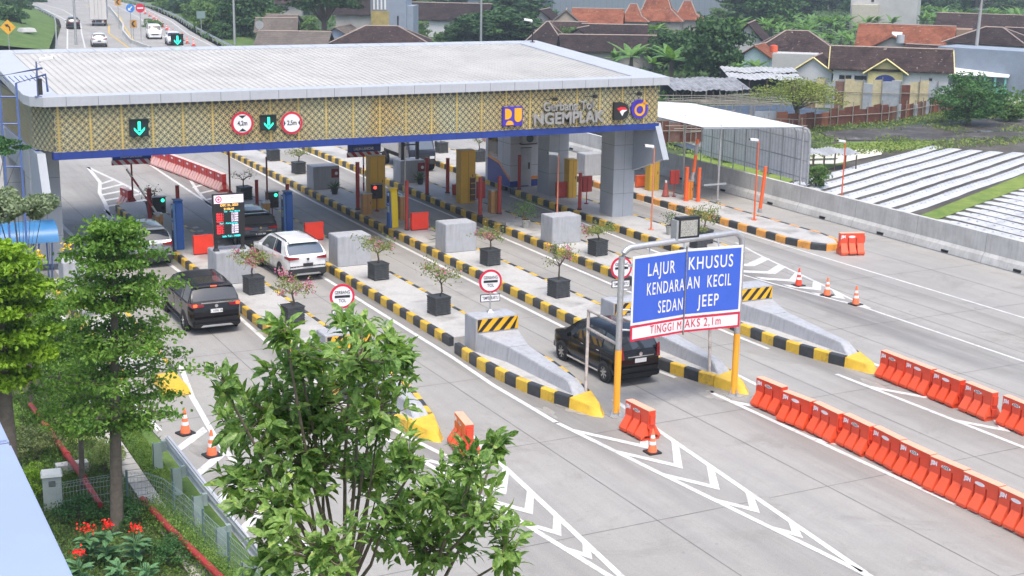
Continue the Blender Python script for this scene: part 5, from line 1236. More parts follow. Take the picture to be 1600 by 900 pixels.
# ---- round "gerbang tol" signs
def gsign(x, y, z, label, stand):
    t = thing('toll_gate_sign', label, 'road sign', (x,y,z), radians(-8), 'round toll gate signs on the crash cushions')
    MB().cyl(0,0,0,.03,.7,8).build('pole', GALV, t); MB().taper(0,0,0,.2,.2,.1,.06,.06).build('base', GALV, t)
    MB().disc((0,0,1.06),(0,1,0),.40,.03,36).build('sign_rim', SR, t); f = MB().disc((0,-.02,1.06),(0,1,0),.325,.012,36).build('sign_face', SW, t)
    MB().box(-.245,.245,-.034,-.028,1.02,1.10).build('sign_bar', SK, t, bevel=.002); text('lettering','GERBANG',.15,SK,f,(0,-.03,1.19),.001,.002,sx=.72); text('lettering','TOL',.15,SK,f,(0,-.03,.92),.001,.002,sx=.85)
    p = MB().box(-.345,.345,-.012,.012,.36,.62).build('plate_border', SK, t); q_ = MB().box(-.32,.32,-.018,-.0125,.385,.595).build('name_plate', SW, p); text('lettering','TEMPEL KARTU',.15,SK,q_,(0,-.021,.49),.001,.002,fit=.56); return t
gsign(20.37,41.25,1.42,'round red rimmed toll gate sign on the striped cushion left of the black minivan',1); gsign(15.15,41.25,1.42,'round red rimmed toll gate sign just above the broad leaved tree',1); gsign(25.45,41.25,1.42,'round red rimmed toll gate sign partly behind the blue lane sign',1)

# ---- blue lane sign on its portal
t = thing('lane_sign_portal', 'blue special lane sign hanging in a bent grey pipe portal with orange feet', 'road sign', (23.05,33.95,0))
dx = 2.14
def pipe_portal():
    P = [(-dx,-.06,.0),(-dx,-.06,4.66)]
    for k in range(1,6): a = pi-k*pi/2/5*1; P.append((-dx+.34+.34*cos(a),-.06,4.66+.36*sin(a)))
    for k in range(5): a = pi/2-k*pi/2/5; P.append((dx-.34+.34*cos(a),.06,4.78+.36*sin(a)))
    P += [(dx,.06,4.78),(dx,.06,0)]
    return P
MB().tube(pipe_portal(), .092, 14).build('pipe_frame', GALV, t, smooth=50)
OR = mat('orange_reflective_sleeve', (.95,.42,.03), .45, var=.05)
for s in (-1,1):
    MB().tube([(s*dx,s*.06,.10),(s*dx,s*.06,2.0)], .099, 14, cap=False).build('orange_sleeve', OR, t, smooth=50)
    p = MB(); p.cbox(s*dx,s*.06,0,.5,.5,.025); p.build('base_plate', GALV, t)
    for a in (0,1): MB().add([(s*dx-(.012 if a else .2),s*.06-(.2 if a else .012),.03),(s*dx+(.012 if a else .2),s*.06+(.2 if a else .012),.03),(s*dx+(.012 if a else .11),s*.06+(.11 if a else .012),.3),(s*dx-(.012 if a else .11),s*.06-(.11 if a else .012),.3)],[(0,1,2,3)]).build('gusset', GALV, t)
BS = mat('sign_blue', (.045,.125,.60), .32, var=.05); 
# two hinged halves, slightly folded
th = radians(2.2)
for s, nm in ((-1,'left'),(1,'right')):
    y1 = -.22
    a = (s*1.92, y1-.10, 0); bpt = (0, y1+.05, 0)
    def P3(u, v, off=0): return (a[0]*u, a[1]*u+bpt[1]*(1-u)-off, v + (-.035*u if s < 0 else .035*u*0))
    m = MB(); m.mi(0)
    def plate(m, u0, u1, v0, v1, off, th_=.02):
        pts = [P3(u0,v0,off),P3(u1,v0,off),P3(u1,v1,off),P3(u0,v1,off)]; bk = [(p[0],p[1]+th_,p[2]) for p in pts]
        m.add(pts+bk, [(0,1,2,3),(4,7,6,5),(0,4,5,1),(1,5,6,2),(2,6,7,3),(3,7,4,0)])
    zt, zb_ = 4.84, 2.80
    m = MB(); plate(m, .01, 1.0, zb_, zt, 0); m.build('sign_border', SW, t, bevel=.0)
    m = MB(); plate(m, .01, .965, zb_+.075, zt-.075, .004, .003); m.build('sign_face', BS, t)
    m = MB(); plate(m, .01, 1.0, 2.32, 2.785, 0); m.build('height_plate_border', SR, t)
    m = MB(); plate(m, .01, .965, 2.385, 2.72, .004, .003); m.build('height_plate', SW, t)
    fr = MB(); 
    for v in (3.1,3.85,4.55): plate(fr, .02, 1.05, v, v+.06, -.05, .05)
    fr.build('back_rail', GALV, t)
    rzz = math.atan2(.15, 1.92)*(1 if s > 0 else 1)
    def T_(txt, size, u, v, mt, nm_='lettering', fit=1.0, sp=1.18, bold=.004):
        rz_ = -math.atan2(a[1]-bpt[1], -a[0])*(-1) if s < 0 else math.atan2(a[1]-bpt[1], a[0])
        rz_ = math.atan2((bpt[1]-a[1]), (0-a[0])) if s < 0 else math.atan2(a[1]-bpt[1], a[0])
        p = P3(u, v, .012); text(nm_, txt, size, mt, t, p, bold, .002, rz=rz_, fit=fit, spacing=sp)
    BW = WHITE
    if s < 0:
        T_('LAJUR', .54, .47, 4.36, BW, fit=.98); T_('KENDARA', .52, .375, 3.78, BW, fit=1.36); T_('SEDAN', .52, .265, 3.20, BW, fit=.90); T_('TINGGI M', .36, .335, 2.56, SR, fit=1.14, bold=0)
    else:
        T_('KHUSUS', .54, .43, 4.38, BW, fit=1.50); T_('AN  KECIL', .52, .42, 3.80, BW, fit=1.50); T_('JEEP', .52, .42, 3.22, BW, fit=.72); T_('AKS 2,1m', .36, .345, 2.57, SR, fit=1.22, bold=0)
MB().box(-.014,.014,-.21,-.16,2.25,4.92).build('centre_hinge', mat('rusty_hinge',(.30,.29,.28),.5,metal=.3,var=.4,scale=9), t)
hb = MB()
for x in (-1.2,1.2,0): hb.tube([(x,-.12,4.7),(x,0,5.05)], .025, 6)
for z in (2.6,3.2,3.8,4.5):
    for s in (-1,1): hb.tube([(s*1.85,-.2,z),(s*dx,0,z)], .03, 6)
hb.build('hanger_bracket', GALV, t)
# slanting stays behind each post
RUST = mat('rusty_white_pipe', (.50,.44,.40), .6, var=.35, scale=7, dirt=.5)
for s, bx, by, tz, nm in ((-1,-2.33,1.42,2.35,0),(1,2.30,1.62,2.35,0)):
    MB().tube([(bx,by,.30),(bx+.52,by+.86,2.60)] if s < 0 else [(bx,by,.30),(bx+.50,by+.86,2.60)], .05, 8).build('stay_pipe', RUST, t, smooth=50)
    tp = (bx+.52,by+.86,2.60)
    MB().tube([tp,(s*dx,0,2.75)], .045, 8).build('stay_bar', RUST, t, smooth=50); MB().tube([(bx+.40,by+.66,2.1),(s*dx,0,2.15)], .045, 8).build('stay_bar', RUST, t, smooth=50)
t = thing('matrix_lamp', 'small dark matrix warning lamp standing on top of the blue lane sign', 'warning lamp', (23.05,33.98,5.14))
for x in (-.22,.22): MB().cyl(x*1.1+.08,0,0,.02,.14,6).build('leg', GALV, t)
MB().box(-.36+.1,.40+.1,-.10,.14,-.02,.62).build('lamp_housing', BLACKP, t, bevel=.02); MB().box(-.44+.1,-.37+.1,-.14,.16,-.02,.55).build('side_fin', GALV, t)
lm = mat('matrix_lens', (.42,.42,.38), .5, var=.7, scale=42); MB().box(-.27+.1,.31+.1,-.106,-.1,.06,.53).build('lens_panel', lm, t)

# ---- staffed toll booth (rear right)
t = thing('toll_booth', 'staffed toll booth in grey panels with blue and orange flash under the canopy', 'booth', (36.1,69.6,Z))
BP = mat('booth_panel', (.50,.50,.52), .45, var=.04)
MB().box(-1.05,1.25,-.9,2.2,0,4.3).build('booth_wall', BP, t)
b = MB(); b.add([(-1.056,1.9,.02),(-1.056,-.9,.02),(-1.056,-.9,.35),(-1.056,.5,1.15),(-1.056,1.9,1.35)], [(0,1,2,3,4)]); b.box(-1.05,.1,-.906,-.90,.02,.35); b.box(.25,1.25,-.906,-.90,.02,.4); b.build('blue_flash', BLUEB, t, fix=False)
b = MB(); b.add([(-1.060,-.9,.35),(-1.060,-.9,.50),(-1.060,.5,1.30),(-1.060,1.9,1.50),(-1.060,1.9,1.35),(-1.060,.5,1.15)], [(0,1,2,5),(5,2,3,4)]); b.box(.25,1.25,-.91,-.90,.41,.58); b.build('orange_flash', OCAB, t, fix=False)
MB().box(-1.062,-1.05,.7,1.9,1.5,2.9).build('booth_window', GLASSD, t)
d_ = MB().box(-.42,.22,-.925,-.905,.08,2.15).build('door', mat('booth_door',(.40,.41,.42),.4,metal=.3), t); MB().box(.05,.12,-.97,-.925,1.0,1.35).build('door_handle', BLACKP, d_); MB().box(-.45,.25,-.912,-.902,2.15,2.19).build('door_frame', DARKM, t)
s = MB()
for z in (1.2,2.4,3.3): s.box(-1.055,-1.05,-.9,2.2,z,z+.015); s.box(-1.05,1.25,-.904,-.9,z,z+.015)
for y in (-.0,.68,1.9): s.box(-1.055,-1.05,y,y+.012,0,4.3)
s.build('panel_seam', DARKM, t)
a = thing('air_conditioner', 'white outdoor air conditioning unit high on the booth wall', 'air conditioner', (36.02,68.52,2.75)); MB().box(-.42,.42,-.16,.14,0,.56).build('unit_case', mat('ac_case',(.50,.50,.49),.5), a, bevel=.02); MB().disc((.03,-.165,.28),(0,1,0),.22,.012,24).build('fan_grille', mat('fan_grille',(.06,.09,.10),.5), a); MB().box(-.46,.46,-.2,.16,-.05,-.01).build('shelf', DARKM, a)

# ---- concrete wall on the right
t = thing('concrete_wall', 'long pale concrete parapet wall along the right edge of the plaza', 'wall', (46.5,0,0))
prof = [(0,0),(.10,.30),(.22,.45),(.26,1.30),(.48,1.30),(.48,-1.2),(0,-1.2)]
seg = MB(); y = -20
while y < 88:
    L_ = 4.35; x_off = -.10-.12*max(0,(y-62))/25*0
    seg.extr([(px,pz) for px,pz in prof], 'y', y+.012, y+L_-.012); y += L_
seg.build('wall_panels', WALLC, t)
w = MB(); y = -18
while y < 86: w.box(-.02,.06,y,y+.42,.02,.13); y += 4.35
w.build('drain_slot', BLACKP, t)
jb = MB(); y = -20
while y < 88: jb.extr([(px-.0 if i else px,pz) for i,(px,pz) in enumerate([(.006,0),(.106,.30),(.226,.45),(.266,1.295),(.47,1.295),(.47,0)])], 'y', y-.012, y+.012); y += 4.35
jb.build('wall_joint', CLADD, t)

# ---- parking shelter beyond the wall: white roof curving into a ribbed wall
RW = striped('white_ribbed_sheet', (.84,.85,.86), (.72,.74,.76), .25, .8, (0,1,0), .4, dirt=.05); RG = striped('grey_ribbed_sheet', (.80,.78,.79), (.66,.64,.65), .33, .62, (0,1,0), .5, dirt=.25)
_nt = RG.node_tree; _q = NT(_nt); _b = _nt.nodes['Principled BSDF']; _t = _q.n('ShaderNodeBsdfTranslucent'); _q.l(_b.inputs['Base Color'].links[0].from_socket, _t.inputs[0]); _m = _q.n('ShaderNodeMixShader'); _m.inputs[0].default_value = .38; _q.l(_b.outputs[0], _m.inputs[1]); _q.l(_t.outputs[0], _m.inputs[2]); _q.l(_m.outputs[0], _nt.nodes['Material Output'].inputs[0])
t = thing('parking_shelter', 'white sheet roof curving down into a grey ribbed wall beyond the parapet', 'shelter', (51.5,64,-1))
def shx(u): return u
bay = []; Y0_, Y1_ = -.4, 11.6
prof = [(-9.6,5.35),(-.9,4.66),(-.55,4.60),(-.25,4.46),(-.06,4.22),(0,3.9),(0,1.35)]
m = MB(); m2 = MB()
pts = prof
for i in range(len(pts)-1):
    mm = m if i < 1 else m2
    for (dz, _) in ((0,0),):
        a, b = pts[i], pts[i+1]; sk0 = -3.2*( -a[0]/9.6); sk1 = -3.2*(-b[0]/9.6)
        x1k = .9
        mm.add([(a[0],Y0_+sk0,a[1]),(b[0],Y0_+sk1,b[1]),(b[0]+x1k,Y1_,b[1]-.05),(a[0]+x1k,Y1_,a[1]-.05)], [(0,1,2,3)])
        if i < 1: mm.add([(a[0]+.02,Y0_+sk0,a[1]-.04),(b[0]+.04,Y0_+sk1,b[1]-.03),(b[0]+.04+x1k,Y1_,b[1]-.08),(a[0]+.02+x1k,Y1_,a[1]-.09)], [(3,2,1,0)])
m.build('roof_sheet', RW, t, fix=False); m2.build('wall_sheet', RG, t, smooth=50, fix=False)
fr = MB(); n = 9
for k in range(n+1):
    y = Y0_+.03+(Y1_-Y0_-.06)*k/n; xo = .9*k/n-.06
    fr.tube([(xo-.9,y,4.58),(xo-.25,y,4.40),(xo-.08,y,4.15),(xo-.03,y,3.85),(xo-.03,y,0)], .035, 5)
for z in (1.6,2.6,3.7): fr.tube([(-.1,Y0_,z),(.8,Y1_,z)], .03, 5)
fr.tube([(-.9,Y0_,4.58),(0,Y1_,4.55)], .03, 5); fr.tube([(-9.6,Y0_-3.2,5.28),(-.9,Y0_-.3,4.62)], .04, 5)
fr.build('frame', GALV, t)
for k, (x, y, zt, l) in enumerate(((43.6,61.25,4.28,'left slim grey pole under the white shelter roof near the orange posts'),(44.7,66.2,4.2,'slim grey pole of the white shelter beside the raised orange arm'),(50.9,63.6,3.6,'slim grey pole at the curved end of the white shelter'))):
    p = thing('shelter_pole', l, 'pole', (x,y,-.9 if x > 47 else .0), 0, 'slim grey poles under the white shelter'); MB().cyl(0,0,0,.055,zt+(.9 if x > 47 else 0),10).build('pole', GALV, p); MB().cyl(0,0,0 if x>47 else .31,.13,.03,10).build('base', GALV, p)
t = thing('water_tank', 'dark blue grey plastic box on the white shelter roof', 'tank', (45.6,73.6,4.02)); MB().taper(0,0,0,1.05,.9,.95,1.2,1.05).build('tank_body', mat('tank_slate',(.12,.16,.25),.5), t, bevel=.04); MB().box(-.62,.62,-.55,.55,.95,1.0).build('lid', mat('tank_slate_dark',(.08,.11,.18),.5), t)
# green weeds and cloth at the foot
# ------------------------------------------------------------------ field beyond the wall
FG = -1.0
FIELD = ground_mat('field_mud', [(.30,(.03,.026,.022)),(.45,(.06,.052,.042)),(.56,(.10,.09,.075)),(.68,(.17,.16,.14)),(.8,(.10,.12,.04))], .22, .8, .8)
tag(MB().poly([(47.2,20),(150,20),(150,88),(93,87),(76,90),(66,80),(56,78),(47.2,80)], -1.09).build('field', FIELD, fix=False), 'dark wet farmland soil beyond the wall', 'field', kind='structure')
WEED = ground_mat('weedy_grass', [(.30,(.05,.09,.015)),(.45,(.12,.20,.03)),(.58,(.22,.28,.05)),(.75,(.30,.27,.13))], .5, .9, .8)
def patch(name, pts, label, z=-1.06, m=None, bumps=.10):
    """grass strip with an uneven surface"""
    P = np.array(pts); x0, y0 = P.min(0); x1, y1 = P.max(0); 
    tag(MB().poly(pts, z).build(name, m or WEED, fix=False), label, 'grass', kind='structure')
patch('field_verge', [(48,66),(48,84),(58,84),(66,82),(72,85),(80,83),(76,80.5),(71,80),(62,74.6),(55,70.6),(51,68)], 'yellow green weeds behind the shelter')
patch('field_bank', [(48.5,56.0),(52,57.4),(55.35,58.9),(73.9,68.4),(92,77.6),(94,76.6),(68.85,63.97),(61.7,60.6),(55.96,57.85),(52,55.9),(48.5,54.6)], 'green bank between the two sets of white beds', -1.04)
MULCH = mat('silver_plastic_mulch', (.56,.57,.59), .35, var=.25, scale=1.4, bump=.5, dirt=.0)
HOLE = mat('planting_hole', (.05,.06,.03), .9)
def bed(label, a, b, w=.80, h=.26, grp='white plastic covered planting beds', hs=1):
    a = Vector((a[0],a[1])); b = Vector((b[0],b[1])); d_ = (b-a); Ln = d_.length; ang = math.atan2(d_.y, d_.x)
    t = thing('planting_bed', label, 'planting bed', (a.x,a.y,-1.08), ang, grp); m = MB(); n = int(Ln/1.2); V = []; k = 7
    for i in range(n+1):
        x = Ln*i/n; ww = w*(1+.05*sin(x*1.3+a.y)+random.uniform(-.03,.03)); hh = h*(1+random.uniform(-.12,.12))*(0.15 if i in (0,n) else 1); wob = .05*sin(x*.5+a.x)
        for j in range(k): u = -1+2*j/(k-1); V.append((x, u*ww/2+wob, hh*(1-abs(u)**2.6)))
    m.add(V, [(i*k+j,(i+1)*k+j,(i+1)*k+j+1,i*k+j+1) for i in range(n) for j in range(k-1)]); m.build('plastic_cover', MULCH, t, smooth=60, fix=False)
    hm = MB(); x = .5
    while x < Ln-.4:
        for s in (-.17,.17): 
            q_ = [(x+.06*cos(c)+random.uniform(-.03,.03), s+.055*sin(c)) for c in (0,1.2,2.4,3.6,4.8)]; hm.add([(px,py,h*1.04) for px,py in q_], [(0,1,2,3,4)])
        x += .62
    hm.build('planting_holes', HOLE, t, fix=False); return t
near_ = [(54.3,70.5),(53.4,67.9),(52.8,65.6),(52.4,63.4),(52.0,61.2),(51.6,59.1),(51.4,57.2)]
dirv = Vector((77.2-55.37, 80.28-70.29)).normalized()
lens = [25.5,27.6,28.6,31.5,34.5,39,40]
for k in range(7):
    a = Vector((53.3-.45*k, 69.3-1.92*k)); a = Vector((48.9, 67.3-2.02*k)) ; 
    st = Vector((49.2, 67.0-1.6*k)); b = st+Vector((.902,.432))*([31.2,31.6,32.6,33.6,35,38,44][k])
    bed(f'{ORD[k]} long white bed of the main field, counted from the grey shelter', st, b, .98, .16)
dv2 = Vector((1.0, -.22)).normalized(); 
for k in range(15):
    st = Vector((50.6+1.37*k, 55.4+.64*k)); b = st+Vector((.15,-26))
    bed(f'{ORD[k]} white bed of the right hand plot, counted from the parapet wall', st, b, .80, .15, 'white beds of the right hand plot')
patch('field_hay', [(58,77.5),(64,76.2),(70,78.5),(72,80.5),(68,82),(60,80)], 'pale straw and plastic lying by the weeds', -1.03, ground_mat('pale_straw', [(.3,(.30,.30,.18)),(.5,(.6,.58,.5)),(.7,(.75,.73,.68))], 1.2))
patch('mud_strip', [(74,90.5),(84,91.0),(95,92.5),(106,90.0),(140,85),(140,79),(94,79.5),(80,82.5),(72,86)], 'dark ploughed mud strip behind the white beds', -1.05, ground_mat('ploughed_mud', [(.33,(.025,.022,.02)),(.47,(.055,.048,.04)),(.58,(.12,.11,.10)),(.64,(.28,.27,.27)),(.72,(.08,.10,.03))], .5, .6, 1.2))
WATERM = mat('puddle_water', (.10,.11,.11), .05, spec=1.0)
tag(MB().poly([(84,86.4),(92,86.0),(100,84.6),(98,84.0),(90,85.2),(84,85.6)], -1.045).poly([(60.5,79.3),(66,78.3),(65,77.6),(60,78.6)], -1.02).build('puddle', WATERM, fix=False), 'thin puddles on the mud', 'puddle', kind='structure')

# ------------------------------------------------------------------ village houses
TB = tile_roof('brown_clay_tiles', (.014,.011,.013), (.085,.058,.052), (.34,.29,.26)); TO = tile_roof('orange_clay_tiles', (.11,.035,.022), (.34,.13,.075), (.46,.34,.28)); TD = tile_roof('dark_clay_tiles', (.012,.010,.012), (.065,.046,.044), (.2,.17,.16))
TG = tile_roof('grey_roof_tiles', (.10,.085,.075), (.19,.165,.145), (.28,.26,.24))
WWALL = mat('whitewashed_wall', (.62,.63,.63), .8, var=.1, scale=.7, dirt=.14); GWALL = mat('bare_plaster_wall', (.36,.35,.33), .85, var=.15, scale=.8, dirt=.25); BWALL = mat('blue_grey_plaster', (.27,.32,.39), .8, var=.12, scale=.8, dirt=.15)
BRK = mat('bare_brick_wall', (.30,.20,.14), .9, var=.25, scale=4); YTR = mat('yellow_trim', (.72,.62,.28), .6); TEAL = mat('teal_wood', (.18,.50,.42), .5); CONG = mat('pale_grey_render', (.48,.48,.47), .85, var=.1, scale=.6, dirt=.12); RIDGE = mat('ridge_mortar', (.36,.29,.25), .9, var=.2, scale=3)
WIN = mat('window_dark', (.03,.035,.04), .15, spec=.7)
GH = 'village houses beyond the fields'
def roofm(kind, w, d, e, r, ov, mt, t, wall=None, trim=None):
    """kind: gx ridge along x, gy ridge along y, hip, joglo"""
    m = MB(); X, Y = w/2+ov, d/2+ov; th_ = .12; tr = None
    if kind == 'gx':
        for s in (-1,1): m.add([(-X,s*Y,e-.1),(X,s*Y,e-.1),(X,0,r),(-X,0,r),(-X,s*Y,e-.1+th_),(X,s*Y,e-.1+th_),(X,0,r+th_),(-X,0,r+th_)], [(0,1,2,3),(4,7,6,5),(0,4,5,1),(1,5,6,2),(2,6,7,3),(3,7,4,0)])
        ridge = [[(-X,0,r+th_+.02),(X,0,r+th_+.02)]]; gab = [[(s*w/2,-d/2,e-.05),(s*w/2,d/2,e-.05),(s*w/2,0,r-.08)] for s in (-1,1)]
    elif kind == 'gy':
        for s in (-1,1): m.add([(s*X,-Y,e-.1),(s*X,Y,e-.1),(0,Y,r),(0,-Y,r),(s*X,-Y,e-.1+th_),(s*X,Y,e-.1+th_),(0,Y,r+th_),(0,-Y,r+th_)], [(0,1,2,3),(4,7,6,5),(0,4,5,1),(1,5,6,2),(2,6,7,3),(3,7,4,0)])
        ridge = [[(0,-Y,r+th_+.02),(0,Y,r+th_+.02)]]; gab = [[(-w/2,s*d/2,e-.05),(w/2,s*d/2,e-.05),(0,s*d/2,r-.08)] for s in (-1,1)]
    else:
        q_ = max(.01, X-Y*.95) if kind == 'hip' else .5
        if kind == 'joglo':
            mid = e+(r-e)*.32; a = .52; m.add([(-X,-Y,e),(X,-Y,e),(X,Y,e),(-X,Y,e),(-X*a,-Y*a,mid),(X*a,-Y*a,mid),(X*a,Y*a,mid),(-X*a,Y*a,mid),(-X*.2,0,r),(X*.2,0,r)], [(0,1,5,4),(1,2,6,5),(2,3,7,6),(3,0,4,7),(4,5,9,8),(5,6,9),(6,7,8,9),(7,4,8)])
            ridge = [[(-X*.2,0,r),(X*.2,0,r)]]+[[(sx*X,sy*Y,e),(sx*X*a,sy*Y*a,mid),(sx*X*.2,0,r)] for sx in (-1,1) for sy in (-1,1)]
        else:
            m.add([(-X,-Y,e),(X,-Y,e),(X,Y,e),(-X,Y,e),(-q_,0,r),(q_,0,r)], [(0,1,5,4),(1,2,5),(2,3,4,5),(3,0,4),(0,3,2,1)])
            ridge = [[(-q_,0,r),(q_,0,r)]]+[[(sx*X,sy*Y,e),(sx*q_,0,r)] for sx in (-1,1) for sy in (-1,1)]
        gab = []
    o = m.build('roof', mt, t); rm_ = MB()
    for rr in ridge: rm_.tube(rr, .09, 5)
    rm_.build('ridge_cap', RIDGE, o)
    if gab:
        g = MB()
        for q_ in gab: g.add(q_, [(0,1,2)])
        g.build('gable', wall, t, fix=False)
        if trim:
            g = MB()
            if kind == 'gy':
                for s in (-1,1): g.tube([(s*X,-Y-.02,e-.06),(0,-Y-.02,r+.05)], .09, 4)
            else:
                for s in (-1,1): 
                    for q2 in (-1,1): g.tube([(q2*(X+.02),s*Y,e-.06),(q2*(X+.02),0,r+.05)], .09, 4)
            g.build('barge_board', trim, t)
    return o
def house(x, y, rz, w, d, e, r, kind, wall, rf, label, wins=(), trim=None, ov=.45, base=-1.12, door=None, cat='house', name='village_house'):
    t = thing(name, label, cat, (x,y,base), radians(rz), GH)
    MB().box(-w/2,w/2,-d/2,d/2,0,e-.04).build('wall', wall, t)
    if kind != 'flat': roofm(kind, w, d, e, r, ov, rf, t, wall, trim)
    for (wx, wz, ww, wh) in wins:
        o = MB().box(wx-ww/2,wx+ww/2,-d/2-.03,-d/2+.02,wz,wz+wh).build('window', WIN, t); f = MB(); f.box(wx-ww/2-.08,wx+ww/2+.08,-d/2-.05,-d/2-.03,wz+wh,wz+wh+.1); f.box(wx-ww/2-.08,wx+ww/2+.08,-d/2-.06,-d/2-.03,wz-.08,wz); f.build('window_frame', CONG, o)
    if door: MB().box(door-.5,door+.5,-d/2-.03,-d/2+.02,0,2.1).build('door', mat('wooden_door',(.12,.07,.04),.6), t)
    return t
VR = -27
# the white house with yellow gables
t = house(101.1,113.1,-40,11.2,6.5,2.6,4.5,'gx',WWALL,TB,'long white village house with mossy brown tile roof, yellow gable and blue arch',[(-4.4,1.55,1.2,.42),(-2.9,1.55,1.2,.42),(3.9,1.7,.3,.25)],trim=YTR)
pc = -.5
g = MB(); g.add([(pc-1.7,-3.5,0),(pc+1.7,-3.5,0),(pc+1.7,-3.5,2.45),(pc,-3.5,3.55),(pc-1.7,-3.5,2.45)], [(0,1,2,3,4)]); g.build('porch_wall', YTR, t, fix=False)
MB().box(pc-1.7,pc+1.7,-3.49,-3.25,0,2.45).build('porch_base', WWALL, t)
arch = [(pc-1.0,0),(pc+1.0,0),(pc+1.0,1.55)]+[(pc+1.0*cos(pi*k/10), 1.55+.62*sin(pi*k/10)) for k in range(1,10)]+[(pc-1.0,1.55)]
MB().extr(arch, 'y', -3.58, -3.52).build('arched_gate', mat('arch_blue',(.03,.05,.22),.4,var=.3,scale=4), t)
m = MB()
for s in (-1,1): m.add([(pc+s*2.15,-3.95,2.2),(pc,-3.95,3.68),(pc,0,3.68),(pc+s*2.15,0,2.2),(pc+s*2.15,-3.95,2.32),(pc,-3.95,3.8),(pc,0,3.8),(pc+s*2.15,0,2.32)], [(0,1,2,3),(4,7,6,5),(0,4,5,1),(1,5,6,2),(3,2,6,7),(0,3,7,4)])
m.build('porch_roof', TB, t); m = MB()
for s in (-1,1): m.tube([(pc+s*2.2,-3.97,2.25),(pc,-3.97,3.75)], .09, 4)
m.build('barge_board', YTR, t)
house(95.7,118.0,-48,3.8,5,2.1,3.5,'gy',WWALL,TB,'white gabled wing with yellow barge boards left of the long white house',[(.9,1.3,.5,.25)],trim=YTR,ov=.3)
house(112.0,117.5,-62,7.0,6,2.5,4.2,'gx',WWALL,TB,'white end section with mossy roof right of the yellow gable')
house(108.7,138.2,-37,10.2,8,2.1,4.7,'hip',CONG,TB,'house with wide brown hipped roof behind the white wing')
t = thing('rendered_shed', 'flat topped pale grey rendered wall in front of the brown hipped roof', 'shed', (100.0,128.0,-1.1), radians(-41)); MB().box(-1.9,3.0,-1.5,1.5,0,3.0).build('wall', CONG, t); MB().box(1.9,2.9,-1.56,-1.5,.6,2.2).build('window', WIN, t)
t = thing('water_tank', 'round orange water tank on the pale grey wall', 'tank', (98.6,129.3,1.92)); MB().cyl(0,0,0,.45,.72,16).build('tank_body', mat('tank_orange',(.75,.13,.06),.4), t, smooth=40, bevel=.04); MB().cyl(0,0,.72,.2,.06,12).build('lid', MATS['tank_orange'], t)
t = thing('water_tank', 'pale round water tank on the roof before the orange roof', 'tank', (112.5,124.5,3.0)); MB().cyl(0,0,0,.45,.9,16).build('tank_body', mat('tank_pale',(.45,.48,.50),.4), t, smooth=40); MB().cyl(0,0,.9,.2,.06,12).build('lid', MATS['tank_pale'], t)
house(102.3,136.8,-50,3.4,5,2.0,3.2,'gy',mat('pale_blue_plaster',(.42,.55,.58),.8),TO,'small pale blue gabled house beside the banana plants',ov=.35)
house(111.1,150.6,-43,4.8,7,2.1,4.9,'gy',CONG,TB,'tall grey gabled house behind the big round tree',ov=.5)
t = house(122.6,134.7,-46,10.6,8,2.5,5.3,'gx',GWALL,TO,'bright orange tiled roof with a pale skylight, behind the white house'); MB().add([(-1.6,-2.6,3.75),(-.4,-2.6,3.75),(-.4,-1.4,4.62),(-1.6,-1.4,4.62)], [(0,1,2,3)]).build('skylight', WHITE, t)
house(119.0,133.2,-40,4.6,4,2.9,4.3,'gy',GWALL,TO,'grey gable end joined to the orange roof',ov=.4)
house(112.5,110.7,-66,9.6,5,4.6,5.0,'flat',BWALL,None,'long windowless blue grey block wall behind the utility pole')
house(122.5,120.5,-59,8.5,7,4.3,6.0,'hip',GWALL,TD,'dark hipped roof rising behind the blue grey wall')
house(151.1,156.0,-47,4.6,5,3.4,4,'flat',BRK,None,'brick walled flat building with white parapet below the trees')
t = house(145.2,140.2,-55,6.0,4,3.0,3.6,'gx',WWALL,mat('pale_sheet_roof',(.62,.68,.64),.5),'small house with pale roof and teal posts at the far right'); m = MB()
for k in range(4): m.cbox(-2.7+1.8*k,-3.0,0,.25,.25,2.9)
m.build('porch_post', TEAL, t)
house(138.3,128.6,-60,7.4,7,2.8,5.0,'gx',mat('red_brown_wall',(.30,.08,.06),.7),TD,'dark tiled house with red trim at the far right edge'); house(160,160,-48,12,8,3.0,5.0,'gx',GWALL,TB,'brown roof among trees at the far upper right')
t = thing('porch_canopy', 'white sheet porch roof on teal posts behind the bushy tree', 'porch', (110.2,109.6,-1.1), radians(-52)); MB().add([(-2.9,-1.5,1.9),(2.9,-1.5,1.9),(2.9,1.5,2.6),(-2.9,1.5,2.6),(-2.9,-1.5,1.96),(2.9,-1.5,1.96),(2.9,1.5,2.66),(-2.9,1.5,2.66)],[(0,3,2,1),(4,5,6,7),(0,1,5,4),(1,2,6,5),(2,3,7,6),(3,0,4,7)]).build('roof_sheet', WHITE, t); m = MB()
for k in range(4): m.cbox(-.4+1.0*k,-1.3,0,.18,.18,1.9)
m.build('post', TEAL, t); MB().box(.5,2.8,-1.35,-1.28,0,.8).build('low_wall', TEAL, t)
house(179.2,202.8,-46,11.6,9,10.5,12,'flat',CONG,None,'tall plain grey building at the top right of centre',[(4.2,7.2,.9,1.2),(-2,5,.5,.5)]); house(175.0,203.0,-46,4.5,7,4.6,10,'flat',mat('cream_plaster',(.52,.48,.40),.8),None,'lower cream annex beside the tall grey building')
house(107.6,183.4,-34,6.8,7,2.8,5.0,'gx',BRK,TO,'orange roofed house with bare brick gable, upper middle',[(1.6,1.5,1.6,.9)]); house(102.8,184.3,-30,5.4,6,2.6,4.9,'gy',mat('bare_brick_light',(.40,.34,.27),.9,var=.2),TG,'bare brick gable joined to the orange roofed house',ov=.2)
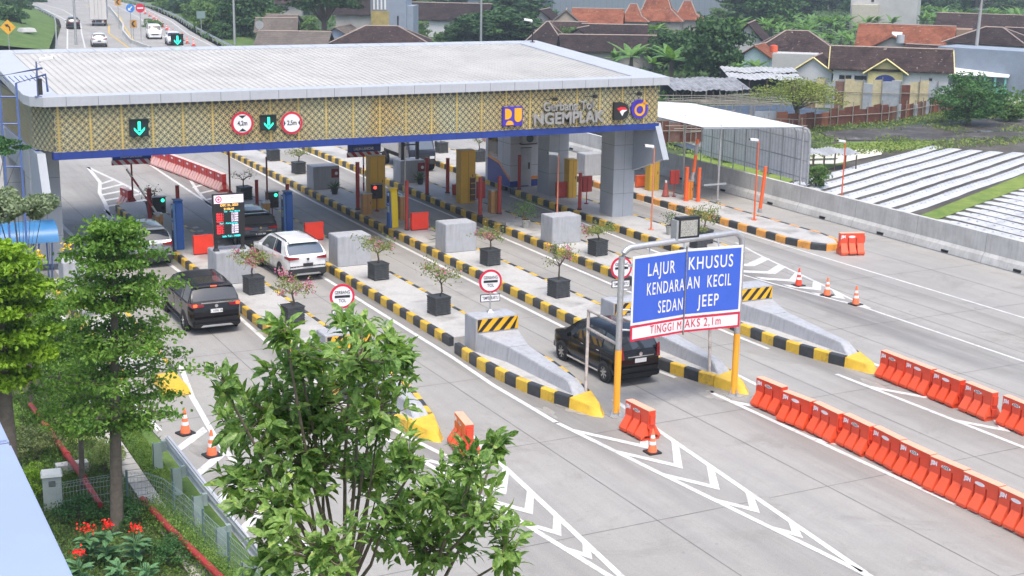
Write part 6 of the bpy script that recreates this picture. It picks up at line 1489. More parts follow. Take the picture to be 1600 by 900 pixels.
for k, (x, y, w, r, l) in enumerate(((120.6,194.6,4.6,5.2,'left small peak of the orange joglo roofs'),(126.4,196.7,8.0,8.2,'tall middle orange joglo roof at the top edge'),(132.6,197.4,5.0,5.5,'right orange joglo roof peak'))): house(x,y,-36,w,w,2.6,r,'joglo',GWALL,TO,l)
house(88.6,148.4,-24,11.0,6,2.1,3.7,'gx',GWALL,TD,'long dark roof just above the right end of the canopy'); house(100.0,165.9,-32,8.0,6,2.3,3.8,'gx',GWALL,TD,'dark tiled roof behind the banana plants, upper one'); house(94.6,165.0,-45,4.0,5,2.0,3.6,'gy',GWALL,TD,'small dark gabled roof with pale edge, left of the upper dark roof')
house(88.1,162.8,-38,5.4,5.4,1.5,4.6,'hip',GWALL,TD,'steep dark pyramid roof behind the canopy corner camera'); house(102.0,189.5,-40,5.6,6,2.3,4.7,'gy',GWALL,TD,'dark gabled roof left of the orange roofed house'); house(98.5,176,-35,4.5,5,2.2,3.6,'gx',GWALL,TB,'half hidden brown roof between the dark roofs')
SHEET = striped('warehouse_sheet', (.20,.24,.28), (.16,.20,.24), 1.1, .9, (1,0,0), .6)
house(149,241,-30,39,12,7.6,10,'flat',SHEET,None,'long blue grey warehouse wall along the top edge',cat='warehouse'); house(120.0,236,-38,14,10,4.9,5.6,'gx',SHEET,mat('pale_roof_edge',(.62,.64,.66),.5),'pale roofed warehouse end at the top middle',cat='warehouse')
house(93.0,205.4,-36,13.8,8,2.6,4.9,'gx',WWALL,TD,'long dark roof with white gutter left of the round trees',[(3.2,.6,1.4,1.2),(-4,.6,1.1,1.2)]); house(83,214,-34,8,6,3.0,5.4,'gx',GWALL,TD,'further dark roof left of the long dark roof')
t = house(74.2,181.5,-32,4.8,5,6.9,8,'flat',BWALL,None,'blue grey box building with an ochre panel and white fins'); m = MB()
MB().box(-2.3,.1,-2.62,-2.52,1.6,5.2).build('ochre_panel', mat('ochre_panel',(.42,.34,.13),.6,var=.3,scale=1.5), t)
for k in range(4): m.box(-2.0+.5*k,-1.8+.5*k,-2.7,-2.5,5.4,8.4)
m.build('fin', WHITE, t); MB().box(1.2,1.4,-2.56,-2.5,2.0,4.6).build('slot_window', WIN, t); MB().box(2.4,3.3,-2,2.5,0,5.9).build('side_wall', BWALL, t)
house(68.0,169.6,-25,11.6,8,2.0,3.9,'hip',GWALL,TB,'broad brown roof peeking over the middle of the canopy'); house(57.4,172.0,-27,8.2,7,1.7,3.1,'gx',mat('cream_render',(.55,.52,.44),.8),TG,'grey tiled roof at the left, over the canopy edge'); house(64.9,175.2,-38,4.6,6,2.1,3.5,'gy',mat('light_blue_gable',(.36,.46,.56),.8),TG,'light blue gable under the spreading tree')
house(66.2,203.9,-36,4.0,5,2.4,3.4,'gx',WWALL,TG,'whitewashed shed with a teal patch left of the spreading tree'); house(61.5,192,-22,5,5,1.9,3.6,'gx',GWALL,TG,'thatch coloured roof left of the spreading tree'); house(76,230,-22,4,5,4.0,5.5,'gx',GWALL,TB,'narrow raised grey house at the top left of the big tree')
# sheds and trellises
RS = mat('rusty_patched_sheet', (.30,.31,.33), .6, metal=.2, var=.5, scale=1.6, dirt=.4)
def lean(x, y, rz, w, d, z0, z1, m, label, wall=True):
    t = thing('sheet_shed', label, 'shed', (x,y,-1.1), radians(rz), 'corrugated sheet sheds by the fish ponds'); V = []; n = 30; f = MB()
    for i in range(n+1):
        xx = -w/2+w*i/n; zz = .045*((i % 2)*2-1); V += [(xx,-d/2,z0+zz+.08*sin(i*.5)),(xx,d/2,z1+zz+.06*sin(i*.4+1))]
    f.add(V, [(2*i,2*i+2,2*i+3,2*i+1) for i in range(n)]); f.build('roof_sheet', m, t, fix=False); p = MB()
    for i in range(5):
        for yy, z in ((-d/2+.1,z0),(d/2-.1,z1)): p.cyl(-w/2+.2+(w-.4)*i/4, yy, 0, .05, z-.05, 5)
    p.build('post', BARK, t)
    if wall: MB().box(-w/2+.1,w/2-.1,d/2-.15,d/2-.05,0,z1-.25).build('back_wall', mat('shed_dark',(.05,.055,.06),.9), t)
    return t
lean(79.2,114.2,-14,7.8,4.6,1.1,1.9,RS,'patched rusty sheet roof right of the canopy corner'); PWs = mat('weathered_white_sheet', (.44,.45,.46), .5, var=.22, scale=1.2, dirt=.25)
lean(88.6,118.4,-24,7.6,2.6,2.1,2.4,PWs,'upper long weathered white sheet roof'); lean(87.2,115.6,-24,7.4,2.8,1.7,2.05,PWs,'lower long weathered white sheet roof')
BAM = mat('bamboo_grey', (.26,.24,.20), .8, var=.3)
def trellis(x0, y0, x1, y1, label, n, m_, nz=1.3):
    t = thing('bamboo_trellis', label, 'trellis', ((x0+x1)/2,(y0+y1)/2,-1.1), 0, 'bamboo trellises over the net ponds'); hx, hy = (x1-x0)/2, (y1-y0)/2; f = MB()
    for i in range(n):
        for j in range(m_):
            x = -hx+2*hx*i/(n-1)+random.uniform(-.3,.3); y = -hy+2*hy*j/(m_-1)+random.uniform(-.3,.3); f.tube([(x,y,0),(x+random.uniform(-.1,.1),y,nz+random.uniform(0,.9))], .04, 4)
    f.build('pole', BAM, t); f = MB()
    for j in range(m_*2): y = -hy+2*hy*j/(m_*2-1); f.tube([(-hx,y+random.uniform(-.3,.3),nz+random.uniform(-.2,.2)),(0,y,nz-.1),(hx,y+random.uniform(-.3,.3),nz+random.uniform(-.2,.2))], .035, 4)
    f.build('rail', BAM, t); return t
trellis(58,86,69,103,'grey bamboo trellis behind the white shelter roof',9,8); trellis(69,99,82,107,'grey bamboo trellis left of the yellow flowering tree',8,5)
NETM = mat('blue_black_net', (.055,.085,.13), .6, var=.6, scale=.9); tag(MB().poly([(58,84),(60,100),(66,110),(84,108),(84,99),(76,95),(70,90),(64,84)], -1.0).build('pond_net', NETM, fix=False), 'blue black nets and grey litter under the trellises', 'net', kind='stuff')
tag(MB().poly([(59,83.5),(73,91),(75,93.5),(68,94),(60,90)], -.97).build('pale_litter', mat('grey_litter',(.22,.22,.22),.8,var=.6,scale=1.5), fix=False), 'pale grey debris on the ground by the trellis', 'litter', kind='stuff')
# rusty sheet fences: every sheet its own colour, in the fence's own mesh
def sheetfence(pts, hts, label, seed, pal, w=.95):
    w = .8; rs = random.Random(seed); P = [Vector(p) for p in pts]; t = thing('sheet_fence', label, 'fence', (P[0].x,P[0].y,-1.1), 0, 'rusty sheet fences around the pond'); f = MB(); pm = MB(); base = P[0]
    for i in range(len(P)-1):
        a, b = P[i]-base, P[i+1]-base; L_ = (b-a).length; n = max(1,int(L_/w)); d_ = (b-a)/n; nn = Vector((-d_.y,d_.x)).normalized()*.03
        for k in range(n):
            p, q_ = a+d_*k, a+d_*(k+1.04); h = hts+rs.uniform(-.22,.22); f.mi(rs.randrange(len(pal))); lean_ = nn*(1 if k % 2 else 0)
            p = p+lean_; q_ = q_+lean_; f.add([(p.x,p.y,0),(q_.x,q_.y,0),(q_.x,q_.y,h+rs.uniform(-.1,.1)),(p.x,p.y,h),(p.x+nn.x,p.y+nn.y,0),(q_.x+nn.x,q_.y+nn.y,0),(q_.x+nn.x,q_.y+nn.y,h),(p.x+nn.x,p.y+nn.y,h)], [(0,1,2,3),(7,6,5,4),(3,2,6,7)])
            if k % 2 == 0: pm.tube([(p.x-nn.x*4,p.y-nn.y*4,0),(p.x-nn.x*4,p.y-nn.y*4,h+.4)], .05, 4)
        pm.tube([(a.x-nn.x*3,a.y-nn.y*3,hts*.62),(b.x-nn.x*3,b.y-nn.y*3,hts*.6)], .035, 4)
    f.build('sheet_panel', pal, t, fix=False); pm.build('fence_pole', BAM, t); return t
FR = mat('sheet_rust', (.13,.045,.028), .85, var=.35, scale=3); FR2 = mat('sheet_rust_orange', (.28,.10,.05), .85, var=.3, scale=3); FGp = mat('sheet_grey', (.34,.37,.41), .6, var=.2, scale=2); FC = mat('sheet_cream', (.50,.44,.27), .7, var=.2); FB = mat('sheet_brown', (.20,.11,.08), .85, var=.3)
sheetfence([(84.5,105.5),(91.5,100.7),(98,98.2)], 2.5,'taller patchwork fence of grey, cream and rusty sheets before the white house',3,[FGp,FGp,FR,FC,FB,FGp,FR])
sheetfence([(70.5,94.5),(73.5,92.6),(78,93.2),(84,93.8),(90,96.2),(96,98.5)], 1.35,'low rust red sheet fence along the dark field',5,[FR,FR,FR,FR2,FB,FGp])
sheetfence([(53,90.5),(57,89.5),(62,88.2)], 1.6,'rusty fence piece seen between the canopy and the white shelter',8,[FR,FB,FR])
lean(62.4,75.0,-20,3.4,2.2,1.1,1.25,PWs,'small pale sheet lean-to beside the weeds',False)
t = thing('field_hut', 'open dark hut with grey roof at the far right edge', 'hut', (111.0,95.5,-1.1), radians(-40)); MB().box(-2,3,-1.5,1.5,2.1,2.25).build('roof_slab', CONG, t); MB().box(-2,3,1.2,1.4,0,2.1).build('back_wall', mat('hut_dark',(.06,.06,.06),.9), t); m = MB()
for x in (-1.9,-.5,2.8): m.cbox(x,-1.4,0,.2,.2,2.1)
m.build('post', DARKM, t)
tag(MB().poly([(101,100.5),(112,92.5),(120,96),(118,103),(110,109)], -1.05).build('village_yard', GWALL, fix=False), 'grey dirt yard by the bushy tree', 'yard', kind='structure')
# poles
CP = mat('concrete_pole', (.36,.36,.35), .8, var=.1)
t = thing('utility_pole', 'grey concrete utility pole with cable clutter behind the bushy tree', 'utility pole', (113.0,113.5,-1.1)); MB().tube([(0,0,0),(.25,0,10.6)], [.22,.14], 10).build('pole', CP, t, smooth=50); m = MB(); m.box(-1.1,1.4,-.06,.06,9.3,9.42); m.box(-.9,1.2,-.06,.06,8.3,8.42); m.build('crossarm', GREYM, t)
m = MB(); m.taper(-.6,0,8.6,.6,.6,.8,.5,.5); 
for k in range(14): a = 2*pi*k/14; m.tube([(.25,0,9.1),(.25+1.0*cos(a),.3*sin(a),9.1+.8*sin(a*1.7)),(.25+.6*cos(a+1),.2,9.6)], .05, 4)
m.build('cable_coil', DARKM, t)
t = thing('overhead_cable', 'thin cables sagging to the right from the utility pole', 'cable', (113.2,113.5,8.0)); m = MB()
for dz in (0,.6): m.tube([(0,0,dz),(12,-8,dz-1.6),(26,-17,dz-.8)], .03, 4)
m.build('cable', DARKM, t)
for x, y, h, l in ((84.9,175.8,16,'tall pale lamp mast rising beyond the canopy roof, beside the round trees'),(33.0,184.0,15,'lamp mast beside the left highway edge'),(52.3,181,14,'thin grey mast left of the spreading tree'),(46.6,236,14,'lamp mast on the highway median')):
    t = thing('lamp_mast', l, 'lamp post', (x,y,-1.0), 0, 'tall lamp masts along the highway'); MB().tube([(0,0,0),(0,0,h)], [.17,.10], 10).build('pole', GALV, t, smooth=50); MB().tube([(0,0,h),(1.6,0,h+.5)], .06, 6).build('arm', GALV, t); MB().cbox(1.9,0,h+.45,.8,.3,.12).build('lamp_head', GREYM, t)

# ------------------------------------------------------------------ highway furniture
GUARD = mat('guardrail_steel', (.60,.62,.63), .4, metal=.3, var=.12, scale=2)
def rail(name, pts, label, base=0.0, side=1, step=2.0):
    P = [Vector(p) for p in pts]; o = P[0]; t = thing(name, label, 'guard rail', (o.x,o.y,base)); m = MB(); V = []; pr = [(.03,.72),(.08,.67),(.03,.60),(.03,.54),(.08,.47),(.03,.42)]
    for i, p in enumerate(P):
        tt = (P[min(i+1,len(P)-1)]-P[max(i-1,0)]).normalized(); nn = Vector((-tt.y,tt.x))*side
        for (q_, z) in pr: V.append((p.x-o.x+nn.x*q_, p.y-o.y+nn.y*q_, z))
    k = len(pr); m.add(V, [(i*k+j,(i+1)*k+j,(i+1)*k+j+1,i*k+j+1) for i in range(len(P)-1) for j in range(k-1)]); m.build('rail_beam', GUARD, t, smooth=0, fix=False); pm = MB()
    for a, b in zip(P, P[1:]):
        n = max(1,int((b-a).length/step))
        for i in range(n): p = a.lerp(b, i/n); pm.cbox(p.x-o.x,p.y-o.y,-.1,.12,.12,.8)
    pm.build('post', GALV, t); return t
rail('guard_rail', [(28.6,172),(31,186),(37.2,223),(39.9,240),(42.0,271),(40.8,305),(32,345)], 'guard rail along the left edge of the far highway', step=4)
rail('guard_rail', [(46.9,150),(47.9,162),(49.8,178),(53.7,205),(58.9,237),(63.6,276),(64.0,309),(58,350)], 'guard rail curving along the right edge of the far highway', side=-1, step=4)
P_ = [(38.5,168),(39.0,180.5),(41.8,198),(44.8,212),(49.4,239),(53.2,262),(56.4,285),(57.5,310)]; t = thing('median_barrier', 'curving pale concrete median barrier of the far highway', 'barrier', (38.5,168,0)); m = MB(); V = []
for i, p in enumerate(P_):
    for q_, z in ((-.3,0),(-.12,.4),(-.10,.85),(.10,.85),(.12,.4),(.3,0)): V.append((p[0]-38.5+q_, p[1]-168, z))
m.add(V, [(i*6+j,(i+1)*6+j,(i+1)*6+j+1,i*6+j+1) for i in range(len(P_)-1) for j in range(5)]); m.build('barrier_body', WALLC, t)
def rsign(x, y, h, label, kind, rz=0):
    t = thing('road_sign', label, 'road sign', (x,y,0), radians(rz), 'road signs along the far highway'); MB().cyl(0,0,-.9,.05,h+.9,8).build('pole', GALV, t)
    if kind == 'noentry': MB().disc((0,-.08,h),(0,1,0),.55,.04,28).build('sign_face', SR, t); MB().box(-.38,.38,-.12,-.10,h-.09,h+.09).build('sign_bar', SW, t)
    if kind == 'keepleft': MB().disc((0,-.08,h),(0,1,0),.52,.04,28).build('sign_face', mat('road_sign_blue',(.05,.22,.60),.4), t); MB().add([(.26,-.11,h+.17),(.17,-.11,h+.26),(-.14,-.11,h-.05),(-.28,-.11,h+.08),(-.28,-.11,h-.28),(.08,-.11,h-.28),(-.05,-.11,h-.14)], [(0,1,2,6),(2,3,4),(2,4,6),(6,4,5)]).build('sign_arrow', SW, t, fix=False)
    if kind == 'chev': MB().box(-.42,.42,-.1,-.06,h-.48,h+.48).build('sign_face', mat('amber_sign',(.55,.27,.04),.5), t); MB().add([(.25,-.11,h+.36),(.02,-.11,h+.36),(-.28,-.11,h),(.02,-.11,h-.36),(.25,-.11,h-.36),(-.05,-.11,h)], [(0,1,2,5),(5,2,3,4)]).build('sign_chevron', SK, t, fix=False)
    if kind == 'diamond':
        MB().add([(0,-.1,h+.85),(-.85,-.1,h),(0,-.1,h-.85),(.85,-.1,h),(0,-.06,h+.85),(-.85,-.06,h),(0,-.06,h-.85),(.85,-.06,h)], [(0,1,2,3),(7,6,5,4),(0,4,5,1),(1,5,6,2),(2,6,7,3),(3,7,4,0)]).build('sign_face', mat('warning_yellow',(.80,.42,.03),.4), t)
        MB().add([(.12,-.11,h-.4),(.26,-.11,h-.4),(.24,-.11,h+.02),(.02,-.11,h+.24),(-.10,-.11,h+.12),(.12,-.11,h-.06)], [(0,1,2,5),(5,2,3,4)]).add([(-.34,-.11,h+.30),(.10,-.11,h+.34),(-.18,-.11,h+.0)], [(0,1,2)]).build('sign_arrow', SK, t, fix=False)
    if kind == 'back': MB().disc((0,-.04,h),(0,1,0),.55,.04,28).build('sign_back', GALV, t)
    if kind == 'backsq': MB().box(-.6,.6,-.05,0,h-.5,h+.5).build('sign_back', mat('sign_back_green_grey',(.20,.28,.28),.5), t)
    return t
rsign(40.4,181.0,4.6,'round red no entry sign on the far highway median','noentry'); rsign(39.2,181.0,4.6,'round blue keep left arrow sign beside the no entry sign','keepleft'); rsign(39.8,182.5,2.6,'amber chevron sign low below the round signs','chev'); rsign(44.4,213,3.9,'amber chevron sign right of the grey box truck','chev',-8)
rsign(23.2,170.5,3.1,'yellow diamond bend warning sign on the left bank','diamond'); rsign(55.0,179,2.5,'back of a round sign on the right shoulder','back'); rsign(52.0,196,2.9,'back of a square sign at the right guard rail','backsq')
t = thing('concrete_pad', 'small pale concrete pad lying on the left grass bank', 'concrete pad', (29.0,196,.9), radians(10)); MB().taper(0,0,0,2.0,2.2,.5,1.6,1.8).build('pad', CONG, t, bevel=.05)
# white works building left behind the canopy
t = thing('white_annex', 'white walled annex left of the canopy behind the blue frame', 'building', (2.2,66,-.05)); MB().box(-8,4.0,-2,10,0,4.6).build('wall', WWALL, t); MB().box(-8.2,4.2,-2.2,10.2,4.6,4.8).build('roof_slab', ALUW, t)
BF = mat('blue_steel_frame', (.10,.16,.38), .45, var=.1)
t = thing('steel_access_frame', 'blue steel ladder frame with cables at the left canopy corner', 'frame', (7.25,55.4,0)); m = MB()
m.tube([(-.15,0,0),(-.15,0,8.35),(1.5,.6,8.55)], .045, 6); m.tube([(.42,-.2,0),(.42,-.2,8.1),(1.55,.2,8.35),(1.6,.25,7.7)], .045, 6)
for z in (1.5,3.2,5.0,6.6,7.6): m.tube([(-.15,0,z),(.42,-.2,z)], .03, 5)
for k in range(8): m.tube([(.0+.2*k,.05*k,8.33),(.2+.2*k,.05*k,8.12)], .015, 4)
m.build('frame_tube', BF, t, smooth=50); MB().box(1.25,1.4,.15,.3,7.6,8.2).build('junction_box', DARKM, t)
# blue shelter
t = thing('curved_shelter', 'small shelter with curved blue sheet roof at the left column', 'shelter', (7.6,57.3,0)); m = MB(); n = 8; V = []
for k in range(n+1): a = radians(20+100*k/n); V += [(-2.2,1.0-1.5*cos(a)*-1-1.2,1.55+.95*sin(a)),(1.45,1.0-1.5*cos(a)*-1-1.2,1.55+.95*sin(a))]
V = []
for k in range(n+1): a = pi*(.02+.62*k/n); V += [(-2.2,-.95*cos(a),1.75+.75*sin(a)),(1.45,-.95*cos(a),1.75+.75*sin(a))]
m.add(V, [(2*i,2*i+1,2*i+3,2*i+2) for i in range(n)]); m.build('roof_sheet', mat('blue_fibre_sheet',(.05,.20,.42),.3,var=.1), t, smooth=60, fix=False); m = MB()
for x in (-1.9,-.6,.7,1.2): m.tube([(x,-.2,0),(x-.0,-.85,1.75)], .035, 5); m.tube([(x,.5,0),(x,.5,2.4)], .035, 5)
m.build('leg', BF, t, smooth=50)
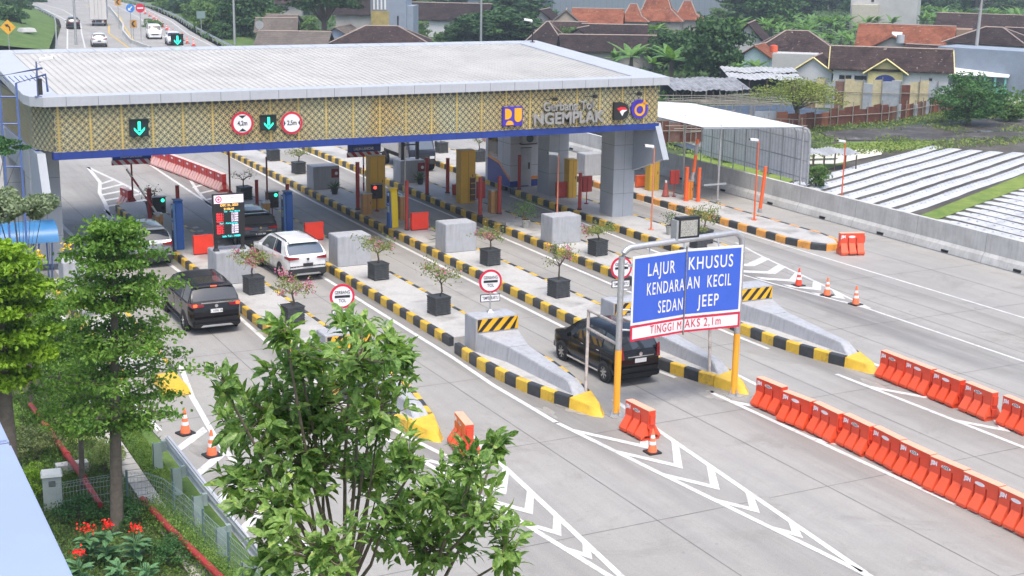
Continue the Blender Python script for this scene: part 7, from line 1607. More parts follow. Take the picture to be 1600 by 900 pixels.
BGT = [('umb', 64.2, 180.3, 12.7, 10.2, 'large spreading dark green tree rising behind the canopy at the left'), ('round', 89.3, 127.6, 7.2, 7.9, 'big round dark tree right of the banana plants'), ('round', 92.8, 140.8, 6.7, 5.3, 'lighter bushy tree left of the big round dark tree'), ('round', 92.1, 182.7, 10.0, 4.8, 'wide round tree right of the long dark roof'), ('round', 91.4, 190.7, 6.6, 4.0, 'round bush with a small flag, left of the lamp mast'), ('round', 115.8, 227.1, 11.3, 5.2, 'tree crown at the top edge behind the lamp mast'), ('loose', 87.8, 192.9, 4.1, 1.2, 'low bright green hedge bush over the roof edge'), ('loose', 82.5, 192.9, 3.7, 3.0, 'pale bush behind the canopy roof middle'), ('loose', 97.2, 174.0, 3.4, 3.1, 'green bush between the dark pyramid roof and dark roofs'), ('round', 105.6, 249.3, 7.2, 4.1, 'distant trees left of the long dark roof'), ('loose', 56.4, 207.3, 4.7, 5.2, 'mixed green tree beside the far guard rail'), ('round', 58.2, 198.8, 6.3, 6.9, 'dense green tree left of the whitewashed shed'), ('loose', 69.0, 266.4, 7.1, 4.9, 'pale green tree along the highway shoulder at the top'), ('round', 73.2, 309.0, 9.5, 2.8, 'distant dark tree at the far highway bend'), ('palm', 59.6, 193.3, 4.4, 5.4, 'drooping palm at the left of the grey tiled roof'), ('round', 28.8, 213.7, 4.5, 4.4, 'dark tree at the top left corner beside the lamp mast'), ('palm', 32.1, 224.3, 2.9, 2.3, 'small palm on the left bank'), ('loose', 89.1, 274.9, 7.6, 3.9, 'pale trees above the whitewashed shed'), ('loose', 118.5, 297.9, 8.5, 3.5, 'pale crown above the blue grey box building'), ('round', 148.8, 198.7, 9.8, 7.7, 'dark crown above the grey gabled house'), ('round', 183.5, 235.7, 11.7, 6.6, 'tall dark crown at the top right of centre'), ('loose', 159.2, 218.6, 7.1, 5.4, 'yellowish crown beside the orange joglo roofs'), ('banana', 111.5, 183.1, 3.8, 2.5, 'eighth banana plant from the left among the orange roofs'), ('loose', 111.5, 177.8, 3.7, 2.5, 'ninth pale loose tree from the left among the orange roofs'), ('banana', 110.0, 186.2, 3.8, 2.5, 'third banana plant from the left among the orange roofs'), ('loose', 110.9, 194.6, 4.0, 2.6, 'second pale loose tree from the left among the orange roofs'), ('banana', 121.0, 189.3, 4.0, 2.6, 'eleventh banana plant from the left among the orange roofs'), ('loose', 131.3, 197.6, 4.2, 2.8, 'twelfth pale loose tree from the left among the orange roofs'), ('banana', 141.5, 207.2, 4.4, 2.9, 'fourteenth banana plant from the left among the orange roofs'), ('loose', 155.4, 219.3, 4.7, 3.1, 'seventeenth pale loose tree from the left among the orange roofs'), ('banana', 121.6, 208.0, 4.3, 2.8, 'second banana plant from the left among the orange roofs'), ('loose', 126.4, 203.6, 4.2, 2.8, 'seventh pale loose tree from the left among the orange roofs'), ('banana', 85.5, 138.0, 4.2, 3.8, 'ninth banana plant from the left among the orange roofs'), ('banana', 87.4, 132.7, 4.7, 4.0, 'thirteenth banana plant from the left among the orange roofs'), ('banana', 87.1, 144.2, 2.3, 2.6, 'fifth banana plant from the left among the orange roofs'), ('banana', 99.6, 138.8, 2.3, 2.3, 'sixteenth banana plant from the left among the orange roofs'), ('banana', 99.6, 133.7, 2.9, 1.9, 'twenty-second banana plant from the left among the orange roofs'), ('banana', 97.7, 134.3, 2.2, 1.8, 'twentieth banana plant from the left among the orange roofs'), ('banana', 88.8, 138.6, 2.2, 2.2, 'twelfth banana plant from the left among the orange roofs'), ('banana', 141.5, 186.7, 3.1, 2.9, 'first banana plant from the left behind the white house'), ('banana', 141.6, 184.8, 3.1, 2.9, 'fifth banana plant from the left behind the white house'), ('banana', 137.0, 177.4, 2.9, 2.8, 'sixth banana plant from the left behind the white house'), ('banana', 130.6, 166.3, 2.8, 2.6, 'eleventh banana plant from the left behind the white house'), ('banana', 143.9, 181.9, 3.0, 2.9, 'twelfth banana plant from the left behind the white house'), ('banana', 143.6, 180.0, 3.0, 2.9, 'fifteenth banana plant from the left behind the white house'), ('banana', 148.5, 185.0, 3.1, 2.9, 'eighteenth banana plant from the left behind the white house'), ('banana', 131.7, 162.3, 2.7, 2.6, 'nineteenth banana plant from the left behind the white house'), ('banana', 135.7, 164.8, 2.8, 2.6, 'twenty-second banana plant from the left behind the white house'), ('banana', 150.5, 181.3, 3.1, 2.9, 'twenty-fourth banana plant from the left behind the white house'), ('banana', 141.2, 169.0, 2.9, 2.7, 'twenty-sixth banana plant from the left behind the white house'), ('banana', 137.8, 162.8, 2.8, 2.6, 'twenty-eighth banana plant from the left behind the white house'), ('banana', 156.9, 183.7, 3.1, 3.0, 'thirtieth banana plant from the left behind the white house'), ('banana', 151.9, 199.1, 3.1, 2.9, 'fourth banana plant from the left behind the white house'), ('banana', 161.6, 209.4, 3.2, 3.1, 'seventh banana plant from the left behind the white house'), ('banana', 164.9, 211.1, 3.3, 3.1, 'ninth banana plant from the left behind the white house'), ('banana', 154.0, 194.0, 3.0, 2.9, 'fourteenth banana plant from the left behind the white house'), ('banana', 164.7, 205.6, 3.2, 3.0, 'seventeenth banana plant from the left behind the white house'), ('banana', 162.0, 199.3, 3.1, 3.0, 'twentieth banana plant from the left behind the white house'), ('banana', 159.0, 193.3, 3.0, 2.9, 'twenty-third banana plant from the left behind the white house'), ('banana', 167.8, 202.0, 3.2, 3.0, 'twenty-fifth banana plant from the left behind the white house'), ('banana', 169.2, 201.3, 3.2, 3.0, 'twenty-seventh banana plant from the left behind the white house'), ('banana', 173.6, 204.8, 3.2, 3.1, 'twenty-ninth banana plant from the left behind the white house'), ('banana', 180.0, 209.5, 3.3, 3.2, 'thirty-first banana plant from the left behind the white house'), ('banana', 171.1, 198.2, 3.2, 3.0, 'thirty-second banana plant from the left behind the white house'), ('banana', 174.1, 199.5, 3.2, 3.0, 'thirty-third banana plant from the left behind the white house'), ('banana', 178.8, 202.8, 3.3, 3.1, 'thirty-fourth banana plant from the left behind the white house'), ('banana', 183.3, 205.3, 3.3, 3.1, 'thirty-sixth banana plant from the left behind the white house'), ('banana', 183.9, 204.9, 3.3, 3.1, 'first banana plant from the left above the blue grey wall'), ('banana', 184.3, 203.2, 3.3, 3.1, 'fifth banana plant from the left above the blue grey wall'), ('banana', 173.5, 194.3, 3.1, 3.2, 'thirty-fifth banana plant from the left behind the white house'), ('banana', 179.4, 199.1, 3.2, 3.3, 'third banana plant from the left above the blue grey wall'), ('banana', 193.6, 212.2, 3.4, 3.5, 'sixth banana plant from the left above the blue grey wall'), ('banana', 190.6, 208.2, 3.4, 3.4, 'seventh banana plant from the left above the blue grey wall'), ('banana', 182.5, 196.5, 3.2, 3.3, 'tenth banana plant from the left above the blue grey wall'), ('banana', 190.9, 204.5, 3.3, 3.4, 'eleventh banana plant from the left above the blue grey wall'), ('banana', 188.8, 200.4, 3.3, 3.3, 'thirteenth banana plant from the left above the blue grey wall'), ('banana', 183.8, 193.6, 3.2, 3.2, 'fifteenth banana plant from the left above the blue grey wall'), ('banana', 179.7, 186.4, 3.1, 3.1, 'seventeenth banana plant from the left above the blue grey wall'), ('banana', 180.8, 186.1, 3.1, 3.1, 'twentieth banana plant from the left above the blue grey wall'), ('banana', 199.1, 204.3, 3.4, 3.4, 'twenty-first banana plant from the left above the blue grey wall'), ('banana', 188.3, 190.1, 3.2, 3.2, 'twenty-fifth banana plant from the left above the blue grey wall'), ('banana', 184.8, 185.7, 3.1, 3.2, 'twenty-sixth banana plant from the left above the blue grey wall'), ('banana', 189.6, 188.5, 3.2, 3.2, 'twenty-eighth banana plant from the left above the blue grey wall'), ('banana', 208.4, 206.0, 3.5, 3.5, 'thirtieth banana plant from the left above the blue grey wall'), ('banana', 211.8, 207.3, 3.5, 3.6, 'thirty-second banana plant from the left above the blue grey wall'), ('banana', 189.7, 184.0, 3.1, 3.2, 'thirty-fourth banana plant from the left above the blue grey wall'), ('banana', 218.9, 210.8, 3.6, 3.6, 'thirty-sixth banana plant from the left above the blue grey wall'), ('banana', 214.9, 205.5, 3.5, 3.6, 'thirty-eighth banana plant from the left above the blue grey wall'), ('banana', 200.2, 222.8, 3.3, 3.1, 'second banana plant from the left above the blue grey wall'), ('banana', 207.1, 228.9, 3.4, 3.2, 'fourth banana plant from the left above the blue grey wall'), ('banana', 202.8, 220.7, 3.3, 3.1, 'eighth banana plant from the left above the blue grey wall'), ('banana', 211.7, 229.1, 3.5, 3.3, 'ninth banana plant from the left above the blue grey wall'), ('banana', 211.0, 226.2, 3.4, 3.2, 'twelfth banana plant from the left above the blue grey wall'), ('banana', 214.1, 226.1, 3.4, 3.2, 'fourteenth banana plant from the left above the blue grey wall'), ('banana', 207.8, 217.9, 3.3, 3.1, 'sixteenth banana plant from the left above the blue grey wall'), ('banana', 199.5, 206.7, 3.2, 3.0, 'eighteenth banana plant from the left above the blue grey wall'), ('banana', 210.8, 216.4, 3.3, 3.1, 'twenty-second banana plant from the left above the blue grey wall'), ('banana', 216.1, 218.6, 3.4, 3.2, 'twenty-fourth banana plant from the left above the blue grey wall'), ('banana', 216.7, 216.6, 3.4, 3.2, 'twenty-seventh banana plant from the left above the blue grey wall'), ('banana', 219.3, 218.0, 3.4, 3.2, 'twenty-ninth banana plant from the left above the blue grey wall'), ('banana', 220.7, 217.4, 3.4, 3.2, 'thirty-first banana plant from the left above the blue grey wall'), ('banana', 212.4, 206.8, 3.2, 3.0, 'thirty-third banana plant from the left above the blue grey wall'), ('banana', 223.7, 214.8, 3.4, 3.2, 'thirty-seventh banana plant from the left above the blue grey wall'), ('banana', 230.5, 220.2, 3.5, 3.3, 'thirty-ninth banana plant from the left above the blue grey wall'), ('round', 229.5, 251.6, 6.3, 6.0, 'first dark round tree from the left above the blue grey wall'), ('round', 238.4, 256.5, 8.2, 5.6, 'third dark round tree from the left above the blue grey wall'), ('round', 232.8, 243.6, 7.8, 5.5, 'sixth dark round tree from the left above the blue grey wall'), ('round', 226.0, 232.2, 6.6, 4.3, 'ninth dark round tree from the left above the blue grey wall'), ('round', 225.0, 228.0, 7.4, 5.7, 'tenth dark round tree from the left above the blue grey wall'), ('round', 235.4, 233.8, 7.4, 5.4, 'twelfth dark round tree from the left above the blue grey wall'), ('round', 244.4, 237.0, 7.2, 5.6, 'fifteenth dark round tree from the left above the blue grey wall'), ('round', 234.8, 224.6, 7.5, 4.3, 'seventeenth dark round tree from the left above the blue grey wall'), ('round', 252.0, 273.2, 7.9, 5.5, 'second dark round tree from the left above the blue grey wall'), ('round', 278.6, 295.8, 8.6, 6.0, 'fifth dark round tree from the left above the blue grey wall'), ('round', 283.2, 292.8, 8.6, 6.0, 'seventh dark round tree from the left above the blue grey wall'), ('round', 275.9, 278.2, 8.2, 5.7, 'eleventh dark round tree from the left above the blue grey wall'), ('round', 292.6, 290.6, 8.7, 6.0, 'thirteenth dark round tree from the left above the blue grey wall'), ('round', 289.6, 279.3, 8.4, 5.8, 'sixteenth dark round tree from the left above the blue grey wall'), ('round', 286.7, 269.7, 8.2, 5.7, 'eighteenth dark round tree from the left above the blue grey wall'), ('round', 212.5, 268.0, 6.5, 5.1, 'fifth dark round tree from the left behind the white house'), ('round', 218.0, 266.9, 6.5, 5.2, 'eighth dark round tree from the left behind the white house'), ('round', 219.1, 262.5, 6.5, 5.1, 'eleventh dark round tree from the left behind the white house'), ('round', 204.4, 239.5, 6.0, 4.7, 'thirteenth dark round tree from the left behind the white house'), ('round', 220.2, 296.2, 7.4, 4.9, 'ninth dark round tree from the left among the orange roofs'), ('round', 232.5, 306.1, 7.7, 5.1, 'second dark round tree from the left behind the white house'), ('round', 233.6, 301.8, 7.6, 5.1, 'third dark round tree from the left behind the white house'), ('round', 228.6, 288.4, 7.3, 4.9, 'sixth dark round tree from the left behind the white house'), ('round', 237.7, 295.1, 7.5, 5.0, 'seventh dark round tree from the left behind the white house'), ('round', 253.6, 309.8, 7.9, 5.3, 'ninth dark round tree from the left behind the white house'), ('round', 248.1, 295.1, 7.6, 5.1, 'twelfth dark round tree from the left behind the white house'), ('loose', 221.1, 258.4, 4.4, 3.3, 'first pale loose tree from the left behind the white house'), ('loose', 229.4, 263.3, 4.5, 3.4, 'second pale loose tree from the left behind the white house'), ('loose', 242.3, 273.1, 4.7, 3.5, 'third pale loose tree from the left behind the white house'), ('loose', 241.8, 267.5, 4.6, 3.5, 'first pale loose tree from the left above the blue grey wall'), ('round', 121.9, 294.1, 6.2, 3.7, 'thirtieth dark round tree from the left behind the canopy'), ('round', 121.4, 286.9, 6.0, 3.6, 'thirty-first dark round tree from the left behind the canopy'), ('round', 133.4, 303.3, 6.4, 3.9, 'thirty-fourth dark round tree from the left behind the canopy'), ('round', 133.5, 296.0, 6.3, 3.8, 'thirty-fifth dark round tree from the left behind the canopy'), ('round', 138.2, 297.2, 6.4, 3.8, 'thirty-eighth dark round tree from the left behind the canopy'), ('round', 139.1, 292.8, 6.3, 3.8, 'thirty-ninth dark round tree from the left behind the canopy'), ('round', 148.3, 301.4, 6.5, 3.9, 'forty-first dark round tree from the left behind the canopy'), ('round', 144.7, 288.9, 6.3, 3.8, 'forty-third dark round tree from the left behind the canopy'), ('round', 150.7, 290.8, 6.4, 3.8, 'forty-fifth dark round tree from the left behind the canopy'), ('round', 149.7, 282.8, 6.2, 3.8, 'forty-eighth dark round tree from the left behind the canopy'), ('loose', 69.5, 301.1, 6.1, 4.1, 'third pale loose tree from the left behind the canopy'), ('round', 73.3, 299.5, 6.1, 4.1, 'fourteenth dark round tree from the left behind the canopy'), ('loose', 77.2, 302.3, 6.2, 4.1, 'sixth pale loose tree from the left behind the canopy'), ('round', 85.0, 318.4, 6.5, 4.4, 'sixteenth dark round tree from the left behind the canopy'), ('round', 83.5, 300.0, 6.2, 4.1, 'eighteenth dark round tree from the left behind the canopy'), ('loose', 87.0, 298.4, 6.2, 4.1, 'thirteenth pale loose tree from the left behind the canopy'), ('round', 94.3, 313.3, 6.5, 4.4, 'twenty-second dark round tree from the left behind the canopy'), ('round', 95.4, 302.3, 6.4, 4.2, 'twenty-fourth dark round tree from the left behind the canopy'), ('loose', 100.7, 306.9, 6.5, 4.3, 'twenty-first pale loose tree from the left behind the canopy'), ('loose', 106.3, 310.8, 6.6, 4.4, 'twenty-fifth pale loose tree from the left behind the canopy'), ('round', 64.7, 256.4, 5.0, 4.0, 'fifteenth dark round tree from the left behind the canopy'), ('loose', 61.6, 234.2, 4.6, 3.6, 'seventh pale loose tree from the left behind the canopy'), ('round', 53.6, 192.3, 3.8, 3.0, 'nineteenth dark round tree from the left behind the canopy'), ('loose', 63.2, 223.8, 4.5, 3.5, 'tenth pale loose tree from the left behind the canopy'), ('round', 71.3, 235.8, 4.7, 3.7, 'twenty-third dark round tree from the left behind the canopy'), ('loose', 69.9, 222.4, 4.5, 3.5, 'eighteenth pale loose tree from the left behind the canopy'), ('loose', 78.0, 291.8, 5.7, 4.5, 'eighth pale loose tree from the left behind the canopy'), ('loose', 79.2, 276.4, 5.5, 4.3, 'eleventh pale loose tree from the left behind the canopy'), ('loose', 85.5, 280.4, 5.6, 4.4, 'sixteenth pale loose tree from the left behind the canopy'), ('loose', 70.2, 255.4, 5.1, 4.0, 'ninth pale loose tree from the left behind the canopy'), ('loose', 72.5, 246.9, 4.9, 3.9, 'fourteenth pale loose tree from the left behind the canopy'), ('round', 171.4, 418.4, 13.9, 8.1, 'twenty-ninth dark round tree from the left behind the canopy'), ('round', 178.3, 411.8, 13.8, 8.0, 'thirty-third dark round tree from the left behind the canopy'), ('round', 201.9, 435.3, 14.8, 8.6, 'thirty-seventh dark round tree from the left behind the canopy'), ('round', 195.1, 390.4, 13.5, 7.8, 'forty-second dark round tree from the left behind the canopy'), ('round', 224.1, 423.8, 14.8, 8.6, 'forty-seventh dark round tree from the left behind the canopy'), ('round', 231.9, 408.4, 14.5, 8.4, 'second dark round tree from the left among the orange roofs'), ('round', 262.2, 434.7, 15.6, 9.1, 'third dark round tree from the left among the orange roofs'), ('round', 285.1, 441.7, 16.1, 9.4, 'fifth dark round tree from the left among the orange roofs'), ('round', 278.0, 408.6, 15.1, 8.8, 'seventh dark round tree from the left among the orange roofs'), ('round', 325.9, 452.3, 17.0, 9.9, 'eighth dark round tree from the left among the orange roofs'), ('round', 297.7, 393.8, 15.0, 8.7, 'first dark round tree from the left behind the white house'), ('round', 339.9, 430.3, 16.6, 9.7, 'fourth dark round tree from the left behind the white house'), ('round', 327.2, 394.8, 15.4, 9.0, 'tenth dark round tree from the left behind the white house'), ('round', 369.7, 419.6, 16.7, 9.7, 'fourteenth dark round tree from the left behind the white house'), ('round', 422.9, 455.2, 18.4, 10.7, 'fourth dark round tree from the left above the blue grey wall'), ('round', 385.6, 399.1, 16.4, 9.5, 'eighth dark round tree from the left above the blue grey wall'), ('round', 451.5, 448.3, 18.6, 10.9, 'fourteenth dark round tree from the left above the blue grey wall'), ('round', 442.1, 409.9, 17.4, 10.2, 'nineteenth dark round tree from the left above the blue grey wall'), ('round', 519.7, 460.2, 19.9, 11.6, 'twentieth dark round tree from the left above the blue grey wall'), ('round', 50.1, 410.7, 12.0, 6.3, 'third dark round tree from the left behind the canopy'), ('round', 59.4, 433.6, 12.7, 6.7, 'fifth dark round tree from the left behind the canopy'), ('round', 76.1, 446.9, 13.3, 7.0, 'eleventh dark round tree from the left behind the canopy'), ('round', 82.5, 425.7, 12.9, 6.7, 'twelfth dark round tree from the left behind the canopy'), ('round', 93.6, 424.6, 13.0, 6.8, 'thirteenth dark round tree from the left behind the canopy'), ('round', 38.0, 337.9, 7.0, 4.9, 'first dark round tree from the left behind the canopy'), ('round', 43.9, 361.9, 7.6, 5.2, 'second dark round tree from the left behind the canopy'), ('round', 45.8, 351.8, 7.4, 5.1, 'fourth dark round tree from the left behind the canopy'), ('round', 50.3, 362.2, 7.6, 5.3, 'seventh dark round tree from the left behind the canopy'), ('round', 52.6, 356.1, 7.5, 5.2, 'ninth dark round tree from the left behind the canopy'), ('banana', 116.5, 199.9, 3.5, 2.6, 'first banana plant from the left among the orange roofs'), ('banana', 122.5, 194.7, 3.7, 3.2, 'tenth banana plant from the left among the orange roofs'), ('loose', 125.0, 193.5, 3.1, 2.6, 'tenth pale loose tree from the left among the orange roofs'), ('loose', 125.3, 209.6, 4.1, 2.5, 'fourth pale loose tree from the left among the orange roofs'), ('round', 136.6, 202.3, 3.8, 3.3, 'sixth dark round tree from the left among the orange roofs'), ('loose', 135.6, 185.8, 4.0, 2.3, 'nineteenth pale loose tree from the left among the orange roofs'), ('banana', 152.7, 207.6, 4.0, 2.5, 'twenty-first banana plant from the left among the orange roofs'), ('banana', 139.6, 193.7, 4.8, 3.3, 'eighteenth banana plant from the left among the orange roofs'), ('round', 108.2, 192.4, 3.4, 2.5, 'first dark round tree from the left among the orange roofs'), ('round', 122.7, 195.8, 3.9, 2.9, 'fourth dark round tree from the left among the orange roofs'), ('loose', 134.3, 181.1, 3.9, 2.4, 'twenty-first pale loose tree from the left among the orange roofs'), ('banana', 142.8, 199.2, 3.6, 2.5, 'seventeenth banana plant from the left among the orange roofs'), ('banana', 120.4, 199.7, 4.4, 2.7, 'sixth banana plant from the left among the orange roofs'), ('loose', 115.0, 189.4, 2.8, 2.0, 'sixth pale loose tree from the left among the orange roofs'), ('banana', 116.6, 163.6, 3.4, 2.6, 'fifteenth banana plant from the left among the orange roofs'), ('loose', 110.5, 153.3, 2.4, 2.0, 'eighteenth pale loose tree from the left among the orange roofs'), ('banana', 113.1, 151.9, 3.1, 2.1, 'twenty-third banana plant from the left among the orange roofs'), ('banana', 114.3, 157.4, 3.9, 2.3, 'nineteenth banana plant from the left among the orange roofs'), ('loose', 114.6, 155.6, 2.7, 2.5, 'twentieth pale loose tree from the left among the orange roofs'), ('round', 100.5, 194.0, 3.2, 2.9, 'forty-fourth dark round tree from the left behind the canopy'), ('loose', 80.0, 188.3, 3.4, 2.1, 'twenty-ninth pale loose tree from the left behind the canopy'), ('round', 95.9, 181.8, 3.4, 1.9, 'forty-sixth dark round tree from the left behind the canopy'), ('loose', 95.7, 186.1, 3.1, 2.0, 'thirty-second pale loose tree from the left behind the canopy'), ('loose', 88.9, 191.9, 3.8, 2.4, 'thirtieth pale loose tree from the left behind the canopy'), ('round', 86.6, 189.0, 2.7, 2.3, 'thirty-sixth dark round tree from the left behind the canopy'), ('loose', 94.5, 192.5, 3.2, 2.2, 'thirty-first pale loose tree from the left behind the canopy'), ('round', 94.8, 193.6, 4.2, 2.4, 'fortieth dark round tree from the left behind the canopy'), ('round', 82.0, 192.0, 2.7, 2.5, 'thirty-second dark round tree from the left behind the canopy'), ('banana', 91.2, 149.6, 3.0, 2.4, 'seventh banana plant from the left among the orange roofs'), ('loose', 89.5, 151.1, 2.7, 2.3, 'third pale loose tree from the left among the orange roofs'), ('loose', 79.9, 148.6, 3.3, 2.3, 'first pale loose tree from the left among the orange roofs'), ('loose', 92.2, 147.6, 3.3, 1.9, 'eighth pale loose tree from the left among the orange roofs'), ('loose', 92.4, 152.7, 2.6, 2.4, 'fifth pale loose tree from the left among the orange roofs'), ('banana', 91.7, 153.9, 3.0, 2.3, 'fourth banana plant from the left among the orange roofs'), ('banana', 159.5, 201.3, 3.8, 2.4, 'thirteenth banana plant from the left behind the white house'), ('banana', 153.4, 202.1, 3.7, 3.2, 'second banana plant from the left behind the white house'), ('banana', 157.5, 203.0, 4.1, 2.9, 'eighth banana plant from the left behind the white house'), ('banana', 143.7, 190.8, 3.8, 3.3, 'twenty-fourth banana plant from the left among the orange roofs'), ('banana', 165.6, 201.9, 3.9, 2.7, 'twenty-first banana plant from the left behind the white house'), ('banana', 156.7, 195.7, 4.1, 2.4, 'sixteenth banana plant from the left behind the white house'), ('banana', 147.2, 193.4, 4.1, 3.3, 'third banana plant from the left behind the white house'), ('banana', 145.5, 185.7, 3.0, 3.1, 'tenth banana plant from the left behind the white house'), ('loose', 169.5, 170.1, 3.6, 2.9, 'fourth pale loose tree from the left above the blue grey wall'), ('banana', 180.3, 171.2, 4.2, 2.6, 'fortieth banana plant from the left above the blue grey wall'), ('banana', 169.3, 174.8, 3.6, 2.5, 'nineteenth banana plant from the left above the blue grey wall'), ('banana', 167.9, 169.8, 3.1, 2.7, 'twenty-third banana plant from the left above the blue grey wall'), ('loose', 181.3, 175.9, 4.8, 2.9, 'seventh pale loose tree from the left above the blue grey wall'), ('loose', 174.0, 168.6, 4.0, 2.3, 'eighth pale loose tree from the left above the blue grey wall'), ('loose', 170.2, 168.6, 3.9, 3.0, 'fifth pale loose tree from the left above the blue grey wall'), ('loose', 168.9, 172.1, 3.5, 3.0, 'third pale loose tree from the left above the blue grey wall'), ('loose', 171.9, 176.0, 4.4, 2.3, 'second pale loose tree from the left above the blue grey wall'), ('banana', 184.7, 178.5, 3.5, 3.4, 'thirty-fifth banana plant from the left above the blue grey wall'), ('loose', 70.8, 208.1, 4.0, 3.0, 'twenty-fourth pale loose tree from the left behind the canopy'), ('loose', 79.8, 247.2, 5.0, 2.4, 'twentieth pale loose tree from the left behind the canopy'), ('loose', 50.6, 217.9, 3.0, 2.2, 'fourth pale loose tree from the left behind the canopy'), ('loose', 68.6, 205.3, 4.0, 2.6, 'twenty-third pale loose tree from the left behind the canopy'), ('round', 75.7, 255.6, 4.7, 3.1, 'twenty-first dark round tree from the left behind the canopy'), ('loose', 63.2, 264.6, 3.5, 3.0, 'fifth pale loose tree from the left behind the canopy'), ('loose', 69.7, 232.8, 4.2, 2.7, 'fifteenth pale loose tree from the left behind the canopy'), ('loose', 85.6, 259.3, 5.2, 2.5, 'twenty-second pale loose tree from the left behind the canopy'), ('round', 60.3, 213.4, 3.9, 3.1, 'twentieth dark round tree from the left behind the canopy'), ('loose', 60.2, 208.2, 3.3, 2.0, 'twelfth pale loose tree from the left behind the canopy'), ('round', 66.2, 248.3, 4.0, 3.4, 'seventeenth dark round tree from the left behind the canopy'), ('round', 86.7, 258.9, 4.8, 3.3, 'twenty-sixth dark round tree from the left behind the canopy'), ('round', 103.7, 277.3, 5.5, 3.7, 'twenty-eighth dark round tree from the left behind the canopy'), ('loose', 111.1, 282.2, 5.0, 3.2, 'twenty-seventh pale loose tree from the left behind the canopy'), ('round', 96.5, 275.9, 4.4, 2.7, 'twenty-seventh dark round tree from the left behind the canopy'), ('loose', 95.0, 295.8, 5.0, 3.0, 'nineteenth pale loose tree from the left behind the canopy'), ('loose', 89.6, 292.4, 4.9, 3.9, 'seventeenth pale loose tree from the left behind the canopy'), ('loose', 112.3, 285.2, 4.7, 4.2, 'twenty-eighth pale loose tree from the left behind the canopy'), ('loose', 92.4, 268.5, 4.9, 3.5, 'twenty-sixth pale loose tree from the left behind the canopy'), ('round', 94.7, 285.9, 5.1, 2.9, 'twenty-fifth dark round tree from the left behind the canopy'), ('loose', 119.7, 174.3, 3.3, 2.0, 'sixteenth pale loose tree from the left among the orange roofs'), ('loose', 106.2, 159.6, 3.3, 2.3, 'thirteenth pale loose tree from the left among the orange roofs'), ('loose', 112.9, 168.2, 4.0, 2.8, 'fourteenth pale loose tree from the left among the orange roofs'), ('loose', 103.3, 156.2, 3.6, 2.6, 'eleventh pale loose tree from the left among the orange roofs'), ('loose', 99.3, 145.4, 2.4, 1.9, 'fifteenth pale loose tree from the left among the orange roofs'), ('loose', 39.1, 293.8, 4.7, 3.8, 'first pale loose tree from the left behind the canopy'), ('round', 46.2, 302.2, 4.7, 2.8, 'tenth dark round tree from the left behind the canopy'), ('loose', 39.1, 287.9, 4.0, 3.7, 'second pale loose tree from the left behind the canopy'), ('round', 40.5, 296.6, 3.8, 2.9, 'sixth dark round tree from the left behind the canopy'), ('round', 37.6, 262.9, 4.0, 3.5, 'eighth dark round tree from the left behind the canopy'), ('yellow', 73.8, 93.4, 6.8, 4.1, 'thin yellow flowering tree in front of the rusty fences'), ('bushy', 89.3, 89.7, 6.1, 4.8, 'broad bushy green tree in front of the utility pole'), ('loose', 94.9, 90.5, 2.4, 1.7, 'low green bush right of the broad bushy tree'), ('loose', 168.3, 166.3, 2.0, 1.2, 'sixth pale loose tree from the left above the blue grey wall'), ('loose', 56.4, 68.9, 1.8, 1.6, 'dark weeds at the near end of the grey shelter'), ('loose', 58.3, 79.9, 2.7, 1.0, 'dark weeds under the grey shelter wall'), ('loose', 57.9, 74.7, 2.1, 0.7, 'weeds at the foot of the shelter posts')]
# ------------------------------------------------------------------ vegetation
LR = leaf_mat('mango_leaf', (.016,.052,.020), (.085,.18,.05), .45, .55, .15); LL = leaf_mat('pale_leaf', (.04,.10,.025), (.17,.28,.07), .6, .55, .2)
LB = leaf_mat('banana_leaf', (.06,.15,.04), (.22,.38,.10), .9, .4, .3); LYF = leaf_mat('yellow_flowering_leaf', (.10,.15,.04), (.34,.38,.09), 1.2, .6, .2); LBU = leaf_mat('bushy_leaf', (.03,.09,.025), (.10,.23,.06), .7, .55, .2)
BARKG = mat('bark_grey', (.15,.125,.10), .92, var=.35, scale=7, bump=.9)
def crown(n, cl, R, sz, seed, flat=1.0, shell=.6, low=-.35):
    """leaf centres gathered in clumps spread unevenly through a crown volume"""
    rs = np.random.default_rng(seed); d_ = rs.normal(size=(cl,3)); d_ /= np.linalg.norm(d_,axis=1,keepdims=True); d_[:,2] = np.where(d_[:,2] < low, -d_[:,2]*.5, d_[:,2])
    rr = (shell+(1-shell)*rs.random((cl,1)))*rs.uniform(.72,1.08,(cl,1)); cc = d_*rr*np.array(R); k = rs.integers(0,cl,n); mr = (R[0]+R[1])*.5; rad = rs.uniform(.14,.30,cl)[k]*mr*1.05
    o = rs.normal(size=(n,3)); o /= np.linalg.norm(o,axis=1,keepdims=True); o[:,2] *= .75*flat*min(1.0,R[2]/mr*1.3); C = cc[k]+o*(rad*rs.uniform(.75,1.1,n))[:,None]
    N = o+rs.normal(size=(n,3))*.55+np.array([0,0,.35]); N /= np.linalg.norm(N,axis=1,keepdims=True); return C, N, cc
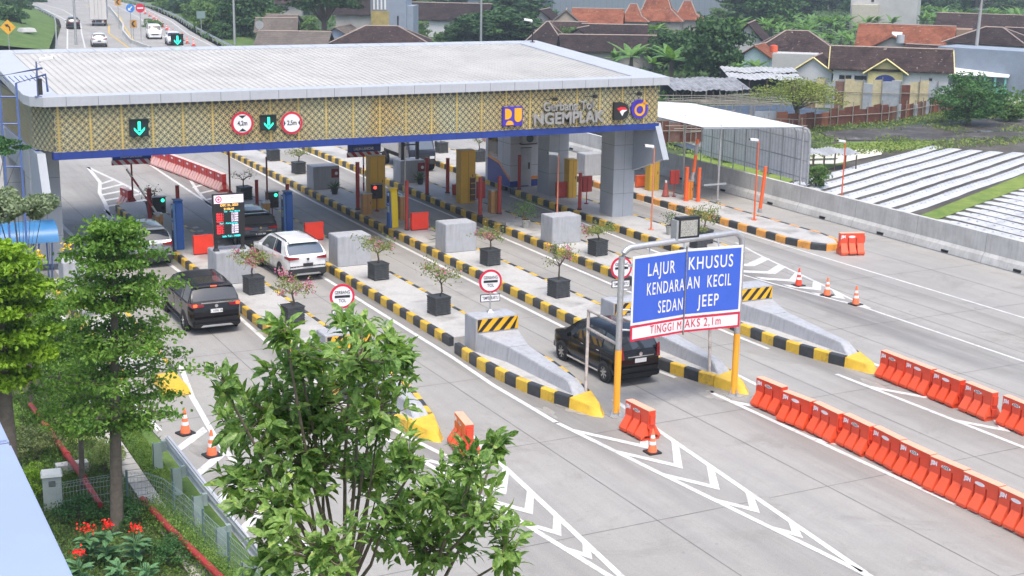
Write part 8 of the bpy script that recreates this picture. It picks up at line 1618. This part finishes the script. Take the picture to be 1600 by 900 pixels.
def mk_tree(kind):
    def f():
        lab = {'round':'tree','loose':'tree','umb':'tree','palm':'palm','banana':'banana plant','yellow':'tree','bushy':'tree'}[kind]
        nm = {'banana':'banana_plant','palm':'palm_tree'}.get(kind,'village_tree'); t = thing(nm, '', lab)
        # unit size: width 1, height 1 (scaled at placement)
        b = MB()
        if kind in ('round','loose','bushy','yellow','umb'):
            R, cz, n, cl, m_ = {'round':((.52,.52,.48),.50,6000,70,LR),'loose':((.5,.5,.48),.48,3000,46,LL),'bushy':((.54,.5,.48),.46,9000,80,LBU),'yellow':((.66,.55,.34),.66,6500,90,LYF),'umb':((.52,.5,.36),.64,8000,75,LR)}[kind]
            C, N, cc = crown(n, cl, R, .05, {'round':1,'loose':2,'bushy':3,'yellow':4,'umb':5}[kind], .8 if kind != 'umb' else .5, .5, -.95 if kind in ('bushy','round','loose') else -.35); C[:,2] += cz; cc[:,2] += cz
            sz = {'round':.045,'loose':.052,'bushy':.026,'yellow':.02,'umb':.026}[kind]
            b.tube([(0,0,0),(.02,.01,cz*.5),(0,0,cz*.8)], [.035,.028,.018], 7)
            for c in cc[::4]: b.tube([(0,0,cz*.55),tuple(c*np.array([.5,.5,1])*1.0+np.array([0,0,-.05])),tuple(c)], [.014,.009,.004], 4)
            b.build('trunk', BARKG, t, smooth=50); quads('crown', m_, C, N, rnd_dir(n), sz*RNG.uniform(.7,1.2,n), sz*RNG.uniform(1,1.7,n), t, tip=False)
        else:
            L_ = []; n = 11 if kind == 'banana' else 18; z0 = .40 if kind == 'banana' else .62
            b.tube([(0,0,0),(0,0,z0+.05)], [.05,.03], 8); b.build('trunk', BARKG, t, smooth=50); g = MB(); rs = random.Random(9)
            for k in range(n):
                a = 2.4*k+rs.uniform(-.3,.3); el = rs.uniform(.25,1.35) if kind == 'banana' else rs.uniform(-.2,1.1); ln = .60*rs.uniform(.8,1.1); dr = rs.uniform(.5,1.3) if kind == 'banana' else 1.6; w = .085 if kind == 'banana' else .07; V = []; ns = 8; p = Vector((0,0,z0)); e_ = el
                for i in range(ns+1):
                    u = i/ns; dd = Vector((cos(a)*cos(e_),sin(a)*cos(e_),sin(e_))); sd = Vector((-sin(a),cos(a),0)); ww = w*min(1,u*5+.12)*(1-u**3)*(1 if i % 2 or kind == 'banana' else .55); fold = .35*ww
                    V += [tuple(p-sd*ww-Vector((0,0,fold))), tuple(p), tuple(p+sd*ww-Vector((0,0,fold)))]; p = p+dd*ln/ns; e_ -= dr/ns
                g.add(V, [(3*i+j,3*i+j+1,3*i+j+4,3*i+j+3) for i in range(ns) for j in range(2)])
            g.build('leaves', LB if kind == 'banana' else LR, t, smooth=60, fix=False)
        return t
    return Kind(f)
TK = {k: mk_tree(k) for k in ('round','loose','umb','palm','banana','yellow','bushy')}
GEN = {'round':'dark round tree in the wood at the top of the picture','loose':'pale loose tree among the village trees','banana':'banana plant in the groves behind the houses','palm':'palm'}
GRPT = {'round':'round trees in the wood behind the village','loose':'loose crowned village trees','banana':'banana plants in the village groves','palm':'village palms','umb':'spreading village trees','yellow':'flowering trees by the ponds','bushy':'bushy trees by the yard'}
for i, (k, x, y, w, h, lb) in enumerate(BGT):
    f_ = {'banana':(1.35,1.35),'round':(1.3,1.2),'loose':(1.25,1.15)}.get(k,(1,1)) if 'big round' not in lb and 'weeds' not in lb else (1,1)
    TK[k].put((x,y,-1.12 if y > 80 else -1.05), random.uniform(0,6.28), lb or GEN[k], (w*f_[0],w*f_[0],h*f_[1]), GRPT[k])

UG = leaf_mat('undergrowth_leaf', (.025,.075,.02), (.13,.24,.06), .35, .6, .2)
rs = np.random.default_rng(5); n = 42000; yy = 84+rs.random(n)**1.4*175; xx = 60+rs.random(n)*(60+yy*.55)-20*(rs.random(n) < .3); ok = ((yy > 112) | ((xx > 96) & (yy > 92)) | ((yy > 96)&(xx < 60))) & ~((xx < 66) & (yy > 155)) & (xx > 55); C = np.column_stack([xx,yy,-1.05+np.abs(rs.normal(size=n))*.35])[ok]
tag(quads('village_undergrowth', UG, C, rnd_dir(len(C),.8), rnd_dir(len(C)), .38, .62, None, tip=False), 'low green undergrowth between the village houses', 'undergrowth', kind='stuff')
WD = leaf_mat('field_weed', (.07,.13,.03), (.26,.33,.09), .5, .6, .2, (.40,.34,.14)); n = 24000; xx = rs.uniform(57,112,n); yy = rs.uniform(79,101,n); m1 = np.sin(xx*.35+yy*.6)+np.sin(xx*.9-yy*.5)+rs.normal(size=n)*.5 > 1.0; m2 = (yy > 90+ (xx-74)*.16) | (yy < 85-(xx-57)*.10)
k_ = (m1 | m2) & (yy < 94+(xx-74)*.24+3) & ~((xx < 74) & (yy > 91)); C = np.column_stack([xx,yy,-1.05+np.abs(rs.normal(size=n))*.10])[k_]
tag(quads('field_weeds', WD, C, rnd_dir(len(C),.4), rnd_dir(len(C),.6), .12, .26, None, tip=False), 'scattered green and straw weeds over the dark mud', 'weeds', kind='stuff')
# ---- garden at the lower left
LT = leaf_mat('ketapang_leaf', (.035,.11,.02), (.22,.38,.06), 1.1, .45, .3); LT2 = leaf_mat('ketapang_bright_leaf', (.07,.17,.015), (.33,.50,.04), 1.2, .45, .3)
def tier_tree(x, y, h, label, tiers, leaf, seed, r_tr, lean_=(0,0), nleaf=26000, base=-.05, lsz=(.05,.08)):
    rs = np.random.default_rng(seed); t = thing('garden_tree', label, 'tree', (x,y,base)); b = MB(); tp = Vector((lean_[0],lean_[1],h))
    cl = []
    b.tube([(0,0,0),(lean_[0]*.3,lean_[1]*.3,h*.35),(lean_[0]*.7,lean_[1]*.7,h*.7),tuple(tp)], [r_tr*1.15,r_tr*.9,r_tr*.55,.015], 12)
    for (z, rad, nb, up_) in tiers:
        for k in range(nb):
            a = 2*pi*k/nb+rs.uniform(-.35,.35)+z; L_ = rad*rs.uniform(.7,1.12); f_ = z/h; p0 = Vector((lean_[0]*f_, lean_[1]*f_, z)); p = p0; prev = p0; dr = Vector((cos(a),sin(a),up_)).normalized(); r0 = r_tr*.30*(1-.6*f_)+.008; nseg = 5
            for i in range(1,nseg+1):
                q_ = p0+dr*L_*i/nseg+Vector((0,0,-.06*L_*(i/nseg)**2+rs.normal()*.03)); b.tube([prev,q_], [r0*(1-(i-1)/nseg*.85), r0*(1-i/nseg*.85)], 5, cap=False)
                # side sprays
                wdt = L_*.34*sin(pi*min(1,(i/nseg)*.8+.12))
                for s in (-1,1):
                    e = q_+Vector((-sin(a)*s,cos(a)*s,0))*wdt*rs.uniform(.5,1.1)+Vector((0,0,rs.uniform(-.02,.10))); b.tube([q_,e], [.007,.003], 4, cap=False); cl.append((q_.lerp(e,.5),.13)); cl.append((e,.16)); cl.append((q_+Vector((0,0,.05)),.13))
                prev = q_
            cl.append((prev+dr*.08,.13))
    b.build('trunk', BARKG, t, smooth=50)
    P_ = np.array([list(c[0]) for c in cl]); S_ = np.array([c[1] for c in cl]); keep = rs.random(len(P_)) > .08; P_, S_ = P_[keep], S_[keep]; k = rs.integers(0,len(P_),nleaf)
    C = P_[k]+rs.normal(size=(nleaf,3))*S_[k][:,None]*np.array([1,1,.42]); N = rs.normal(size=(nleaf,3))*.65+np.array([0,0,1.0]); N /= np.linalg.norm(N,axis=1,keepdims=True)
    quads('crown', leaf, C, N, rnd_dir(nleaf), rs.uniform(lsz[0]*.6,lsz[0],nleaf), rs.uniform(lsz[1]*.7,lsz[1]*1.2,nleaf), t, tip=True, curl=.15); return t
tiers = [(2.6,1.0,5,.10),(3.1,1.7,6,.06),(3.75,1.9,6,.10),(4.3,1.0,5,.25),(4.75,1.55,6,.02),(5.35,1.0,6,.25),(5.85,1.25,6,.05),(6.3,1.15,5,.2),(6.7,.8,5,.25),(7.0,.5,5,.5)]
tier_tree(5.98,31.6,7.25,'tiered small leaved tree left of the black van',tiers,LT,31,.14,(.30,.15),15500,lsz=(.082,.12))
tiers = [(4.2,.7,6,.35),(4.7,1.0,7,.25),(5.2,1.0,7,.2),(5.7,.9,6,.3),(6.2,.9,7,.2),(6.6,.8,6,.35),(6.9,.5,6,.6)]
tier_tree(3.55,30.6,7.5,'thick trunked tree with bright yellow green crown at the left edge',tiers,LT2,32,.24,(.05,.0),20000,lsz=(.09,.13))
tier_tree(5.72,34.4,3.4,'small slender tree beside the red pipe, behind the tiered tree',[(1.7,.8,5,.2),(2.2,.95,6,.1),(2.7,.7,5,.2),(3.1,.45,4,.4)],LT,34,.07,(.1,.05),5200,lsz=(.06,.09))
tier_tree(6.15,39.6,3.6,'slim shaded tree between the hedges, furthest up the path',[(1.9,.9,5,.2),(2.4,1.0,6,.1),(2.9,.8,5,.2),(3.3,.5,4,.4)],LT,35,.08,(0,.1),5600,lsz=(.07,.10))
def round_bush(x, y, z, r, label, leaf, n, seed, name='garden_shrub', cat='shrub', sz=.07, grp='shrubs in the planted garden', trunk=0.0, cl=16, flat=1):
    t = thing(name, label, cat, (x,y,z), 0, grp); C, N, cc = crown(n, cl, r, sz, seed, flat, .45); C[:,2] += r[2]*.7+trunk; b = MB()
    for c in cc[::2]: b.tube([(0,0,0),(c[0]*.4,c[1]*.4,trunk*.8+.02),(c[0],c[1],c[2]+r[2]*.7+trunk)], [.03 if trunk else .012,.015,.004], 4)
    b.build('stem', BARKG, t); quads('foliage', leaf, C, N, rnd_dir(n), sz*.5*RNG.uniform(.7,1.1,n), sz*RNG.uniform(.8,1.3,n), t, tip=False); return t
LFR = leaf_mat('frangipani_leaf', (.12,.17,.10), (.33,.40,.24), 1.5, .5, .25); LDK = leaf_mat('deep_green_leaf', (.02,.07,.022), (.08,.19,.055), .9, .5, .15); LHE = leaf_mat('hedge_leaf', (.07,.16,.03), (.28,.42,.10), 1.6, .5, .25); LHY = leaf_mat('variegated_leaf', (.14,.22,.05), (.52,.58,.22), 2.2, .5, .25); LPU = leaf_mat('purple_green_leaf', (.06,.10,.04), (.24,.28,.11), 2, .5, .2)  # LDK is simply a darker green leaf colour
t = round_bush(5.6,41.5,-.05,(1.15,1.0,.75),'grey green narrow leaved tree with yellow blossoms at the left column',LFR,5200,41,'garden_tree','tree',.16,'trees in the planted garden',5.35,22)
YB = mat('yellow_blossom', (.85,.60,.02), .5); n = 60; C = RNG.normal(size=(n,3))*np.array([.10,.1,.07])+np.array([1.15,-.35,4.85]); C[n//2:] += np.array([-.75,-.1,-.22]); quads('blossom', YB, C, rnd_dir(n,.8), rnd_dir(n), .09, .10, t, tip=False)
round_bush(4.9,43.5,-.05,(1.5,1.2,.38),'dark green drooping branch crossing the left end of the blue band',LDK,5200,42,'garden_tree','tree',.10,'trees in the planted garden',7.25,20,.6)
round_bush(5.6,47.0,-.05,(2.0,2.2,1.6),'bright green bushes behind the thick trunk at the left edge',LHE,5200,43,sz=.12,cl=26)
round_bush(8.55,50.0,.30,(.75,.8,.7),'light green leafy shrub before the white block of the leftmost island',LT2,2600,44,sz=.09)
round_bush(7.6,52.3,-.05,(1.0,1.0,.8),'green shrub at the foot of the left column',LHE,2600,47,sz=.1)
round_bush(4.95,37.4,-.05,(.85,1.1,.62),'rounded purple green hedge left of the red pipe',LPU,4200,45,sz=.06,cl=24); round_bush(4.3,39.6,-.05,(1.0,1.2,.75),'light green hedge behind the purple hedge',LHE,4200,46,sz=.065,cl=24)
round_bush(6.55,35.6,-.05,(.50,1.0,.55),'variegated yellow green hedge right of the red pipe',LHY,4000,48,sz=.06,cl=22); round_bush(6.3,38.4,-.05,(.55,1.2,.5),'low variegated hedge beside the stone path',LHY,3600,49,sz=.06,cl=22)
round_bush(4.45,34.6,-.05,(.6,.8,.6),'bright yellow green shrub behind the grey cabinet',LT2,2600,50,sz=.07)
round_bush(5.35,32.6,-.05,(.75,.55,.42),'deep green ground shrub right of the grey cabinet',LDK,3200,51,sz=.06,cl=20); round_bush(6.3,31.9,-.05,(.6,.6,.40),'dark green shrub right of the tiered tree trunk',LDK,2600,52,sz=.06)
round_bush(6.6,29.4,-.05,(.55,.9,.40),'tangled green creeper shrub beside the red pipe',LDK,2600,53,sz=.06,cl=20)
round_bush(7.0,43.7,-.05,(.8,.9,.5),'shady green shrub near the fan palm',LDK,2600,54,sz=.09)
# fan palm
t = thing('fan_palm', 'small yellow green fan palm between the two left trees', 'palm', (7.1,43.2,-.05)); g = MB(); rs = random.Random(3)
for k in range(9):
    a = 2*pi*k/9; el = rs.uniform(.5,1.1); c = Vector((cos(a)*.5,sin(a)*.5,.7+.35*el)); g.tube([(0,0,.1),c], .012, 4)
    for j in range(13):
        b_ = -1.1+2.2*j/12; dd = Vector((cos(a+b_)*.7,sin(a+b_)*.7,.45-.2*abs(b_))).normalized(); sd = dd.cross(Vector((0,0,1))).normalized()*.025; e = c+dd*.55; g.add([tuple(c),tuple(c+dd*.3+sd),tuple(e),tuple(c+dd*.3-sd)], [(0,1,2,3)])
g.build('fronds', LT2, t, fix=False)
# stuff: ground cover of small leaves and grass
def scatter(name, label, cat, pts_fn, n, leaf, sz, z, hz, seed, up_=.6):
    rs = np.random.default_rng(seed); C = pts_fn(rs, n); C = np.column_stack([C, z+np.abs(rs.normal(size=n))*hz]); o = quads(name, leaf, C, rnd_dir(n,up_), rnd_dir(n,.8), sz*.35, sz, None, tip=False); return tag(o, label, cat, kind='stuff')
LGC = leaf_mat('creeper_leaf', (.03,.085,.02), (.17,.28,.06), 2.5, .5, .25); LGR = leaf_mat('grass_blade', (.07,.14,.02), (.20,.30,.06), 2.5, .6, .3)
scatter('ground_cover', 'tangled green creeper leaves covering the garden soil', 'ground cover', lambda rs, n: (lambda X, Y: np.column_stack([np.where((X > 6.78)&(X < 7.38)&(Y > 33.0), X-1.6, X), Y]))(rs.uniform(2.5,7.7,n), rs.uniform(24,43,n)), 52000, LGC, .085, -.04, .11, 61)
scatter('fence_creeper', 'bright green creeper growing along the wire mesh fence', 'creeper', lambda rs, n: (lambda u: np.column_stack([7.05+.8*u**.8+rs.normal(size=n)*.16-.15, 32.2-6.8*u+rs.normal(size=n)*.1]))(rs.random(n)), 15000, LHE, .06, -.02, .26, 62)
scatter('verge_grass', 'grass blades on the narrow verge beside the guard rail', 'grass', lambda rs, n: np.column_stack([rs.uniform(7.40,8.0,n), rs.uniform(25,42,n)]), 14000, LGR, .07, -.03, .03, 63, .1)
# red flowers with broad leaves
LCA = leaf_mat('canna_leaf', (.06,.16,.07), (.20,.36,.17), 1.5, .35, .2); RB = mat('red_blossom', (.85,.015,.008), .5, var=.15)
for k, (x, y, s, l) in enumerate(((5.02,29.9,1.0,'red flowering broad leaved plant, leftmost at the tree foot'),(5.42,29.8,1.05,'red flowering broad leaved plant just left of the tiered tree trunk'),(5.98,29.5,1.0,'red flowering broad leaved plant right of the tiered tree trunk'),(4.62,28.7,1.0,'red flowering broad leaved plant against the blue ledge'),(5.35,28.4,.85,'leafy plant without flowers in the middle of the flower bed'),(5.9,28.2,.8,'leafy plant without flowers at the right of the flower bed'),(5.1,27.6,.9,'leafy plant without flowers, lowest beside the blue ledge'))):
    t = thing('canna_plant', l, 'flowering plant', (x,y,-.05), 0, 'broad leaved red flowering plants'); rs = np.random.default_rng(80+k); n = 26; a = rs.uniform(0,2*pi,n); z = rs.uniform(.2,.75,n)*s; U = np.column_stack([np.cos(a),np.sin(a),rs.uniform(.1,.7,n)]); C = np.column_stack([np.cos(a)*.17,np.sin(a)*.17,z]); N = np.column_stack([-np.cos(a)*.5,-np.sin(a)*.5,np.ones(n)]); N /= np.linalg.norm(N,axis=1,keepdims=True)
    quads('leaves', LCA, C, N, U, .16*s, .36*s, t, curl=.2); b = MB()
    for j in range(3): b.tube([(rs.normal()*.05,rs.normal()*.05,0),(rs.normal()*.05,rs.normal()*.05,.85*s)], [.015,.008], 5)
    b.build('stem', LCA, t)
    if k < 4: n = 46; C = rs.normal(size=(n,3))*np.array([.075,.075,.05])+np.array([0,0,.93*s]); quads('blossom', RB, C, rnd_dir(n,.5), rnd_dir(n), .05, .065, t, tip=False)
# red pipes, cabinet, path, wire fence, guard rail
RP = mat('fire_pipe_red', (.36,.035,.035), .4, var=.25, scale=3, dirt=.3)
t = thing('fire_pipe', 'upper red fire pipe running down between the hedges', 'pipe', (5.5,39.7,0)); MB().tube([(0,1.2,.30),(.18,-2.8,.30),(.27,-5.1,.30),(.30,-7.1,.28)], .075, 10).build('pipe', RP, t, smooth=50); m = MB()
for yy, xx in ((-1.0,.10),(-3.4,.2),(-5.2,.275)): m.tube([(xx,yy-.05,.30),(xx+.003,yy+.05,.30)], .10, 10)
m.build('pipe_joint', RP, t, smooth=50); MB().box(-.15,.65,-3.9,-3.6,-.05,.2).build('support_block', CONG, t)
t = thing('fire_pipe', 'lower red fire pipe half buried in creepers beside the wire fence', 'pipe', (6.82,32.7,0)); MB().tube([(0,0,.22),(.15,-2.4,.30),(.43,-5.0,.32),(.7,-7.5,.32)], .08, 10).build('pipe', RP, t, smooth=50)
t = thing('meter_cabinet', 'small grey metal cabinet with sloped lid among the shrubs', 'cabinet', (4.9,33.7,-.05), radians(-8)); MB().box(-.22,.22,-.2,.2,0,.86).build('cabinet_body', mat('cabinet_green_grey',(.42,.47,.45),.5), t, bevel=.012); MB().taper(0,0,.862,.50,.46,.07,.44,.40).build('cabinet_lid', mat('cabinet_lid_white',(.66,.68,.66),.5), t); m = MB()
for k in range(5): m.box(-.08,.08,-.206,-.2,.62+.03*k,.635+.03*k)
m.build('vent', DARKM, t)
PAV = wet_slab('stone_paver', (.42,.40,.37), (.50,.48,.44), (.22,.2,.17)); m = MB(); y = 42.5
while y > 28: 
    xl = 6.78+.0*(y); w = .50 if y > 34 else .40; m.box(6.80+(.0 if y>36 else .08), 7.36, y-.42, y-.02, -.04, -.004+random.uniform(0,.008)); y -= .45
tag(m.build('stone_path', PAV), 'narrow path of square stone pavers through the garden', 'path', kind='structure')
WM = mat('green_grey_wire', (.30,.38,.38), .5, metal=.2); t = thing('wire_fence', 'green grey wire mesh fence curving beside the guard rail', 'fence', (6.6,32.8,0)); P_ = [(-1.75,-.05),(-1.2,.0),(-.1,.02),(.30,-.15),(.60,-.75),(.80,-1.9),(.97,-3.6),(1.15,-5.2),(1.35,-7)]; P_ = [Vector(p) for p in P_]; m = MB()
cum = []
for a, b in zip(P_, P_[1:]):
    n = max(1,int((b-a).length/.075))
    for i in range(n): p = a.lerp(b,i/n); m.tube([(p.x,p.y,0),(p.x,p.y,.78),(p.x+.04,p.y+.02,.86),(p.x,p.y,.92)], .004, 3, cap=False)
for z in (.05,.25,.45,.65,.78,.92): m.tube([(p.x,p.y,z) for p in P_], .005, 4)
m.tube([(p.x+.05,p.y+.02,.86) for p in P_], .005, 4); m.build('wire_mesh', WM, t)
for x, y in ((-.10,0),(.72,-1.25),(.93,-3.1),(1.08,-4.6)): MB().cyl(x,y,0,.03,.98,8).build('fence_post', mat('fence_post_green',(.10,.18,.17),.5), t, smooth=50)
t = thing('guard_rail', 'steel guard rail on wide grey posts along the left edge of the plaza', 'guard rail', (8.0,35.2,0)); pr = [(.0,.80),(.07,.76),(.0,.68),(.0,.62),(.07,.55),(.0,.48)]; V = []
for y in (.15,-3.5,-7.5,-15): 
    for q_, z in pr: V.append((q_+.02+(.0 if y > -6 else .08)+(-.0), y, z))
MB().add(V, [(i*6+j,(i+1)*6+j,(i+1)*6+j+1,i*6+j+1) for i in range(3) for j in range(5)]).build('rail_beam', GUARD, t, fix=False)
MB().box(.10,.16,-15,.15,.74,.775).build('rail_top_edge', ALUW, t); GPo = mat('guard_post_green_grey',(.30,.38,.37),.5,metal=.2)
for y in (-.05,-2.05,-4.05,-6.05,-8.05): MB().box(-.34,-.10,y-.06,y-.045,0,.72).box(-.34,-.33,y-.06,y+.06,0,.72).build('guard_post', GPo, t); MB().box(-.11,.0,y-.06,y+.06,.45,.74).build('spacer', GPo, t)
# foreground tree with broad leaves
LFO = leaf_mat('foreground_leaf', (.06,.15,.04), (.31,.46,.13), 2.2, .30, .36, (.42,.52,.14)); BR = mat('pale_branch', (.20,.16,.12), .85, var=.3, scale=18)
t = thing('broad_leaved_tree', 'leafy broad leaved tree standing before the first island nose', 'tree', (3.62,9.0,0)); rs = np.random.default_rng(77); b = MB()
LOB = [(3.23, 8.49, 10.84, 0.38, 0.2), (3.01, 9.02, 10.68, 0.31, 0.2), (3.23, 9.27, 10.3, 0.6, 0.32), (3.34, 8.45, 10.48, 0.24, 0.38), (2.8, 9.14, 10.3, 0.33, 0.31), (2.68, 9.61, 10.1, 0.16, 0.19), (2.47, 9.04, 10.6, 0.1, 0.13), (3.04, 9.04, 9.97, 0.54, 0.34), (3.61, 9.14, 9.7, 0.23, 0.28), (2.73, 8.8, 9.77, 0.35, 0.26), (2.66, 9.3, 9.79, 0.18, 0.23), (2.88, 8.33, 9.6, 0.4, 0.21), (2.69, 8.83, 9.39, 0.24, 0.2), (3.94, 8.73, 9.69, 0.34, 0.28), (3.5, 8.27, 10.11, 0.15, 0.17), (4.01, 8.34, 9.67, 0.31, 0.25), (3.82, 8.8, 9.29, 0.39, 0.23), (3.92, 8.16, 10.08, 0.19, 0.15), (4.23, 8.27, 9.38, 0.17, 0.23), (4.41, 8.79, 9.94, 0.1, 0.08), (3.38, 8.44, 9.7, 0.24, 0.17), (3.68, 9.04, 10.74, 0.16, 0.13), (2.81, 8.74, 10.98, 0.12, 0.09), (3.35, 8.92, 10.94, 0.18, 0.07), (3.78, 9.06, 10.58, 0.1, 0.21)]
O = np.array([3.62,9.0,0.0]); fdir = np.array([fw.x,fw.y,fw.z]); rdir = np.array([r2.x,r2.y,r2.z]); udir = np.array([u2.x,u2.y,u2.z])
tws = []; nodes = [((0,0,8.05),.045)]
hub = {0:(-.28,.12,8.75),1:(.22,-.05,8.45)}
b.tube([(0,0,0),(.03,.02,3.5),(.0,.0,6.6),(0,0,8.06)], [.13,.11,.085,.055], 12)
for k in (0,1): b.tube([(0,0,8.0), tuple(Vector((0,0,8.0)).lerp(Vector(hub[k]),.5)+Vector((.02,.0,.03))), hub[k]], [.042,.032,.024], 8)
for (x, y, z, rx, ry) in LOB:
    c = np.array([x,y,z])-O; side = 0 if np.dot(c, rdir)-np.dot(np.array(hub[0]), rdir) < .45 and z > 8.9 or x < 3.75 else 1
    H_ = Vector(hub[side]); C_ = Vector(tuple(c)); low = C_-Vector((0,0,ry*.55)); md = H_.lerp(low,.5)+Vector(rs.normal(size=3))*.05+Vector((0,0,.04))
    b.tube([H_, md, low], [.017,.012,.008], 6, cap=False); b.tube([low, C_], [.010,.006], 5, cap=False)
    nt_ = int(7+265*rx*ry*(1+rx))
    for j in range(nt_):
        o = rs.normal(size=3); o /= np.linalg.norm(o); q_ = o*rs.random()**.42; off = rdir*q_[0]*rx+udir*q_[1]*ry+fdir*q_[2]*min(rx,.32); e = c+off
        if rs.random() < .10: e = c+off*1.22
        E_ = Vector(tuple(e)); st = low.lerp(C_, rs.uniform(0,1)); mm = st.lerp(E_,.6)-Vector((0,0,.03)); b.tube([st, mm, E_], [.0055,.004,.002], 3, cap=False)
        dr = (E_-st).normalized(); dr = np.array(dr)*.8+np.array([0,0,.35])+rs.normal(size=3)*.25; tws.append((e, dr/np.linalg.norm(dr)))
b.build('trunk', BR, t, smooth=50)
TW = np.array([a_ for a_,_ in tws]); TD_ = np.array([d_ for _,d_ in tws]); per_t = 6; n = len(TW)*per_t; k = np.repeat(np.arange(len(TW)), per_t); s_ = np.tile(np.linspace(0,1,per_t), len(TW))
side_ = rs.normal(size=(n,3)); side_ -= (side_*TD_[k]).sum(1,keepdims=True)*TD_[k]; side_ /= np.linalg.norm(side_,axis=1,keepdims=True)
U = TD_[k]*(.35+.5*s_)[:,None]+side_*(.95-.5*s_)[:,None]+np.array([0,0,-.18]); U /= np.linalg.norm(U,axis=1,keepdims=True); sc = rs.uniform(.68,1.15,n)
C = TW[k]-TD_[k]*((1-s_)*.13)[:,None]+U*(.060*sc)[:,None]
N = TD_[k]*.7+rs.normal(size=(n,3))*.35+np.array([0,0,.8]); N /= np.linalg.norm(N,axis=1,keepdims=True)
quads('leaves', LFO, C, N, U, .051*sc, .128*sc, t, curl=.22)
# building edge the photograph is taken from
LED = mat('sky_tinted_coping', (.30,.37,.55), .3, var=.07, scale=1.7, dirt=.06)  # reflection of the sky painted into the base colour as pale blue
t = thing('building_ledge', 'metal clad ledge of the nearest building, pale blue with painted sky reflection', 'ledge', (0,0,0)); MB().box(-3,.445,1.0,3.73,9,12.2).box(-3,.445,3.75,7.5,9,12.2).build('coping_panel', LED, t, bevel=.006); MB().box(-2.98,.437,3.72,3.76,9,12.193).build('panel_joint', mat('joint_dark_blue',(.10,.11,.16),.6), t)  # the joint is a plain dark seam between the coping panels
t = thing('lower_canopy_corner', 'corner of a small pale roof below the broad leaved tree, tinted with painted sky reflection', 'roof', (0,0,0)); MB().prism([(1.72,2.2),(2.52,3.06),(2.72,2.85),(2.42,1.6)], 11.5, 11.62).build('roof_panel', LED, t, bevel=.008)  # shares the ledge colour with the sky's blue painted in

# ------------------------------------------------------------------ air
hz = MB().box(-400,900,-60,900,-2.6,40).build('haze', bpy.data.materials.new('haze_air')); tag(hz, 'thin pale blue air that softens the far village', 'haze', kind='stuff')
m = hz.data.materials[0]; m.use_nodes = True; nt = m.node_tree; nt.nodes.remove(nt.nodes['Principled BSDF']); v = nt.nodes.new('ShaderNodeVolumePrincipled'); v.inputs['Color'].default_value = (.80,.90,1.0,1); v.inputs['Density'].default_value = .00058; v.inputs['Anisotropy'].default_value = .3
nt.links.new(v.outputs[0], nt.nodes['Material Output'].inputs['Volume'])
